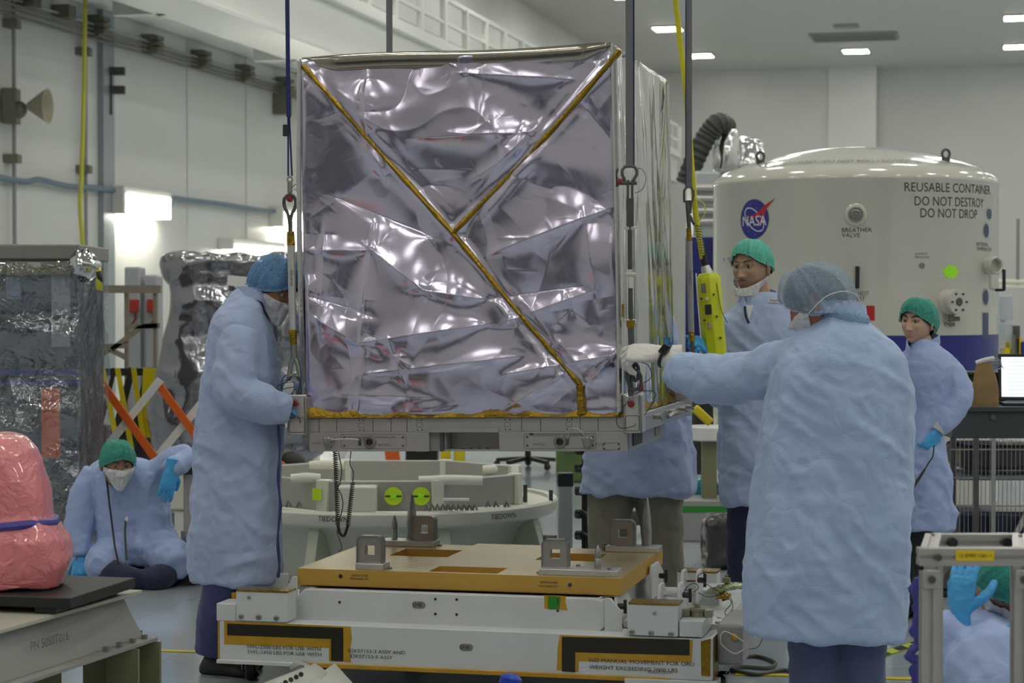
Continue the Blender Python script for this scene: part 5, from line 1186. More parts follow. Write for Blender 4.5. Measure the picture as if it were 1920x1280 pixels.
# ---- man with glasses behind
YC = 10.3
ringsC = [px_ring(*a) for a in ((1352,1480,943,YC,.19),(1351,1484,880,YC,.19),(1350,1490,800,YC,.19),(1349,1496,730,YC,.19),(1348,1500,670,YC,.19),(1346,1502,625,YC,.18),(1352,1500,600,YC,.16),(1372,1488,580,YC,.13),(1390,1466,562,YC,.095),(1398,1456,553,YC,.08))]
slC = [([P(1365,620,YC-.02),P(1350,690,YC-.06),P(1344,740,YC-.14),P(1336,700,YC-.26),P(1328,664,YC-.32)], [.065,.068,.062,.055,.045]),
       ([P(1485,620,YC),P(1500,700,YC),P(1498,780,YC-.05),P(1480,830,YC-.12)], [.065,.065,.058,.048])]
pC, HC, kC = person('person with glasses and bright green hair net, mask under the chin, behind the pendant', fl(1425,YC), ringsC, slC,
   (P(1410,502,YC), math.radians(-38), math.radians(4), 0, 1.14),
   [([P(1390,860,YC),P(1395,960,YC),P(1393,1050,YC),Vector((P(1395,1050,YC).x,YC,.08))],[.095,.07]),([P(1445,860,YC),P(1445,960,YC),P(1448,1050,YC),Vector((P(1450,1050,YC).x,YC,.08))],[.095,.07])],
   'coat','navy', (.46,.28,.19), 13, None, ('capgreen',.066,-.020,.012,1.03,.10,.006), (.10,.08,.06), (-.085,-.150,1.5,.016,6,-.035,.004),
   gloves=[('gloveb', basis(P(1330,660,YC-.34), (-.35,-.5,.35), (.3,-.6,.6)), dict(curls=((.9,1.0,.7),)*4, side=1, k=1.05)),('gloveb', basis(P(1482,832,YC-.12), (-.2,-.1,-.8), (0,-.8,.1)), dict(side=-1))],
   feet=[(fl(1395,YC),(-.4,-1,0)),(fl(1450,YC),(-.3,-1,0))], collar=([P(1402,600,YC-.15),P(1392,568,YC-.10),P(1396,556,YC+.0),P(1425,550,YC+.09),P(1458,556,YC+.0),P(1452,572,YC-.10),P(1420,612,YC-.165)], .03, .01))
vn = MB(); vn.prism([(-.018,.02),(.022,.02),(.0,-.05)], P(1404,580,YC-.172), (1,0,0), (0,.15,1), .01); vn.build('shirt_front', M['paper'], pC, world=True)
MB().tube(spline([P(1397,574,YC-.19),P(1398,590,YC-.195),P(1404,606,YC-.195)],4), .006, 6).build('lanyard', M['navy'], pC, world=True)
MB().box(P(1450,563,YC-.125), (.058,.004,.022), Matrix.Rotation(.08,3,'Y')).build('name_sticker', M['paper'], pC, world=True)
lettering('sticker_text', 'Name', .018, P(1451,563,YC-.129), (1,0,0), (0,0,1), M['ink'], pC, world=True)
# glasses
mb = MB(); HcP = lambda x, y, z: HC @ (Vector((x,y,z))*kC)
for s in (-1,1): mb.tube([HcP(s*.031+.022*math.cos(2*PI*i/20), .098-.012*abs(s*.031+.022*math.cos(2*PI*i/20))/.05, .006+.017*math.sin(2*PI*i/20)) for i in range(20)], .0009, 5, closed=True)
mb.tube([HcP(-.010,.098,.010),HcP(0,.101,.013),HcP(.010,.098,.010)], .0012, 5)
for s in (-1,1): mb.tube([HcP(s*.054,.086,.012),HcP(s*.078,.07,.012),HcP(s*.082,.0,.010)], .0013, 5)
mb.build('glasses', M['steel'], pC, world=True)
# beard shadow
gm_ = MB(); gm_.tube([HcP(x,.0885-abs(x)*.35,-.050-.10*abs(x)) for x in (-.024,-.012,0,.012,.024)], [.002,.0035,.0028,.0035,.002], 6); gm_.build('moustache', pm('grey_beard',(.16,.12,.10),.8), pC, world=True)
MB().ball(HcP(0,.082,-.092), (.013,.007,.010), 12, 8).build('goatee', pm('grey_goatee',(.26,.19,.15),.8), pC, world=True)
# ---- woman on the right with her hand on her hip
YD = 10.5
ringsD = [px_ring(*a) for a in ((1682,1786,990,YD,.17),(1684,1784,930,YD,.18),(1688,1780,870,YD,.17),(1694,1772,815,YD,.155),(1697,1778,760,YD,.15),(1690,1786,710,YD,.16),(1690,1786,684,YD,.155),(1696,1776,664,YD,.13),(1706,1762,650,YD,.09),(1710,1756,640,YD,.075))]
slD = [([P(1768,680,YD-.02),P(1790,705,YD-.05),P(1800,742,YD-.09),P(1782,778,YD-.13),P(1760,806,YD-.14)], [.062,.066,.062,.050,.042]),
       ([P(1705,685,YD),P(1690,740,YD-.0),P(1690,800,YD-.05),P(1698,850,YD-.1)], [.06,.056,.05,.042])]
pD, HD, kD = person('woman in pale blue gown and green hair net with one blue-gloved hand on her hip', fl(1735,YD), ringsD, slD,
   (P(1721,604,YD), math.radians(-40), math.radians(2), math.radians(-4), .98),
   [([P(1715,900,YD),P(1712,1000,YD),Vector((P(1705,1000,YD).x,YD,.35)),Vector((P(1702,1000,YD).x,YD,.07))],[.09,.075]),([P(1755,900,YD),P(1750,1000,YD),Vector((P(1740,1000,YD).x,YD,.35)),Vector((P(1735,1000,YD).x,YD,.07))],[.09,.075])],
   'coatdeep','blackp', (.62,.39,.28), 14, None, ('capgreen2',.058,-.058,-.005,1.04,.16,.034), (.015,.01,.008), None,
   gloves=[('gloveb', basis(P(1757,812,YD-.15), (-.5,-.15,-.75), (.5,-.8,.1)), dict(curl=(.8,1.0,.7), side=-1, k=1.0, spread=.02, cuff=.03)),('gloveb', basis(P(1698,855,YD-.1), (0,0,-1), (0,-1,0)), dict(side=1,k=.9))],
   collar=([P(1706,668,YD-.13),P(1700,655,YD-.06),P(1710,645,YD+.04),P(1738,640,YD+.07),P(1760,642,YD+.02),P(1756,648,YD-.05),P(1726,664,YD-.12)], .042, .004),
   feet=[(fl(1700,YD),(-.6,-1,0)),(fl(1738,YD),(-.3,-1,0))], voxel=.009)
MB().tube([P(1768,796,YD-.145),P(1759,809,YD-.15)], [.036,.036], 16).build('glove_cuff', M['cuff'], pD, world=True)
MB().box(P(1775,605,YD+.02), (.05,.04,.05)).build('hair_wisp', pm('dhair',(.012,.008,.006),.7), pD, world=True) if False else None
t = thing('cable_probe', 'thin black cable probe dangling from the hip hand of the woman', 'probe', P(1752,830,YD-.22), 0)
MB().tube(spline([P(1752,835,YD-.20),P(1750,855,YD-.21),P(1742,868,YD-.21),P(1735,880,YD-.21)],5), .0035, 6).build('cable', M['black'], t, world=True)
MB().tube([P(1735,880,YD-.21),P(1722,900,YD-.22),P(1704,925,YD-.23)], [.006,.009,.010], 8).build('handle', M['black'], t, world=True)
# ---- person hidden behind the load, khaki trousers
YE = 10.9
ringsE = [px_ring(*a) for a in ((1088,1305,925,YE,.20),(1094,1300,860,YE,.20),(1100,1290,790,YE,.19),(1108,1282,720,YE,.19),(1108,1266,650,YE,.19),(1110,1262,600,YE,.17),(1125,1245,575,YE,.14),(1150,1215,555,YE,.09))]
slE = [([P(1120,610,YE),P(1118,660,YE-.05),P(1135,680,YE-.22)], [.065,.062,.05]), ([P(1240,610,YE),P(1244,660,YE-.03),P(1230,680,YE-.22)], [.065,.062,.05])]
person('person in khaki trousers and blue gown standing hidden behind the foil box', fl(1190,YE), ringsE, slE, (P(1194,500,YE), 0, .35, 0, 1.1),
   [([P(1148,850,YE),P(1145,960,YE),Vector((P(1142,960,YE).x,YE,.40)),Vector((P(1142,960,YE).x,YE,.07))],[.125,.105]),([P(1235,850,YE),P(1238,960,YE),Vector((P(1242,960,YE).x,YE,.40)),Vector((P(1244,960,YE).x,YE,.07))],[.125,.105])],
   'coat','khaki', (.4,.22,.14), 15, None, ('capblue',.05,-.03,0,1.05,.1,0), (.02,.015,.01), None, feet=[(fl(1142,YE),(-.1,-1,0)),(fl(1244,YE),(.1,-1,0))], voxel=.013,
   gloves=[('gloveb', basis(P(1138,682,YE-.24), (0,-.6,.1), (0,-.4,.9)), dict(side=1)),('gloveb', basis(P(1228,682,YE-.24), (0,-.6,.1), (0,-.4,.9)), dict(side=-1))])
# ---- man sitting on the floor at the left
YF = 11.9
ringsF = [px_ring(*a) for a in ((180,325,1052,YF,.20),(180,330,1020,YF,.22),(180,318,990,YF,.19),(176,314,950,YF,.17),(172,306,915,YF,.17),(166,302,888,YF,.16),(172,292,872,YF,.14),(188,272,860,YF,.10))]
slF = [([P(180,890,YF),P(158,930,YF-.05),P(150,985,YF-.10),P(150,1042,YF-.14)], [.075,.080,.075,.058]),
       ([P(285,885,YF),P(318,868,YF-.04),P(352,858,YF-.10),P(334,872,YF-.20),P(318,880,YF-.26)], [.075,.078,.075,.062,.050])]
def lapF(mb):   # gown skirts over the folded legs
    mb.tube(spline([P(215,1035,YF-.05),P(200,1052,YF-.20),P(182,1062,YF-.38)],5), [.12]*4+[.11]*4+[.085,.07,.05], 16)
    mb.tube(spline([P(290,1030,YF-.05),P(315,1045,YF-.20),P(332,1062,YF-.32)],5), [.12]*4+[.11]*4+[.09,.08,.07], 16)
legF = [([P(225,1050,YF-.02),P(205,1072,YF-.30),P(245,1085,YF-.40),P(262,1088,YF-.30)],[.085,.055]),([P(285,1048,YF-.02),P(312,1075,YF-.25),P(285,1086,YF-.38),P(262,1088,YF-.26)],[.085,.055])]
pF, HF, kF = person('person in blue gown sitting on the floor with one elbow on a post', fl(255,YF), ringsF, slF,
   (P(219,870,YF-.22), math.radians(24), math.radians(12), 0, 1.08), legF, 'coatdeep','navy', (.34,.18,.12), 16, None, ('capgreen2',.052,-.045,-.008,1.05,.14,.0), (.03,.02,.015), (-.005,-.125,1.3,.008,9,.0),
   gloves=[('gloveb', basis(P(319,882,YF-.28), (-.12,-.1,-.7), (.45,-.8,.1)), dict(curl=(.15,.2,.2), side=-1, k=1.1)),('gloveb', basis(P(150,1045,YF-.15), (0,-.25,-.6), (0,-.9,.2)), dict(curl=(.3,.4,.3), side=1, k=1.05))],
   extra_cloth=(lapF,), feet=[(Vector((P(225,1085,YF-.2).x,YF-.25,0)),(.9,-.3,0)),(Vector((P(300,1085,YF-.2).x,YF-.2,0)),(-.9,-.4,0))], amp=.9)
MB().tube(spline([P(197,885,YF-.20),P(203,935,YF-.24),P(209,985,YF-.26),P(214,1025,YF-.30),P(221,1058,YF-.40)],6), .006, 6).build('neck_cord', M['black'], pF, world=True)
MB().tube(spline([P(235,972,YF-.22),P(233,1000,YF-.26),P(236,1050,YF-.38)],6), .006, 6).build('neck_cord', M['black'], pF, world=True)
MB().ball(P(236,974,YF-.225), (.010,.008,.016), 10, 6).build('cord_clip', M['paper'], pF, world=True)
def lapG(mb):
    for x0, x1 in ((1830,1815),(1930,1955)): mb.tube(spline([Vector((P(x0,1200,6.6).x,6.6,.46)),Vector((P(x1,1200,6.6).x,6.25,.46)),Vector((P(x1,1200,6.6).x,6.15,.30))],5), [.14]*6+[.12]*5, 14)
# ---- crouching person bottom right behind the aluminium stand
YG = 6.6
ringsG = [px_ring(*a) for a in ((1770,1990,1420,YG,.20),(1765,2000,1330,YG,.20),(1775,2000,1260,YG,.19),(1800,1990,1215,YG,.17),(1840,1960,1190,YG,.11))]
slG = [([P(1800,1260,YG-.04),P(1784,1310,YG-.14),P(1776,1240,YG-.22),P(1800,1165,YG-.24)], [.085,.080,.072,.045]), ([P(1970,1240,YG),P(2010,1300,YG-.1),P(1960,1260,YG-.25)], [.08,.07,.05])]
person('crouching person in blue gown reaching up inside the aluminium stand at the lower right corner', Vector((P(1880,1200,YG).x,YG,0)), ringsG, slG, (P(1885,1085,YG-.05), math.radians(15), math.radians(55), 0, 1.05),
   [([Vector((P(1830,1200,YG).x,YG,.42)),Vector((P(1820,1200,YG).x,YG-.38,.40)),Vector((P(1825,1200,YG).x,YG-.15,.08))],[.09,.07]),([Vector((P(1930,1200,YG).x,YG,.42)),Vector((P(1950,1200,YG).x,YG-.38,.40)),Vector((P(1940,1200,YG).x,YG-.15,.08))],[.09,.07])],
   'coatdeep','blackp', (.36,.2,.14), 17, None, ('capgreen2',.050,-.05,-.01,1.08,.16,.02), (.02,.015,.01), (-.01,-.12,1.3,.010,5,.0), voxel=.012,
   gloves=[('gloveb', basis(P(1803,1150,YG-.25), (.05,.05,.9), (-.6,-.7,0)), dict(curl=(.3,.4,.3), side=1, k=1.12, cuff=.09)),('gloveb', basis(P(1950,1240,YG-.27), (-.4,-.3,.6), (-.3,-.8,0)), dict(side=-1))],
   extra_cloth=(lapG,), feet=[(Vector((P(1825,1200,YG).x,YG-.1,0)),(-.1,-1,0)),(Vector((P(1940,1200,YG).x,YG-.1,0)),(.1,-1,0))])
# ================================================================== DRUM CONTAINER
DY = 15.0; DC = Vector(((1601.5-960)/F_PX*DY, DY, 0)); DR = 1.025
drum = thing('cylindrical_container', 'large glossy white cylindrical container with domed lid, round blue emblem and black lettering', 'container', DC, 0)
def drum_hit(px, R_=DR):
    t = (px-960)/F_PX; A = 1+t*t; B = -2*(t*DC.x+DC.y); C_ = DC.x**2+DC.y**2-R_*R_; D_ = max(B*B-4*A*C_, 0)
    y = (-B-math.sqrt(D_))/(2*A); x = t*y; return math.atan2(x-DC.x, DC.y-y), y
def dpt(a, z, off=0.0, R_=DR): return Vector(((R_+off)*math.sin(a), -(R_+off)*math.cos(a), z))     # local
def dz(py, y): return CAM_H-(py-HOR)/F_PX*y
zb = dz(629, drum_hit(1600)[1])
MB().lathe([(.92,.12),(.98,.14),(DR,.20),(DR,zb-.50)], seg=96, cap=True).build('lower_shell', M['drum'], drum, angle=40)
MB().lathe([(DR+.002,zb-.50),(DR+.002,zb)], seg=96, cap=False).build('blue_band', M['blue'], drum, angle=40)
ztop = dz(331, drum_hit(1600)[1])
MB().lathe([(DR,zb),(DR,ztop-.02),(DR+.004,ztop-.015),(DR+.004,ztop),(DR-.004,ztop+.02),(.985,ztop+.062),(.93,ztop+.092),(.80,ztop+.14),(.6,ztop+.20),(.4,ztop+.24),(.2,ztop+.262),(.0,ztop+.27)], seg=128, cap=False).build('shell', M['drum'], drum, angle=60)
MB().lathe([(.95,0),(.95,.13)], seg=48).build('plinth', M['mgrey'], drum)
def dtext(s, px0, px1, py, hpx, mat='ink', z_off=0.0, name='lettering'):
    a0, y0 = drum_hit(px0); a1, y1 = drum_hit(px1); v, f = text_data(s, 1.0, 'LEFT'); xs = [p[0] for p in v]; ys = [p[1] for p in v]
    w = max(xs)-min(xs); h = max(ys)-min(ys); am, ym = drum_hit((px0+px1)/2); z0 = dz(py, ym); H_ = hpx/F_PX*ym
    mb = MB(); x0, y0_ = min(xs), (max(ys)+min(ys))/2
    mb.add([dpt(a0+(a1-a0)*(x-x0)/w, z0+(y-y0_)/h*H_+z_off, .0015) for x, y in v], f); return mb.build(name, M[mat] if isinstance(mat,str) else mat, drum, smooth=False)
M['drumink'] = pm('drum_ink', (.03,.03,.03), .5)
dtext('REUSABLE CONTAINER', 1695, 1855, 352, 17, 'drumink'); dtext('DO NOT DESTROY', 1714, 1843, 378, 17, 'drumink'); dtext('DO NOT DROP', 1725, 1831, 400, 17, 'drumink')
dtext('BREATHER', 1578, 1634, 431, 8, 'drumink'); dtext('VALVE', 1578, 1612, 441, 8, 'drumink')
dtext('HUMIDITY', 1715, 1739, 476, 4, 'grayink'); dtext('INDICATOR', 1715, 1742, 482, 4, 'grayink')
dtext('INTERNAL', 1830, 1852, 458, 7, 'grayink'); dtext('TEMPERATURE', 1830, 1858, 467, 7, 'grayink')
dtext('DO NOT', 1591, 1629, 550, 8, 'drumink'); dtext('REST', 1600, 1622, 560, 8, 'drumink'); dtext('T DI', 1768, 1790, 608, 8, 'drumink')
dtext('FI  TEN', 1356, 1376, 487, 8, 'blue')
# text around the dome
v, f = text_data('DO NOT HOIST / DO NOT ROLL / DO NOT LIFT THE CONTAINER', 1.0, 'CENTER'); xs = [p[0] for p in v]; w = max(xs)-min(xs)
mb = MB(); zr = ztop+.108
mb.add([Vector(((.90-y*.085)*math.sin(x/w*1.75), -(.90-y*.085)*math.cos(x/w*1.75), ztop+.1075+y*.030+.006)) for x, y in v], f); mb.build('lid_lettering', M['drumink'], drum, smooth=False)
# round blue emblem: blue disc, white letters, red chevron, white orbit
a_e, y_e = drum_hit(1413); z_e = dz(411, y_e); RE = 37.5/F_PX*y_e
def ept(x, y, off): return dpt(a_e+x*RE/DR, z_e+y*RE, off)
mb = MB(); n_ = 48; vs = [ept(0,0,.0015)]+[ept(math.cos(2*PI*i/n_), math.sin(2*PI*i/n_), .0015) for i in range(n_)]
for k in (.66,.33): vs += [ept(k*math.cos(2*PI*i/n_), k*math.sin(2*PI*i/n_), .0015) for i in range(n_)]
fs = []
for i in range(n_): j = (i+1) % n_; fs += [(1+i,1+j,1+n_+j,1+n_+i),(1+n_+i,1+n_+j,1+2*n_+j,1+2*n_+i),(0,1+2*n_+i,1+2*n_+j)]
mb.add(vs, fs); em = mb.build('emblem', M['blue'], drum, angle=0)
def estrip(pts, wds, off, mat, nm):
    vs = []; 
    for i, (x, y) in enumerate(pts):
        x0, y0 = pts[max(i-1,0)]; x1, y1 = pts[min(i+1,len(pts)-1)]; d = math.hypot(x1-x0,y1-y0)+1e-9; nx, ny = -(y1-y0)/d, (x1-x0)/d; w = wds[i]/2
        vs += [ept(x+nx*w, y+ny*w, off), ept(x-nx*w, y-ny*w, off)]
    m = MB(); m.add(vs, [(2*i,2*i+1,2*i+3,2*i+2) for i in range(len(pts)-1)]); return m.build(nm, mat, em, smooth=False)
estrip([(.95*math.cos(t)*.42*math.cos(1.0)-.98*math.sin(t)*math.sin(1.0)*.75+.02, .42*math.cos(t)*math.sin(1.0)+.98*math.sin(t)*math.cos(1.0)*.9-.02) for t in [i*.13 for i in range(49)]], [.05]*49, .0022, M['paper'], 'orbit_line')
M['emred'] = pm('emblem_red', (.42,.015,.03), .4)
estrip([(-.55,.12),(-.1,.10),(.4,.28),(.85,.62),(1.38,1.0)], [.02,.14,.24,.20,.01], .0026, M['emred'], 'red_wing')
estrip([(.3,-.42),(.55,.0),(.75,.45),(.9,.62)], [.02,.12,.16,.1], .0024, M['emred'], 'red_wing')
v, f = text_data('NASA', 1.0, 'CENTER'); xs = [p[0] for p in v]; ys = [p[1] for p in v]; w = max(xs)-min(xs); h = max(ys)-min(ys); yc = (max(ys)+min(ys))/2
m = MB(); m.add([ept(x/w*1.66, (y-yc)/h*.50-.08, .0030) for x, y in v], f); m.build('emblem_letters', M['paper'], em, smooth=False)
m = MB()
for x, y in ((-.5,.6),(-.2,.75),(.2,.55),(-.35,-.6),(.1,-.75),(.45,-.55),(-.7,.4)): m.add([ept(x-.02,y,.0024),ept(x,y-.02,.0024),ept(x+.02,y,.0024),ept(x,y+.02,.0024)],[(0,1,2,3)])
m.build('stars', M['paper'], em, smooth=False)
def dfit(px, py):
    a, y = drum_hit(px); return dpt(a, dz(py, y)), Vector((math.sin(a), -math.cos(a), 0)), a
def on_axis(prof, px, py, mat, nm, seg=24, parent=None):
    p, n, a = dfit(px, py); return MB().lathe([(r, z) for r, z in prof], p, n, seg).build(nm, mat, parent or drum)
on_axis([(.075,-.005),(.075,.012),(.06,.02),(.058,.020)], 1604, 402, M['drum'], 'breather_boss')
b_ = on_axis([(.052,.018),(.052,.03),(.046,.034),(.046,.024),(.034,.024),(.034,.036),(.026,.038),(.024,.028),(.012,.028),(.010,.040),(.001,.040)], 1604, 402, M['steel'], 'breather_valve')
on_axis([(.020,0),(.020,.008),(.012,.009),(.010,.004),(.001,.004)], 1728, 498, M['steel'], 'humidity_indicator')
on_axis([(.090,-.01),(.090,.05),(.075,.055),(.070,.10),(.085,.10)], 1778, 566, M['drum'], 'port_boss')
p, n, a = dfit(1776, 566); side_ = Vector((math.cos(a), math.sin(a), 0)); pc = p+n*.10
fl_ = MB().lathe([(.086,0),(.086,.022),(.03,.024),(.03,.01),(.001,.01)], pc, n, 28).build('port_flange', M['drum'], drum)
m = MB(); m.lathe([(.022,.012),(.026,.026),(.016,.028),(.001,.02)], pc, n, 16); m.build('port_plug', M['dsteel'], drum)
for i in range(6):
    q = pc+(side_*math.cos(PI/3*i)+Vector((0,0,1))*math.sin(PI/3*i))*.062+n*.022; MB().cyl(q, q+n*.010, .009, seg=6).build('flange_bolt', M['dsteel'], drum)
q = p+Vector((0,0,-.115))+n*.04; m = MB(); m.cyl(q+Vector((0,0,.03)), q+Vector((0,0,-.02)), .022, seg=10); m.cyl(q, q+side_*.05+n*.03, .016, seg=8); m.box(q+Vector((0,0,-.035)), (.05,.03,.02)); m.build('drain_valve', M['brownsteel'], drum, bevel=.003)
p, n, a = dfit(1607, 520); m = MB(); z = Vector((0,0,1)); m.bar(p+n*.045+z*.075, p+n*.045-z*.075, .028, .022); m.bar(p+z*.065, p+z*.065+n*.045, .02,.02); m.bar(p-z*.065, p-z*.065+n*.045, .02,.02); m.build('grip_handle', M['black'], drum, bevel=.005)
a = drum_hit(1862)[0]+.06; p = dpt(a, 1.77); n = Vector((math.sin(a),-math.cos(a),0)); m = MB(); m.bar(p+n*.06+z*.075, p+n*.06-z*.075, .022, .022); m.bar(p+z*.070, p+z*.070+n*.06, .02,.02); m.bar(p-z*.070, p-z*.070+n*.06, .02,.02); m.build('grip_handle', M['black'], drum, bevel=.004)
a = drum_hit(1850)[0]; zp = dz(500, 14.8); p = dpt(a, zp); nn = Vector((math.sin(a-.5),-math.cos(a-.5),0)); MB().lathe([(.062,-.02),(.062,.10),(.055,.11),(.045,.10),(.045,.06),(.001,.06)], p, nn, 24).build('side_port', M['drum'], drum)
# lime sticker, red label, badges
def dpatch(px0, px1, py0, py1, mat, nm, shape=None, off=.002):
    a0, y0 = drum_hit(px0); a1, _ = drum_hit(px1); z0, z1 = dz(py1, y0), dz(py0, y0); n = 24; c = ((a0+a1)/2, (z0+z1)/2)
    if shape == 'round': pts = [dpt(c[0]+(a1-a0)/2*math.cos(2*PI*i/n), c[1]+(z1-z0)/2*math.sin(2*PI*i/n), off) for i in range(n)]
    elif shape == 'blob': pts = [dpt(c[0]+(a1-a0)/2*math.cos(2*PI*i/n)*(1+.18*math.sin(i*2.3)), c[1]+(z1-z0)/2*math.sin(2*PI*i/n)*(1+.2*math.sin(i*3.1)), off) for i in range(n)]
    else: pts = [dpt(a0,z0,off),dpt((a0+a1)/2,z0,off),dpt(a1,z0,off),dpt(a1,z1,off),dpt((a0+a1)/2,z1,off),dpt(a0,z1,off)]
    pts = [Vector(p) for p in pts]; m = MB(); cc = sum(pts, Vector())/len(pts); cc2 = dpt(c[0], c[1], off); m.add([cc2]+pts, [(0,1+i,1+(i+1)%len(pts)) for i in range(len(pts))]); return m.build(nm, mat, drum, smooth=False)
M['limeglow'] = pm('fluorescent_lime', (.42,.95,.02), .6); dpatch(1768,1796,497,521,M['limeglow'],'lime_sticker','blob')
dpatch(1614,1640,573,601,pm('label_red',(.45,.02,.02),.4),'red_label'); dtext('LOAD', 1618, 1636, 592, 6, 'paper', name='label_text')
M['badge'] = pm('badge_blue_grey', (.05,.07,.14), .4); M['badge2'] = pm('badge_ring', (.45,.47,.5), .4)
for px0, px1, py0, py1, lt in ((1848,1859,388,414,''),(1842,1854,416,448,'4'),(1841,1854,540,574,'')):
    dpatch(px0,px1,py0,py1,M['badge2'],'round_badge','round',.0015); dpatch(px0+1,px1-1,py0+3,py1-3,M['badge'],'badge_centre','round',.0028)
    if lt: dtext(lt, px0+3, px1-3, (py0+py1)/2, 16, 'paper', name='badge_figure')
dpatch(1842,1853,586,634,M['badge'],'rectangular_badge'); dtext('ISS', 1844, 1851, 607, 11, 'paper', name='badge_figure')
# lifting eyes on the lid
for px, aa in ((1432,-.85),(1770,.80)):
    t_ = (px-960)/F_PX; rr_ = .80; x_ = t_*(DY-.55)-DC.x; y_ = -math.sqrt(max(.01,rr_*rr_-x_*x_)); q = Vector((x_, y_, ztop+.135))
    m = MB(); m.cyl(q, q+Vector((0,0,.02)), .03, seg=12); m.tube([q+Vector((.026*math.cos(2*PI*i/16),0,.048+.032*math.sin(2*PI*i/16))) for i in range(16)], .010, 8, closed=True); m.build('lifting_eye', M['dsteel'], drum)
# ================================================================== RING FIXTURE
RC = Vector(((728-960)/F_PX*12.0, 12.0, 0)); RR = .98; rz_ = 1.6-(934-570)/F_PX*12.0
rf = thing('tiedown_ring_fixture', 'large round cream fixture marked TIEDOWN with an octagonal metal frame behind the cart', 'ring fixture', RC, 0)
M['creamgloss'] = pm('cream_gloss', (.66,.66,.58), .3, var=.03, vs=4)
MB().lathe([(.80,rz_-.06),(.80,rz_-.005),(RR-.05,rz_-.005),(RR-.045,rz_+.012),(RR,rz_+.012),(RR+.012,rz_),(RR+.008,rz_-.052),(RR-.01,rz_-.072),(.90,rz_-.09),(.84,rz_-.13),(.74,.14),(.72,.02),(.70,.0)], seg=96, cap=False).build('round_base', M['creamgloss'], rf, angle=45)
MB().lathe([(.0,rz_-.045),(.81,rz_-.045)], seg=64, cap=False).build('inner_deck', M['creamgloss'], rf)
for i in range(8):
    a = PI/8+i*PI/4; d = Vector((math.cos(a), math.sin(a), 0)); s = Vector((-d.y,d.x,0)); m = MB()
    m.prism([(.72,0),(1.0,0),(1.02,.05),(.92,rz_-.08),(.74,rz_-.09)], -s*.03, d, (0,0,1), -.06); m.build('gusset', pm('gusset_paint',(.50,.53,.42),.4), rf)
def rtext(s, px, py, hpx, wpx):
    t_ = (px-960)/F_PX; x = t_*(12.0-.92)-RC.x; a0 = math.asin(max(-1,min(1,x/RR))); y = 12-RR*math.cos(a0); v, f = text_data(s, 1.0, 'CENTER'); xs = [p[0] for p in v]; ys = [p[1] for p in v]
    w = max(xs)-min(xs); h = max(ys)-min(ys); z0 = dz(py, y); W_ = wpx/F_PX*y/math.cos(a0); H_ = hpx/F_PX*y; m = MB()
    m.add([Vector(((RR+.014)*math.sin(a0+p[0]/w*W_/RR), -(RR+.014)*math.cos(a0+p[0]/w*W_/RR), z0+(p[1]-(max(ys)+min(ys))/2)/h*H_)) for p in v], f); m.build('lettering', M['drumink'], rf, smooth=False)
rtext('TIEDOWN', 626, 973, 10, 56); rtext('TIEDOWN', 942, 967, 10, 46)
M['octalu'] = pm('matte_aluminium', (.40,.40,.37), .5, .35)
OR_ = .80; zt_ = rz_+.165
for i in range(8):
    a0, a1 = PI/8+i*PI/4, PI/8+(i+1)*PI/4; p0 = Vector((OR_*math.cos(a0), OR_*math.sin(a0), (rz_-.0+zt_)/2)); p1 = Vector((OR_*math.cos(a1), OR_*math.sin(a1), (rz_+zt_)/2))
    m = MB(); m.bar(p0, p1, .05, zt_-rz_); m.build('octagon_panel', M['octalu'], rf, bevel=.006)
    q = p0.copy(); q.z = (rz_+zt_)/2; MB().box(q, (.07,.07,zt_-rz_+.012), Matrix.Rotation(a0,3,'Z')).build('corner_post', M['creamgloss'], rf, bevel=.006)
def rp(px, py, v): q = P(px, py, 12.0+v)-RC; return q
m = MB(); a_ = rp(633,962,-.88); b_ = rp(705,912,-.88); m.bb((a_.x,-.90,a_.z),(b_.x,-.70,b_.z)); m.build('front_box', M['creamgloss'], rf, bevel=.01)
for px0, px1, py, v in ((545,600,897,-.70),(785,905,901,-.74),(580,645,872,.35),(905,975,880,.40)):
    a_, b_ = rp(px0,py,v), rp(px1,py,v); m = MB(); m.tube([a_,a_.lerp(b_,.5)+Vector((0,0,.004)),b_],[.024,.028,.026],12); m.build('foam_sleeve', pm('foam',(.74,.74,.66),.7,bump=.4,bs=30), rf)
for px, sz in ((737,16),(789,16)):
    q = rp(px,931,-.80); d = MB(); d.lathe([(.001,0),(.050,0),(.050,.002),(.001,.002)],(q.x,-.785,q.z),(0,-1,0),28); o_ = d.build('lime_disc', M['lime'], rf)
    MB().bb((q.x-.045,-.790,q.z-.004),(q.x+.045,-.7875,q.z+.004)).build('disc_bar', M['ink'], o_); MB().bb((q.x-.016,-.7915,q.z-.012),(q.x+.016,-.7875,q.z+.012)).build('disc_centre', M['limeglow'], o_)
q = rp(593,927,-.80); MB().bb((q.x-.024,-.792,q.z-.032),(q.x+.024,-.786,q.z+.032)).build('lime_square', M['lime'], rf)
rr = random.Random(4)
for px in list(range(800,895,10))+[915,930,950,525,540,560]:
    q = rp(px, 950 if px < 900 and px > 600 else 944, -.90 if px > 600 else -.8); m = MB(); m.tube([q+Vector((-.012,0,-.02)), q+Vector((0,0,.012)), q+Vector((.014,0,-.018))], .009, 7); m.build('clamp_spring', M['steel'], rf)
for px, py, h in ((985,920,.10),(1033,938,.07),(845,940,.0)):
    q = rp(px,py,-.25 if px > 900 else -.9)
    if h: MB().cyl((q.x,q.y,rz_),(q.x,q.y,rz_+h),.012,seg=10).build('stud', M['dsteel'], rf)
    else: MB().box(q+Vector((.03,0,.01)),(.14,.03,.012)).build('bright_bar', M['paper'], rf)
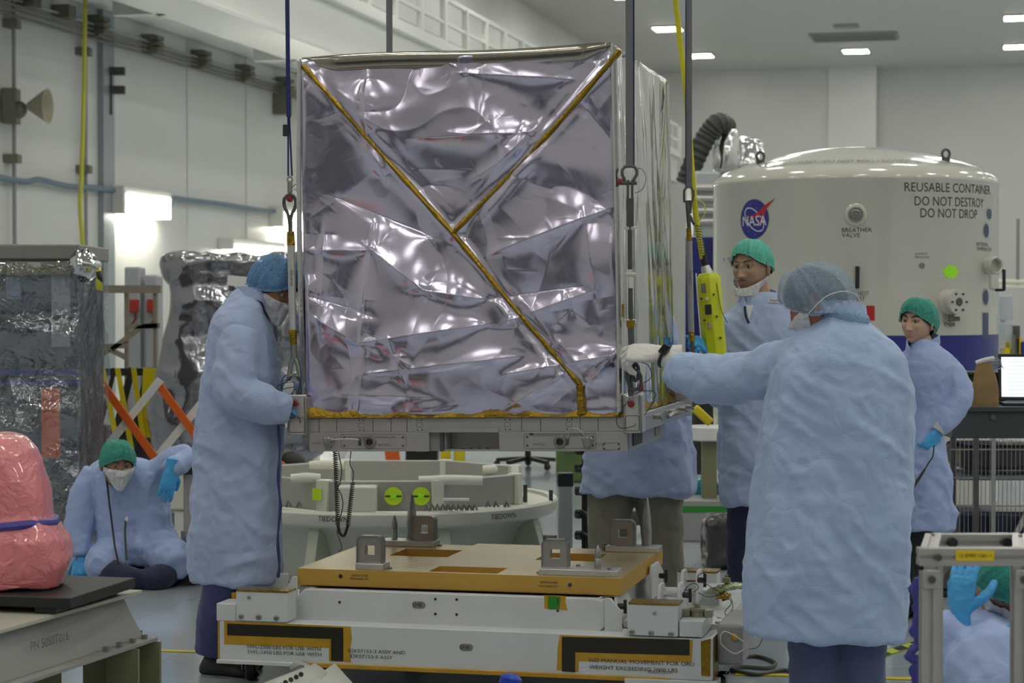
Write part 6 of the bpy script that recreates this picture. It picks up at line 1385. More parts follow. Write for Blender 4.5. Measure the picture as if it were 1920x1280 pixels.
# ================================================================== POSTS AND THINGS BEHIND THE CART
def simple(nm, mb, mat, label, cat, group=None, **kw): return tag(mb.build(nm, mat, None, **kw), label, cat, group)
c = on_floor(1060,1112); t = thing('telescopic_post', 'grey metal post with black cap between ring fixture and khaki trousers', 'post', c, 0)
zt = dz(886, c.y); MB().bb((-.040,-.04,.0),(.040,.04,zt-.07)).build('column', pm('post_grey',(.42,.42,.44),.4,.3), t, bevel=.008); MB().bb((-.044,-.044,zt-.075),(.044,.044,zt)).build('cap', M['black'], t, bevel=.008); MB().bb((-.16,-.16,0),(.16,.16,.03)).build('foot_plate', M['dsteel'], t, bevel=.004)
m = MB(); 
for z0 in (.32,.22): m.cyl((-.085,0,z0),(-.085,0,z0-.07),.038,seg=14)
m.build('valve_cylinder', M['steel'], t)
t2 = thing('hose_stand', 'black tangled hose stand right of the grey capped post', 'stand', on_floor(1098,1104), 0)
m = MB(); m.cyl((0,0,0),(0,0,.85),.022,seg=8); m.build('pole', M['black'], t2)
for z0 in (.78,.68,.55,.42,.30): MB().tube([Vector((.05*math.cos(i*.7),.05*math.sin(i*.7),z0+.02*math.sin(i*1.4))) for i in range(9)], .016, 7, closed=True).build('hose_loop', M['black'], t2)
MB().bb((-.12,-.12,0),(.12,.12,.02)).build('base', M['dsteel'], t2)
# office chair far behind
c = on_floor(990,878); t = thing('office_chair', 'dark office chair far behind, its star base visible under the pallet', 'chair', c, .3)
for i in range(5):
    a = i*2*PI/5; d = Vector((math.cos(a),math.sin(a),0)); MB().bar(d*.03+Vector((0,0,.10)), d*.32+Vector((0,0,.075)), .05,.035).build('leg', M['black'], t); MB().ball(d*.32+Vector((0,0,.035)), (.035,.035,.035), 10, 6).build('caster', M['black'], t)
MB().cyl((0,0,.1),(0,0,.45),.03).build('column', M['black'], t); MB().bb((-.24,-.24,.45),(.24,.24,.53)).build('seat', M['black'], t, bevel=.03); MB().bb((-.22,.20,.6),(.22,.26,1.05)).build('backrest', M['black'], t, bevel=.03)
# yellow bollard and dark crates under the pallet line
for px0, px1, nm in ((826,845,'left'),(851,872,'right')):
    c = on_floor((px0+px1)/2,873); w = (px1-px0)/F_PX*c.y; simple('yellow_bollard', MB().bb((c.x-w/2,c.y-w/2,0),(c.x+w/2,c.y+w/2,.9)), M['yellow'], '%s one of the two yellow posts seen under the pallet notch' % nm, 'post', None, bevel=.01)
def crate(px0, px1, py0, py1, mat, label, cat, nm='equipment_case', dep=.5, bv=.02, Y=None, lid=True):
    if Y is None: c = on_floor((px0+px1)/2, py1); Y = c.y; z0 = 0.0
    else: z0 = dz(py1, Y)
    x0, x1 = (px0-960)/F_PX*Y, (px1-960)/F_PX*Y; z1 = dz(py0, Y); t = thing(nm, label, cat, ((x0+x1)/2, Y, z0), 0); w = x1-x0; h = z1-z0
    MB().bb((-w/2,0,0),(w/2,dep,h*.8)).build('body', mat, t, bevel=bv); MB().bb((-w/2-.01,-.01,h*.8),(w/2+.01,dep+.01,h)).build('lid', mat, t, bevel=bv)
    m = MB(); m.bar((-w*.15,-.03,h*.72),(w*.15,-.03,h*.72),.02,.02); m.bb((-w*.15,-.03,h*.71),(-w*.12,0,h*.73)); m.bb((w*.12,-.03,h*.71),(w*.15,0,h*.73)); m.build('handle', M['steel'], t)
    return t
crate(760,820,835,868,M['black'],'dark equipment case on the floor under the left part of the pallet','case')
crate(505,560,835,895,M['dsteel'],'dark metal case right behind the tall man, left of the ring fixture','case')
crate(1044,1098,820,905,pm('green_case',(.10,.16,.05),.5),'olive green case behind the black capped grey post','case')
# orange and white trestle below pallet
c = on_floor(735,876); t = thing('trestle_barrier', 'orange trestle leg with white board under the left pallet half', 'barrier', c, 0)
MB().bar((-.12,0,1.0),(.02,0,0),.14,.05,up=Vector((0,1,0))).build('leg', M['orange'], t); MB().bar((-.55,0,.0),(-.1,0,1.0),.08,.05,up=Vector((0,1,0))).build('leg', M['white'], t); MB().bb((-.9,-.02,.55),(.2,.02,.75)).build('board', M['white'], t)
# ---- right of the load: small column table, teal crate, dark bag
c = on_floor(1330,1010); t = thing('round_column_table', 'white round top on a column between the pallet and the glasses man', 'table', c, 0)
zt = dz(798, c.y); MB().lathe([(.0,zt-.10),(.13,zt-.10),(.15,zt-.09),(.15,zt-.01),(.14,zt),(.0,zt)], seg=32, cap=False).build('round_top', M['white'], t); MB().bb((-.05,-.05,0),(.05,.05,zt-.1)).build('column', M['olive'], t, bevel=.01); MB().bb((-.25,-.2,0),(.2,.2,.28)).build('base_box', M['mgrey'], t, bevel=.01); MB().bb((-.26,-.205,.20),(.2,-.2,.24)).build('green_stripe', M['green'], t)
M['teal'] = foil_mat('teal_film', (.03,.22,.30), .18, .6, 14); nodes(M['teal'])[2].inputs['Metallic'].default_value = .2
def wrapped(nm, px0, px1, py0, py1, mat, label, cat, dep=.4, Y=None, amp=.02, seed=3, taper=0.0, parts=None):
    if Y is None: c = on_floor((px0+px1)/2, py1); Y = c.y; z0 = 0.0
    else: z0 = dz(py1, Y)
    x0, x1 = (px0-960)/F_PX*Y, (px1-960)/F_PX*Y; z1 = dz(py0, Y); w, h = x1-x0, z1-z0
    rings = []
    for i in range(14):
        t_ = i/13; k = 1-taper*t_; z = h*t_; e = .0 if 0 < i < 13 else .03
        rings.append(sring((0,dep/2,z), (w/2-e)*k, (dep/2-e)*k, 40, 7))
    m = MB(); m.loft(rings); me, V, N = remesh(m, min(.03, w/22), 2); V = V+N*(amp*(1-2.2*np.abs(vn3(V*np.array([5,5,6])+seed)))+amp*.5*(1-2.2*np.abs(vn3(V*13+seed*2))))[:,None]
    V[:,2] = np.maximum(V[:,2], .002); V += np.array([(x0+x1)/2, Y, z0]); t = thing(nm, label, cat, ((x0+x1)/2, Y, z0), 0) if parts else None
    o = finish(me, V, nm if not parts else 'wrap', mat, t, world=parts is not None)
    if parts: return t
    return tag(o, label, cat)
wrapped('wrapped_crate', 1274, 1346, 905, 1000, M['teal'], 'teal film wrapped crate on the floor behind the khaki-trousered person', 'wrapped crate')
M['darkfilm'] = foil_mat('dark_film', (.05,.045,.05), .2, .5, 16); nodes(M['darkfilm'])[2].inputs['Metallic'].default_value = 0
wrapped('dark_wrapped_box', 1328, 1396, 970, 1070, M['darkfilm'], 'dark film wrapped box on the floor left of the man in front', 'wrapped box', .3)
t = thing('yellow_wheel_dolly', 'low dolly with yellow wheels behind the khaki trousers', 'dolly', on_floor(1220,1010), 0)
for x in (-.16,.16): MB().lathe([(.02,-.03),(.07,-.03),(.07,.03),(.02,.03)], (x,0,.07), (1,0,0), 18, cap=False).build('wheel', M['yellow'], t)
MB().bb((-.2,-.1,.10),(.2,.3,.2)).build('deck', M['dsteel'], t, bevel=.01)
c = P(1318,778,11.6); simple('yellow_pry_bar', MB().bar(P(1302,764,11.6), P(1333,793,11.6), .05, .05), M['yellow'], 'short slanted yellow tube just right of the pallet corner', 'tube', None, bevel=.01)
simple('machine_cabinet', MB().bb((P(1298,700,15.8).x,15.8,0),(P(1352,700,15.8).x,16.3,dz(735,15.8))), pm('dark_machine',(.05,.05,.045),.5), 'dark cabinet standing behind the pendant and the glasses man', 'cabinet', None, bevel=.02)
# blue banner, machine and duct behind the drum
c = P(1316,600,17.5); t = thing('blue_banner', 'dark blue banner stand left of the white cylindrical container', 'banner', (c.x,c.y,0), 0)
bn = pm('banner_blue', (.012,.018,.16), .4, var=.5, vs=7); x0, x1 = P(1285,0,17.5).x-c.x, P(1345,0,17.5).x-c.x; MB().bb((x0,-.01,.2),(x1,.01,dz(445,17.5))).build('cloth', bn, t); MB().bb((x0,-.15,0),(x1,.15,.05)).build('foot', M['dsteel'], t); m = MB(); m.cyl(((x0+x1)/2,.03,0),((x0+x1)/2,.03,dz(445,17.5)),.015); m.build('pole', M['steel'], t)
t = thing('ducted_machine', 'foil clad machine with black flexible duct behind the white container', 'machine', (P(1370,0,20).x,20,0), 0)
M['duct'] = pm('black_duct', (.05,.055,.045), .5, .2)
pts = spline([P(1285,345,20),P(1302,300,20),P(1325,255,20),P(1345,232,20),P(1362,240,20.2)],8); MB().tube(pts, [.095+.012*(i%2) for i in range(len(pts))], 14).build('flexible_duct', M['duct'], t, world=True)
MB().bb(tuple(P(1300,445,19.8)), tuple(P(1345,330,20.6))).build('housing', pm('pale_housing',(.5,.54,.55),.3,.3), t, world=True, bevel=.03); MB().bb(tuple(P(1345,800,19.8)), tuple(P(1480,330,21))).build('cabinet', M['mgrey'], t, world=True, bevel=.03)
m = MB()
for py in (352,372,395,415): m.cyl(P(1298,py,19.75), P(1347,py,19.75), .035, seg=10)
m.build('pipes', M['alu'], t, world=True)
def foilblob(px0, px1, py0, py1, Y, dep, mat, nm, parent, seed, amp=.05, sx=2.6):
    a, b = P(px0,py1,Y), P(px1,py0,Y); c = (a+b)/2; rings = []
    for i in range(12): t_ = i/11; k = .75+.25*math.sin(PI*min(1,t_*1.1)); rings.append(sring((c.x,Y+dep/2,a.z+(b.z-a.z)*t_), (b.x-a.x)/2*k, dep/2*k, 28, 3))
    m = MB(); m.loft(rings); me, V, N = remesh(m, .04, 2); V = V+N*(amp*(1-2.2*np.abs(vn3(V*sx+seed)))+amp*.5*(1-2*np.abs(vn3(V*sx*2.7+seed))))[:,None]; return finish(me, V, nm, mat, parent)
M['brightfoil'] = foil_mat('bright_foil', (.8,.8,.8), .12, .5, 6)
foilblob(1345,1385,245,335,20.0,.4,M['brightfoil'],'foil_cladding',t,3,.03); foilblob(1378,1432,262,345,20.3,.5,M['brightfoil'],'foil_cladding',t,8,.04); foilblob(1330,1362,218,262,20.1,.3,M['brightfoil'],'foil_cladding',t,5,.02)
# far right gear behind the drum
t = thing('clear_case_stack', 'clear plastic case and racks far behind, right of the white container', 'plastic case', on_floor(1890,830), 0); Yq = on_floor(1890,830).y
M['clearp'] = pm('clear_plastic', (.55,.60,.64), .1, alpha=.55)
q = lambda px, py: P(px,py,Yq)
for a_, b_ in (((1866,600),(1900,553)),((1866,655),(1900,604))): MB().bb(tuple(q(*a_)),tuple(q(*b_)+Vector((0,.5,0)))).build('clear_box', M['clearp'], t, world=True, bevel=.02)
MB().bb(tuple(q(1862,760)),tuple(q(1960,668)+Vector((0,.6,0)))).build('bench', M['mgrey'], t, world=True, bevel=.01)
for px, py, mt in ((1890,640,'yellow'),(1901,628,'olive'),(1912,632,'yellow'),(1908,610,'dsteel'),(1918,640,'blue')): MB().bb(tuple(q(px-6,668)),tuple(q(px+5,py)+Vector((0,.2,0)))).build('tool', M[mt], t, world=True, bevel=.01)
p0 = P(1862,538,40); p1 = P(2000,538,40); t = thing('wall_pipes', 'pair of beige horizontal pipes on the far wall at the right edge', 'pipe', p0, 0)
for dzz in (0,.10): MB().cyl(p0+Vector((0,0,dzz)), p1+Vector((0,0,dzz)), .05, seg=10).build('pipe', M['cream'], t, world=True)
MB().bar(P(1908,540,40), P(1908,410,40), .05,.05).build('riser', M['steel'], t, world=True)
MB().bar(P(1880,560,40), P(1880,1400,40) if False else Vector((P(1880,560,40).x,40,0)), .08,.08).build('support', M['steel'], t, world=True)
# ================================================================== LEFT BACKGROUND
# film wrapped rack at the far left
Yw = 13.6; x0, x1 = P(-260,0,Yw).x, P(152,0,Yw).x; zt = dz(458, Yw); wr = thing('film_wrapped_rack', 'tall equipment rack in crinkled clear film at the left edge behind the pink bag', 'wrapped rack', ((x0+x1)/2,Yw,0), 0)
M['rackgrey'] = pm('rack_grey', (.075,.07,.07), .5, var=.4, vs=3); w = x1-x0
MB().bb((-w/2+.03,.05,.1),(w/2-.03,.9,zt-.12)).build('rack_body', M['rackgrey'], wr, bevel=.01)
MB().bb((-w/2,-.01,zt-.10),(w/2,.95,zt)).build('top_plate', pm('rack_top',(.22,.21,.19),.4), wr, bevel=.01); MB().bb((-w/2,-.02,zt-.20),(w/2-.06,.0,zt-.12)).build('amber_band', pm('dull_amber',(.16,.13,.03),.4), wr)
for z0, z1, mt, a, b in ((dz(722,Yw),dz(694,Yw),'blue',-w/2,w/2-.03),(dz(860,Yw),dz(728,Yw),'orange',w/2-.27,w/2-.15),(dz(650,Yw),dz(500,Yw),'mgrey',w/2-.20,w/2-.08),(dz(560,Yw),dz(520,Yw),'pipeblue',w/2-.5,w/2-.4)): MB().bb((a,-.02+.04,z0),(b,.06,z1)).build('rack_item', M[mt], wr)
for z0 in (.55,1.1,1.5): MB().bb((-w/2,.0,z0),(w/2-.02,.05,z0+.03)).build('shelf_edge', M['dsteel'], wr)
fmf = pm('clear_film', (.75,.8,.85), .06, alpha=.30); n, l, b = nodes(fmf); nz = n.new('ShaderNodeTexNoise'); nz.inputs['Scale'].default_value = 9; nz.inputs['Distortion'].default_value = 2; tc = n.new('ShaderNodeTexCoord'); l.new(tc.outputs['Object'], nz.inputs['Vector']); bp = n.new('ShaderNodeBump'); bp.inputs['Distance'].default_value = .02; bp.inputs['Strength'].default_value = .8; l.new(nz.outputs['Fac'], bp.inputs['Height']); l.new(bp.outputs['Normal'], b.inputs['Normal']); 
gl_ = n.new('ShaderNodeBsdfGlossy'); gl_.inputs['Roughness'].default_value = .07; gl_.inputs['Color'].default_value = (.85,.9,1,1); tr_ = n.new('ShaderNodeBsdfTransparent'); tr_.inputs[0].default_value = (.82,.84,.86,1); mxs = n.new('ShaderNodeMixShader'); mxs.inputs[0].default_value = .22
l.new(bp.outputs['Normal'], gl_.inputs['Normal']); l.new(tr_.outputs[0], mxs.inputs[1]); l.new(gl_.outputs[0], mxs.inputs[2]); l.new(mxs.outputs[0], n['Material Output'].inputs['Surface'])
M['film'] = fmf
face_obj('film', (-w/2,-.03,.05), (1,0,0), (0,0,1), (0,-1,0), w, zt-.15, 220, 200, lambda x, y: 1.6*foil_height(x, y, w, zt, 31, 60, .014, .0)+.03*np.sin(y*9+3*vnoise(x,y,1.2,4))+.04*np.exp(-((y-zt*.68)/.1)**2), fmf, .03, wr)
face_obj('film', (w/2,-.03,.05), (0,1,0), (0,0,1), (1,0,0), .95, zt-.15, 60, 90, lambda x, y: 1.4*foil_height(x, y, .95, zt, 33, 30, .014, .5), fmf, .03, wr)
m = MB(); m.ball(tuple(Vector((w/2+.02,0,zt-.14))), (.10,.10,.10), 14, 10); m.v = [p+Vector((rr.uniform(-.02,.02),rr.uniform(-.02,.02),rr.uniform(-.02,.02))) for p in m.v]; m.build('gathered_knot', M['foil2'], wr, angle=0)
rb = thing('warning_ribbon', 'yellow and black striped ribbon end hanging from the wrapped rack corner', 'ribbon', P(184,500,Yw-.1), 0)
m = MB(); m.add([P(180,502,Yw-.1),P(190,500,Yw-.1),P(193,545,Yw-.12),P(181,543,Yw-.12)],[(0,1,2,3)]); m.build('ribbon', M['hose'], rb, world=True, solid=.003)
m = MB(); m.add([P(180,510,Yw-.104),P(190,507,Yw-.104),P(193,530,Yw-.122),P(182,522,Yw-.118)],[(0,1,2,3)]); m.build('stripe', M['black'], rb, world=True, solid=.003); MB().tube([P(155,492,Yw-.1),P(172,496,Yw-.1),P(186,503,Yw-.1)], .012, 6).build('string', M['steel'], rb, world=True)
# silver wrapped tall crate behind the tall man
Ys = 16.0; sc_ = thing('silver_wrapped_crate', 'tall grey silver-film wrapped crate behind the tall man at left', 'wrapped crate', (P(440,0,Ys).x,Ys,0), 0)
M['greyfoil'] = foil_mat('grey_bag_film', (.30,.30,.33), .16, .6, 5); nodes(M['greyfoil'])[2].inputs['Metallic'].default_value = .85
rings = []
for l_, r_, y_ in ((300,590,850),(296,592,800),(300,590,740),(312,585,680),(325,580,620),(340,578,560),(336,578,530),(318,576,505),(322,575,490),(350,572,484)): rings.append(px_ring(l_, r_, y_, Ys+.5, .55, 5))
m = MB(); m.loft(rings); me, V, N = remesh(m, .03, 2); V = V+N*(.045*(1-2.2*np.abs(vn3(V*np.array([3,3,2.2])+2)))+.018*(1-2.2*np.abs(vn3(V*8+7))))[:,None]; finish(me, V, 'wrap', M['greyfoil'], sc_)
MB().bb(tuple(P(280,1000,Ys-.1)-Vector((0,0,0)))[:2]+(0.0,), tuple(P(600,852,Ys+1.2))).build('platform', M['cream'], sc_, world=True, bevel=.02)
MB().box(P(446,527,Ys-.12), (.16,.01,.08), Matrix.Rotation(.1,3,'Y')).build('white_label', M['paper'], sc_, world=True)
# steel rack frame with lockers
Yr = 18.5; rk = thing('steel_rack_frame', 'open brown steel rack frame with two grey panels behind it at left', 'rack', (P(235,0,Yr).x,Yr,0), 0)
M['rackbrown'] = pm('rack_brown', (.24,.21,.16), .5, .3)
def rbar(a, b, w=.09, mt='rackbrown', nm='bar', dy=0.0): MB().bar(P(a[0],a[1],Yr+dy), P(b[0],b[1],Yr+dy), w, w).build(nm, M[mt], rk, world=True)
for a, b in (((150,542),(302,542)),((160,650),(240,648)),((155,700),(300,695)),((240,612),(296,610)),((165,680),(206,655)),((206,655),(240,672)),((210,655),(265,612)),((265,612),(300,610))): rbar(a, b, .07 if a[1] in (542,700) else .045)
for x in (238,292): MB().bb(tuple(P(x-5,540,Yr)-Vector((0,0,0)))[:2]+(0.0,), tuple(P(x+5,538,Yr+.1))).build('upright', M['rackbrown'], rk, world=True)
MB().bb(tuple(P(150,542,Yr))[:2]+(0.0,), tuple(P(156,538,Yr+.1))).build('upright', M['rackbrown'], rk, world=True)
for i, (x0, x1, yt) in enumerate(((233,263,500),(272,296,515))):
    t = thing('grey_cabinet', '%s grey wall cabinet behind the steel rack frame' % ('taller left' if i == 0 else 'shorter right'), 'cabinet', (P(x0,0,Yr+.6).x,Yr+.6,0), 0)
    a, b = P(x0,900,Yr+.6), P(x1,yt,Yr+.6); MB().bb((a.x,Yr+.6,0),(b.x,Yr+.9,b.z)).build('body', pm('cabinet_grey',(.38,.40,.42),.4), t, world=True, bevel=.02)
    q = P((x0+x1)/2+2,573,Yr+.55); MB().box(q,(.10,.06,.12)).build('red_box', pm('dark_red',(.35,.03,.02),.5), t, world=True, bevel=.01); MB().tube(spline([q,q+Vector((.02,0,-.12)),q+Vector((-.05,0,-.2))],4),.012,6).build('hose', M['red'], t, world=True)
simple('yellow_safety_screen', MB().bb(tuple(P(147,705,16.5)), tuple(P(163,562,16.7))), M['hose'], 'tall narrow yellow panel right of the film wrapped rack', 'screen', None, bevel=.005)
t = thing('yellow_guard_frame', 'yellow and black slanted guard straps below the steel rack', 'guard', (P(220,0,17).x,17,0), 0)
for i, (a, b, mt, w) in enumerate((((160,700),(190,850),'yellow',.04),((192,690),(222,850),'yellow',.04),((220,690),(247,850),'yellow',.04),((250,690),(268,820),'yellow',.04),((282,690),(275,820),'yellow',.12),((165,690),(148,800),'black',.04),((215,690),(175,850),'black',.035),((248,690),(205,850),'black',.06),((278,695),(242,850),'black',.06))):
    MB().bar(P(a[0],a[1],17+.03*i), P(b[0],b[1],17+.03*i), w, .02, up=Vector((0,1,0))).build('strap', M[mt], t, world=True)
MB().bar(P(150,697,17.35), P(295,697,17.35), .08, .06).build('top_bar', M['black'], t, world=True)
MB().bb(tuple(P(150,1000,17.4))[:2]+(0.0,), tuple(P(300,790,17.9))).build('dark_base', M['darkfilm'], t, world=True, bevel=.03)
t = thing('expanding_barrier', 'orange and white crossed slat barrier behind the sitting man', 'barrier', (P(270,0,14.8).x,14.8,0), 0)
for i, (a, b, mt) in enumerate((((190,718),(150,780),'white'),((190,718),(292,862),'orange'),((300,712),(205,830),'white'),((298,722),(382,838),'orange'),((400,728),(298,852),'white'),((148,792),(190,862),'orange'),((500,850),(560,900),'orange'),((575,720),(500,850),'white'))):
    MB().bar(P(a[0],a[1],14.8+.04*i), P(b[0],b[1],14.8+.04*i), .055, .03, up=Vector((0,1,0))).build('slat', M[mt], t, world=True)
for px in (190,300,400): a = P(px,716,14.75); MB().cyl((a.x,a.y,0),(a.x,a.y,.10),.1,seg=14).build('foot', M['dsteel'], t, world=True)
crate(235,300,792,905,M['cream'],'cream equipment case right of the sitting man, behind the orange slats','case')
# post beside the sitting man, with black wheel
c = Vector((P(354,0,11.80).x, 11.80, 0)); t = thing('jack_post', 'pale grey jack post with black top that the sitting man leans on', 'post', c, 0)
MB().bb((-.055,-.06,dz(890,11.75)),(.045,.06,dz(872,11.75))).build('top_pad', M['black'], t, bevel=.01); MB().bb((-.03,-.03,.25),(.03,.03,dz(888,11.75))).build('column', pm('pinkish_grey',(.45,.40,.41),.4,.3), t, bevel=.006)
MB().cyl((0,0,.18),(0,0,.30),.05,seg=14).build('collar', M['steel'], t); m = MB(); m.cyl((-.05,-.16,.12),(.03,.08,.12),.115,seg=28); m.build('black_wheel', M['black'], t, bevel=.01); m = MB(); m.cyl((-.052,-.165,.12),(-.048,-.15,.12),.07,seg=20); m.build('wheel_hub', M['mgrey'], t); MB().cyl((.07,0,0),(.07,0,.1),.02,seg=8).build('foot', M['steel'], t)
# ================================================================== RIGHT CABINET WITH LAPTOP
Yk = 11.6; kx0, kx1 = P(1783,0,Yk).x, P(1783,0,Yk).x+1.1; kz = dz(762, Yk)
M['navybin'] = pm('navy_bin',(.012,.015,.05),.4)
wc = thing('wire_mesh_cart', 'dark grey cart with wire mesh sides under the laptop at right', 'cart', ((kx0+kx1)/2,Yk,0), 0); w = kx1-kx0; M['cartgrey'] = pm('dark_grey_enamel',(.045,.048,.055),.4)
MB().bb((-w/2,-.02,kz-.03),(w/2,.6,kz)).build('top', M['cartgrey'], wc, bevel=.004); MB().bb((-w/2+.01,0,kz-.18),(w/2,.58,kz-.03)).build('drawer_panel', M['cartgrey'], wc, bevel=.003); q = P(1862,782,Yk)-Vector(((kx0+kx1)/2,Yk,0)); MB().cyl((q.x,-.0,q.z),(q.x,-.02,q.z),.016,seg=12).build('lock', M['dsteel'], wc)
for x in (-w/2+.02,w/2-.02):
    for y in (.02,.56): MB().bb((x-.015,y-.015,.10),(x+.015,y+.015,kz-.17)).build('upright', M['cartgrey'], wc); MB().lathe([(.01,-.015),(.045,-.015),(.045,.015),(.01,.015)],(x,y,.05),(1,0,0),14,cap=False).build('caster', M['black'], wc)
m = MB()
for i in range(44): x = -w/2+.03+i*(w-.06)/43; m.bb((x-.0016,-.002,.18),(x+.0016,.002,kz-.18))
for z0 in (.18,.30,.46,.62,.78): m.bb((-w/2,-.004,z0-.004),(w/2,.004,z0+.004))
m.build('front_mesh', M['steel'], wc, smooth=False)['kind'] = 'stuff'
MB().bb((-w/2+.13,-.008,.18),(-w/2+.16,.0,kz-.18)).build('door_stile', M['dsteel'], wc); MB().bb((-w/2+.23,-.008,.18),(-w/2+.255,.0,kz-.18)).build('door_stile', M['mgrey'], wc)
for z0, mt in ((.20,'mgrey'),(.60,'pipeblue')): MB().bb((-w/2+.06,.06,z0),(w/2-.03,.55,z0+.03)).build('shelf', M[mt], wc)
MB().bb((-w/2+.07,.03,.66),(w/2-.05,.5,.80)).build('film_bundle', M['darkfilm'], wc, bevel=.03); MB().bb((-w/2+.07,.05,.25),(-w/2+.6,.5,.42)).build('blue_bin', M['navybin'], wc, bevel=.02); MB().bar((-w/2+.35,.02,.25),(-w/2+.5,.02,.55),.03,.03).build('inner_rod', M['alu'], wc)
# laptop
q = P(1872,762,Yk-.0); lt = thing('laptop', 'open black laptop with bright white screen on the mesh cart', 'laptop', (P(1900,0,Yk+.15).x+.135,Yk+.15,kz), 0, rot=(0,0,-.12))
MB().bb((-.20,-.12,0),(.20,.13,.018)).build('base', M['black'], lt, bevel=.004)
tl = Matrix.Rotation(-.12,3,'X'); m = MB(); m.box((0,.135,.155),(.40,.012,.27),tl); scn = m.build('lid', M['black'], lt, bevel=.003)
scm = emat('laptop_screen', (.80,.88,1.0), 1.3); m = MB(); m.box((0,.1275,.157),(.365,.002,.230),tl); m.build('screen', scm, scn)
m = MB(); 
for i in range(9): 
    zz = .06+i*.023; m.box((-.06-.02*(i%3),.1255+(zz-.157)*.12,zz),(.16-.03*(i%3),.001,.003),tl)
m.build('screen_text', emat('screen_blue',(.25,.45,.9),.9), scn)
m = MB()
for i in range(12):
    for j in range(4): m.bb((-.17+i*.029,-.03+j*.032,.018),(-.148+i*.029,-.008+j*.032,.021))
m.build('keys', pm('key_grey',(.05,.05,.055),.4), lt)['kind'] = 'stuff'
# paper bag
M['kraft'] = pm('kraft_paper', (.24,.155,.06), .7, var=.15, vs=14, bump=.5, bs=18)
a = P(1848,757,Yk+.06); pb = thing('paper_bag', 'crumpled brown paper bag with folded top between printer and laptop', 'paper bag', (a.x,Yk+.06,kz), 0)
m = MB(); m.loft([sring((0,.0,0),.072,.05,24,5),sring((0,0,.10),.070,.047,24,5),sring((-.003,.0,.17),.060,.034,24,4),sring((-.008,.0,.225),.046,.014,24,3),sring((-.006,.0,.25),.040,.007,24,3)]); m.build('bag', M['kraft'], pb, angle=40); m = MB(); m.tube([(-.055,-.005,.245),(.0,-.004,.262),(.05,.0,.272)],[.012,.014,.012],8); m.build('rolled_top', pm('white_roll',(.6,.6,.58),.5), pb)
a = P(1828,757,Yk+.2); pr = thing('black_printer', 'low black printer with lime sticker at the back left of the mesh cart', 'printer', (a.x+.06,Yk+.32,kz), 0)
MB().bb((-.15,0,0),(.15,.25,.17)).build('body', M['black'], pr, bevel=.012); MB().bb((-.16,-.01,.16),(.16,.25,.185)).build('lid', M['black'], pr, bevel=.008); MB().bb((.0,-.006,.05),(.12,0,.07)).build('paper_slot', M['mgrey'], pr)
m = MB(); m.add([(-.10,-.004,.07),(-.03,-.004,.07),(-.03,-.004,.13),(-.06,-.004,.125)],[(0,1,2,3)]); m.build('lime_sticker', M['lime'], pr)
a = P(1868,690,Yk+.25); MB_ = MB().tube([a+Vector((.045*math.cos(i*.8)*(1-.02*i),.02*math.sin(i),.018*math.sin(i*.8)+.0015*i)) for i in range(30)], .003, 5); tag(MB_.build('cable_tangle', M['mgrey']), 'small tangle of thin cable lying on the black printer', 'cable')
# ================================================================== PENDANT CONTROLLER
Yp = 9.93; pc_ = thing('hoist_pendant', 'long yellow hoist control pendant hanging from a yellow cable, held by a blue glove', 'control pendant', P(1327,520,Yp), 0)
M['pendant'] = pm('pendant_yellow', (.62,.66,.01), .4, var=.06, vs=9)
pts = [P(1327,512,Yp),P(1328,522,Yp),P(1333,580,Yp),P(1341,660,Yp),P(1350,742,Yp),P(1350,747,Yp)]; m = MB(); m.tube(pts, [.044,.060,.058,.057,.056,.045], 8); m.build('case', M['pendant'], pc_, world=True, bevel=.003)
m = MB(); m.tube([P(1322,498,Yp),P(1326,513,Yp)], [.02,.030], 14); m.build('cable_gland', M['alu'], pc_, world=True)
m = MB(); m.tube([P(1319,478,Yp),P(1322,500,Yp)], .016, 10); m.build('gland_boot', M['black'], pc_, world=True)
for px, py, w, h, mt in ((1317,540,.022,.046,'brownsteel'),(1326,580,.030,.048,'black'),(1328,610,.016,.028,'mgrey'),(1323,560,.010,.014,'paper')): MB().box(P(px,py,Yp)+Vector((0,-.055,0)), (w,.012,h), Matrix.Rotation(-.09,3,'Y')).build('button', M[mt], pc_, world=True, bevel=.002)
for px, py in ((1336,552),(1342,593),(1349,633),(1313,560),(1319,600)): MB().cyl(P(px,py,Yp)+Vector((0,-.035,0)), P(px,py,Yp)+Vector((0,-.062,0)), .005, seg=8).build('screw', M['ink'], pc_, world=True)
m = MB(); m.tube(spline([P(1262,-600,Yp),P(1265,-60,Yp),P(1270,40,Yp),P(1285,170,Yp),P(1298,330,Yp),P(1304,400,Yp),P(1310,440,Yp),P(1317,485,Yp)],6), .0135, 10); m.build('cable', pm('cable_yellow',(.60,.56,.01),.5), pc_, world=True)
m = MB(); a, b = P(1307,420,Yp), P(1319,484,Yp); pts = []
for i in range(70): t_ = i/69; c = a.lerp(b,t_); pts.append(c+Vector((.0165*math.cos(i*1.15),.0165*math.sin(i*1.15),0)))
m.tube(pts, .0022, 5); m.build('mesh_grip', M['dsteel'], pc_, world=True)
MB().tube(spline([P(1300,372,Yp-.02),P(1318,380,Yp-.02),P(1322,396,Yp-.02),P(1316,410,Yp-.02),P(1306,412,Yp-.02)],5), .003, 5).build('tie_wire', M['hose'], pc_, world=True)
MB().tube(spline([P(1340,512,Yp-.03),P(1345,540,Yp-.05),P(1352,580,Yp-.05),P(1364,605,Yp-.04)],5), .0018, 5).build('safety_wire', M['wire'], pc_, world=True)
MB().tube(spline([P(1305,512,Yp-.03),P(1308,560,Yp-.03),P(1313,620,Yp-.03),P(1316,650,Yp-.03)],5), .0035, 5).build('control_lead', M['paper'], pc_, world=True)
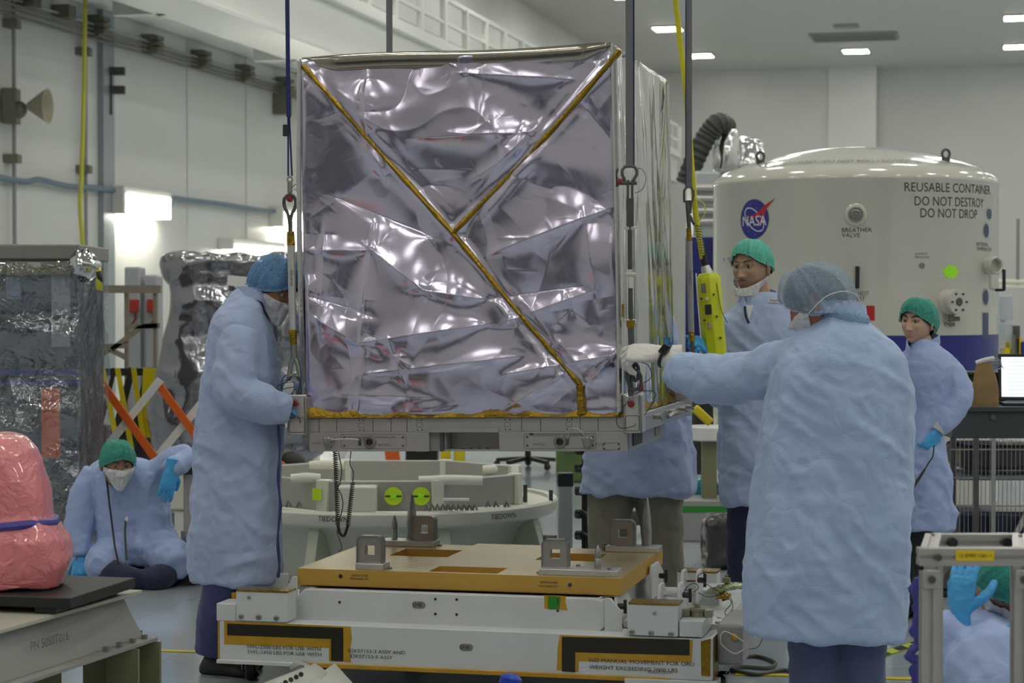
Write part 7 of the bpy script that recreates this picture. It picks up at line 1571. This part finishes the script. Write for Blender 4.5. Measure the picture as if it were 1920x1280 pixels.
# ================================================================== PINK BAG AND STEEL BEAM, LOWER LEFT
Yb = 7.3
M['pink'] = pm('pink_antistatic_film', (.80,.22,.24), .25, spec=.8, coat=.8); n, l, b = nodes(M['pink']); tc = n.new('ShaderNodeTexCoord'); nz = n.new('ShaderNodeTexNoise'); nz.inputs['Scale'].default_value = 11; nz.inputs['Distortion'].default_value = 2.2; nz.inputs['Detail'].default_value = 4; l.new(tc.outputs['Object'], nz.inputs['Vector']); bp = n.new('ShaderNodeBump'); bp.inputs['Distance'].default_value = .02; bp.inputs['Strength'].default_value = .8; l.new(nz.outputs['Fac'], bp.inputs['Height']); l.new(bp.outputs['Normal'], b.inputs['Normal'])
pk = thing('pink_bagged_item', 'pink plastic bagged item tied with a purple strap at the left edge', 'bagged item', P(20,1100,Yb), 0)
rg = [px_ring(*a) for a in ((-110,118,1098,Yb,.18,2.6),(-120,125,1060,Yb,.19,2.6),(-118,126,1010,Yb,.19,2.5),(-110,112,985,Yb,.17,2.4),(-100,97,965,Yb,.15,2.3),(-95,92,930,Yb,.15,2.3),(-85,78,885,Yb,.14,2.2),(-72,62,845,Yb,.125,2.2),(-52,44,824,Yb,.09,2.1),(-25,22,815,Yb,.05,2.0))]
m = MB(); m.loft(rg); me, V, N = remesh(m, .008, 3); V = V+N*(.012*(1-2.2*np.abs(vn3(V*np.array([7,7,3.5]))))+.0022*(1-2.2*np.abs(vn3(V*19+4))))[:,None]; V[:,2] = np.maximum(V[:,2], P(0,1098,Yb).z+.001); finish(me, V, 'film_bag', M['pink'], pk)
st = [p for p in px_ring(-104,100,976,Yb,.172,2.3)]; m = MB(); m.tube([p+Vector((0,0,-.006+.006*math.sin(i*.5))) for i, p in enumerate(st)], .016, 8, closed=True); m.build('purple_strap', pm('purple_strap',(.06,.05,.30),.4), pk, world=True)
zb_ = P(0,1098,Yb).z
bp_ = thing('black_pallet', 'low black plastic pallet under the pink bag', 'pallet', (P(40,0,Yb).x,Yb,zb_-.06), RZ)
MB().bb((-.5,-.24,.02),(.30,.30,.058)).build('deck', M['black'], bp_, bevel=.004)
for x in (-.4,-.1,.2): MB().bb((x-.04,-.23,0),(x+.04,.28,.025)).build('block', M['black'], bp_, bevel=.002)
zbt = zb_-.062
bm_ = thing('steel_beam_stand', 'grey painted steel beam on an olive corner post in the lower left corner', 'steel stand', (P(100,0,6.6).x,6.6,0), 0)
M['beamgrey'] = pm('beam_grey', (.30,.30,.28), .4, var=.06, vs=4)
o0 = P(205,1100,7.6); o0.z = zbt; dirb = Vector((-.30,-.954,0)).normalized(); ndir = Vector((.954,-.30,0)).normalized()
hb = .17; Lb = 2.4
def bq(s, d, z): return o0+dirb*s+ndir*d+Vector((0,0,z))
m = MB(); m.add([bq(-.06,.10,0),bq(Lb,.10,0),bq(Lb,-.55,0),bq(-.06,-.55,0),bq(-.06,.10,-.014),bq(Lb,.10,-.014),bq(Lb,-.55,-.014),bq(-.06,-.55,-.014)],[(0,1,2,3),(7,6,5,4),(0,4,5,1),(1,5,6,2),(2,6,7,3),(3,7,4,0)]); m.build('top_flange', pm('beam_cream',(.45,.44,.36),.4), bm_, world=True, bevel=.002)
m = MB(); m.add([bq(0,.05,-.014),bq(Lb,.05,-.014),bq(Lb,.02,-.014),bq(0,.02,-.014),bq(-.03,.12,-hb),bq(Lb,.12,-hb),bq(Lb,.09,-hb),bq(-.03,.09,-hb)],[(0,1,2,3),(7,6,5,4),(0,4,5,1),(1,5,6,2),(2,6,7,3),(3,7,4,0)]); m.build('web', M['beamgrey'], bm_, world=True, bevel=.002)
m = MB(); m.add([bq(-.05,.17,-hb),bq(Lb,.17,-hb),bq(Lb,-.3,-hb),bq(-.05,-.3,-hb),bq(-.05,.17,-hb-.014),bq(Lb,.17,-hb-.014),bq(Lb,-.3,-hb-.014),bq(-.05,-.3,-hb-.014)],[(0,1,2,3),(7,6,5,4),(0,4,5,1),(1,5,6,2),(2,6,7,3),(3,7,4,0)]); m.build('bottom_flange', M['beamgrey'], bm_, world=True, bevel=.002)
for s in (.01,.10,.20,.30): q = bq(s,.145,-hb); MB().cyl(q, q+Vector((0,0,.018)), .012, seg=6).build('bolt', M['steel'], bm_, world=True)
q = bq(-.03,.10,-hb); MB().cyl(q, q+Vector((0,0,.025)), .014, seg=6).build('bolt', M['steel'], bm_, world=True)
lettering('beam_marking', 'PN 5050T016', .045, bq(.62,.105,-.085), -dirb, (0,0,1), M['grayink'], bm_, world=True, off=.002)
m = MB(); m.bar(bq(.02,.0,-hb-.014), Vector((bq(.02,.0,0).x, bq(.02,.0,0).y, 0)), .20, .10, up=ndir); m.build('post', M['olive'], bm_, world=True, bevel=.004)
m = MB(); m.bar(bq(-.03,.13,-hb-.014), Vector((bq(-.03,.13,0).x, bq(-.03,.13,0).y, 0)), .014, .12, up=ndir); m.build('post_flange', M['olive'], bm_, world=True); m = MB(); m.bar(bq(.14,.13,-hb-.014), Vector((bq(.14,.13,0).x, bq(.14,.13,0).y, 0)), .014, .12, up=ndir); m.build('post_flange', M['olive'], bm_, world=True)
for s, zz in ((.06,-hb-.10),(.02,-hb-.12)): q = bq(s,.055,zz); MB().cyl(q, q+ndir*.02, .012, seg=6).build('bolt', M['dsteel'], bm_, world=True)
m = MB(); m.bar(bq(.2,-.1,-hb-.20), bq(Lb,-.1,-hb-.20), .02, .25, up=Vector((0,0,1))); m.build('lower_brace', M['olive'], bm_, world=True)
m = MB(); q = bq(Lb,.0,0); m.bar(Vector((q.x,q.y,0)), Vector((q.x,q.y,zbt-hb)), .1, .1); m.build('post', M['olive'], bm_, world=True)
m = MB(); q = bq(1.0,-.5,0); m.bar(Vector((q.x,q.y,0)), Vector((q.x,q.y,zbt-.014)), .08, .08); m.build('post', M['olive'], bm_, world=True)
# ================================================================== FOREGROUND BITS AT THE BOTTOM EDGE
Yh = 6.9; t = thing('perforated_bracket', 'cream perforated folded bracket leaning at the bottom edge in front of the cart', 'bracket', (P(570,0,Yh).x,Yh,0), 0)
M['offw'] = pm('off_white_enamel', (.52,.52,.46), .4)
a, b, c_, d_ = P(470,1292,Yh-.1), P(590,1246,Yh+.1), P(600,1262,Yh+.0), P(560,1340,Yh-.15)
mm = MB(); mm.add([a,b,P(612,1262,Yh+.02),P(560,1330,Yh-.2)],[(0,1,2,3)]); mm.build('perforated_face', M['offw'], t, world=True, solid=.006)
for i, (px, py) in enumerate(((556,1254),(547,1259),(537,1264),(527,1269),(518,1274),(508,1279),(499,1284))):
    q = P(px+9,py+9,Yh+.0-.02*i)+Vector((0,-.03,0)); m = MB(); m.lathe([(.001,0),(.0085,0),(.0085,.003),(.001,.003)], q, (0,-1,.25), 12); m.build('slot', M['ink'], t, world=True)
mm = MB(); mm.add([P(566,1290,Yh-.1),P(626,1246,Yh+.1),P(675,1300,Yh-.05),P(640,1360,Yh-.2)],[(0,1,2,3)]); mm.build('folded_plate', M['offw'], t, world=True, solid=.006)
m = MB(); pts = spline([P(545,1256,Yh+.12),P(560,1247,Yh+.12),P(572,1250,Yh+.12),P(573,1262,Yh+.1)],5); m.tube(pts, .014, 8); m.build('bent_lip', M['steel'], t, world=True)
q0 = P(590,1262,Yh); MB().bar(Vector((q0.x,Yh,0)), P(590,1275,Yh), .05,.05).build('support', M['steel'], t, world=True)
t = thing('blue_cap_item', 'small bright blue cap peeking over the bottom edge in front of the cart', 'cap', (P(960,0,6.9).x,6.9,0), 0)
a = P(960,1266,6.9); MB().lathe([(.001,.0),(.022,.0),(.036,-.010),(.040,-.05),(.040,-.12)], a, (.2,0,1), 20).build('cap', pm('bright_blue',(.01,.04,.40),.35), t, world=True); MB().cyl((a.x-.02,a.y,0),(a.x-.015,a.y,a.z-.1),.02,seg=10).build('stem', M['steel'], t, world=True)
# ================================================================== ALUMINIUM STAND, LOWER RIGHT
Ya = 5.4; al = thing('aluminium_profile_stand', 'blurred aluminium profile stand with yellow label in the lower right corner', 'stand', (P(1830,0,Ya).x,Ya,0), 0)
M['prof'] = pm('extruded_aluminium', (.47,.45,.43), .4, .6)
kx = lambda px, Y=Ya: P(px,0,Y).x
def prof(a, b, w, nm='profile'):
    m = MB(); a, b = Vector(a), Vector(b); u, v, d = frame_of(b-a)
    sec = []; h = w/2; g = w*.12; dpth = w*.16
    for k in range(4):
        ang = k*PI/2; cx, sx = math.cos(ang), math.sin(ang)
        for (x, y) in ((h,-h),(h,-g),(h-dpth,-g),(h-dpth,g),(h,g)): sec.append((x*cx-y*sx, x*sx+y*cx))
    m.loft([[p+u*x+v*y for x, y in sec] for p in (a,b)]); return m.build(nm, M['prof'], al, world=True, angle=20)
wS = .045; ztf = dz(1052,Ya); xl, xr = kx(1744), kx(1917); dd = .34
zr_ = ztf
sx_, sy_ = ST*dd, CT*dd
prof((xl,Ya,0),(xl,Ya,zr_-.028),wS,'upright'); prof((xr,Ya,0),(xr,Ya,zr_-.028),wS,'upright'); prof((xl+sx_,Ya+sy_,0),(xl+sx_,Ya+sy_,zr_),wS,'upright'); prof((xr+sx_,Ya+sy_,0),(xr+sx_,Ya+sy_,zr_),wS,'upright')
prof((xl-.03,Ya,zr_+.012),(xr+.12,Ya,zr_+.012),wS,'rail'); prof((xl+sx_,Ya+sy_,zr_+.012),(xr+sx_,Ya+sy_,zr_+.012),wS,'rail'); prof((xl,Ya,zr_+.013),(xl+sx_,Ya+sy_,zr_+.013),wS,'rail'); prof((xr,Ya,zr_+.013),(xr+sx_,Ya+sy_,zr_+.013),wS,'rail'); prof((xl,Ya,.15),(xl+sx_,Ya+sy_,.15),wS,'rail'); prof((xl,Ya,.15),(xr,Ya,.15),wS,'rail')
for x in (xl,xr):
    for s in (-1,): m = MB(); m.box((x+.0,Ya-.026,zr_-.045),(.044,.010,.05)); m.build('corner_bracket', M['prof'], al, world=True, bevel=.003); MB().cyl((x,Ya-.030,zr_-.045),(x,Ya-.040,zr_-.045),.010,seg=12).build('bolt', M['dsteel'], al, world=True)
    MB().cyl((x+.018,Ya-.022,zr_+.012),(x+.018,Ya-.034,zr_+.012),.009,seg=12).build('bolt', M['dsteel'], al, world=True)
    MB().cyl((x+sx_+.045*(1 if x == xl else -1),Ya+sy_-.022,zr_+.014),(x+sx_+.045*(1 if x == xl else -1),Ya+sy_-.045,zr_+.014),.014,seg=12).build('bolt', M['black'], al, world=True)
a, b = P(1790,1050,Ya), P(1862,1030,Ya); lb = MB().bb((a.x,Ya-.0250,a.z),(b.x,Ya-.0232,b.z)).build('yellow_label', pm('label_yellow',(.75,.55,.01),.5), al, world=True)
lettering('label_text', '12 SMRF-1261-1', .013, ((a.x+b.x)/2,Ya-.0256,(a.z+b.z)/2), (1,0,0), (0,0,1), M['ink'], lb, world=True)
pts = spline([P(1722,1085,5.9),P(1717,1110,5.9),P(1725,1140,5.9),P(1718,1180,5.9),P(1724,1210,5.9),P(1709,1225,5.9),P(1714,1240,5.9),P(1726,1236,5.9),P(1718,1265,5.9),P(1722,1320,5.9)],6)
tq = thing('purple_cord', 'purple-blue cord bundle hanging at the left leg of the aluminium stand', 'cord', pts[0], 0); mc = pm('purple_cord',(.05,.05,.28),.6)
MB().tube(pts, .011, 7).build('cord', mc, tq, world=True); MB().tube([p+Vector((.012*math.sin(i*.9),.01,0)) for i, p in enumerate(pts)], .008, 6).build('cord', mc, tq, world=True)
# warning tape and mat
def stripes(nm, label, a, b, w, n_, cols, z=.004):
    a, b = Vector((a.x,a.y,z)), Vector((b.x,b.y,z)); t = thing(nm, label, 'floor tape', a, 0); d = (b-a)/n_; dn = d.normalized(); s = Vector((-dn.y,dn.x,0))*w/2
    MB().bar(a, b, w, .002).build('yellow_base', cols[0], t, world=True); m = MB()
    for i in range(0, n_, 2):
        p, q = a+d*i, a+d*(i+1); sk_ = dn*w*.4; m.add([p-s-sk_+Vector((0,0,.0022)),q-s-sk_+Vector((0,0,.0022)),q+s+sk_+Vector((0,0,.0022)),p+s+sk_+Vector((0,0,.0022))],[(0,1,2,3)])
    m.build('black_stripes', cols[1], t, world=True, smooth=False); return t
M['tapeyellow'] = pm('tape_yellow_green',(.45,.55,.02),.5)
stripes('warning_tape', 'yellow and black striped floor tape right of the jeans of the man in front', on_floor(1650,1232), on_floor(1790,1186), .06, 9, (M['tapeyellow'], M['black']))
t = stripes('floor_mat_edge', 'striped edge of a dark floor mat seen through the aluminium stand', on_floor(1830,1178), on_floor(1960,1150), .05, 7, (M['tapeyellow'], M['black']), .018)
a, b, c_, d_ = on_floor(1830,1197), on_floor(1960,1197), on_floor(1960,1150), on_floor(1838,1172); m = MB(); z = Vector((0,0,.012)); m.add([p+z for p in (a,b,c_,d_)]+[a,b,c_,d_],[(0,1,2,3),(0,4,5,1),(1,5,6,2),(2,6,7,3),(3,7,4,0)]); m.build('mat', M['black'], t, world=True)
c = on_floor(1785,1120); t = thing('dark_floor_equipment', 'dark low equipment on the floor behind the aluminium stand', 'equipment', c, 0)
MB().bb((-.12,0,.03),(.30,.3,.20)).build('body', M['dsteel'], t, bevel=.02); MB().bb((-.14,-.02,.0),(.32,.32,.035)).build('base', M['black'], t, bevel=.01); MB().cyl((-.08,-.01,.10),(.0,-.01,.22),.03,seg=10).build('pipe', M['brownsteel'], t)
# cables on the floor beside the cart
for i, (pp, label) in enumerate((([(1378,1240),(1420,1236),(1455,1248),(1440,1258),(1390,1256),(1372,1262)],'looped dark cable on the floor right of the cart'),([(1372,1262),(1420,1270),(1470,1262),(1500,1270),(1560,1276)],'straight dark cable on the floor beside the yellow line'))):
    tag(MB().tube(spline([on_floor(x,y)+Vector((0,0,.010)) for x, y in pp],8), .009, 7).build('floor_cable', pm('cable_olive_%d' % i,(.07,.07,.05),.5)), label, 'cable')
# ================================================================== ADDED BEHIND THE CAMERA (unseen, darkens the foil reflections)
t = thing('reflection_panels', 'unseen wide dark panels added on the wall behind the camera for the foil to mirror', 'dark panel', R(0,VF+.12,0), RZ)  # invented dark panels, added only to give the foil contrast
dk = pm('panel_dark', (.05,.045,.07), .5); MB().bb((-13.4,0,0),(-8.4,.1,2.7)).build('dark_panel', dk, t); MB().bb((-7.6,0,0),(-2.5,.1,2.9)).build('dark_panel', pm('panel_purple',(.05,.04,.11),.5), t); MB().bb((-1.5,0,0),(5,.1,2.6)).build('dark_panel', dk, t); MB().bb((-13.6,-.02,2.9),(5.2,.15,3.1)).build('panel_rail', M['mgrey'], t)
for i, (x, w, h, y) in enumerate(((-4.4,1.5,1.7,-2.0),(-6.6,2.2,1.9,-5.0),(-8.6,1.6,2.0,-3.5),(2.6,1.6,1.9,-5.5))):  # invented dark cabinets, added to darken what the lower foil mirrors
    t = thing('reflection_cabinet', 'unseen tall dark cabinet added behind the camera for the foil to mirror', 'cabinet', (x,y,0), .2*i-.3, 'added cabinets behind the camera')
    MB().bb((-w/2,-.4,.1),(w/2,.4,h)).build('body', [M['cartgrey'],pm('cabinet_navy',(.03,.03,.10),.4),M['black'],M['cartgrey']][i], t, bevel=.01); MB().bb((-w/2+.05,.4,.2),(w/2-.05,.42,h-.1)).build('door', M['mgrey'] if i == 1 else M['dsteel'], t, bevel=.005); MB().bb((-w/2,-.4,0),(w/2,.4,.1)).build('plinth', M['black'], t)
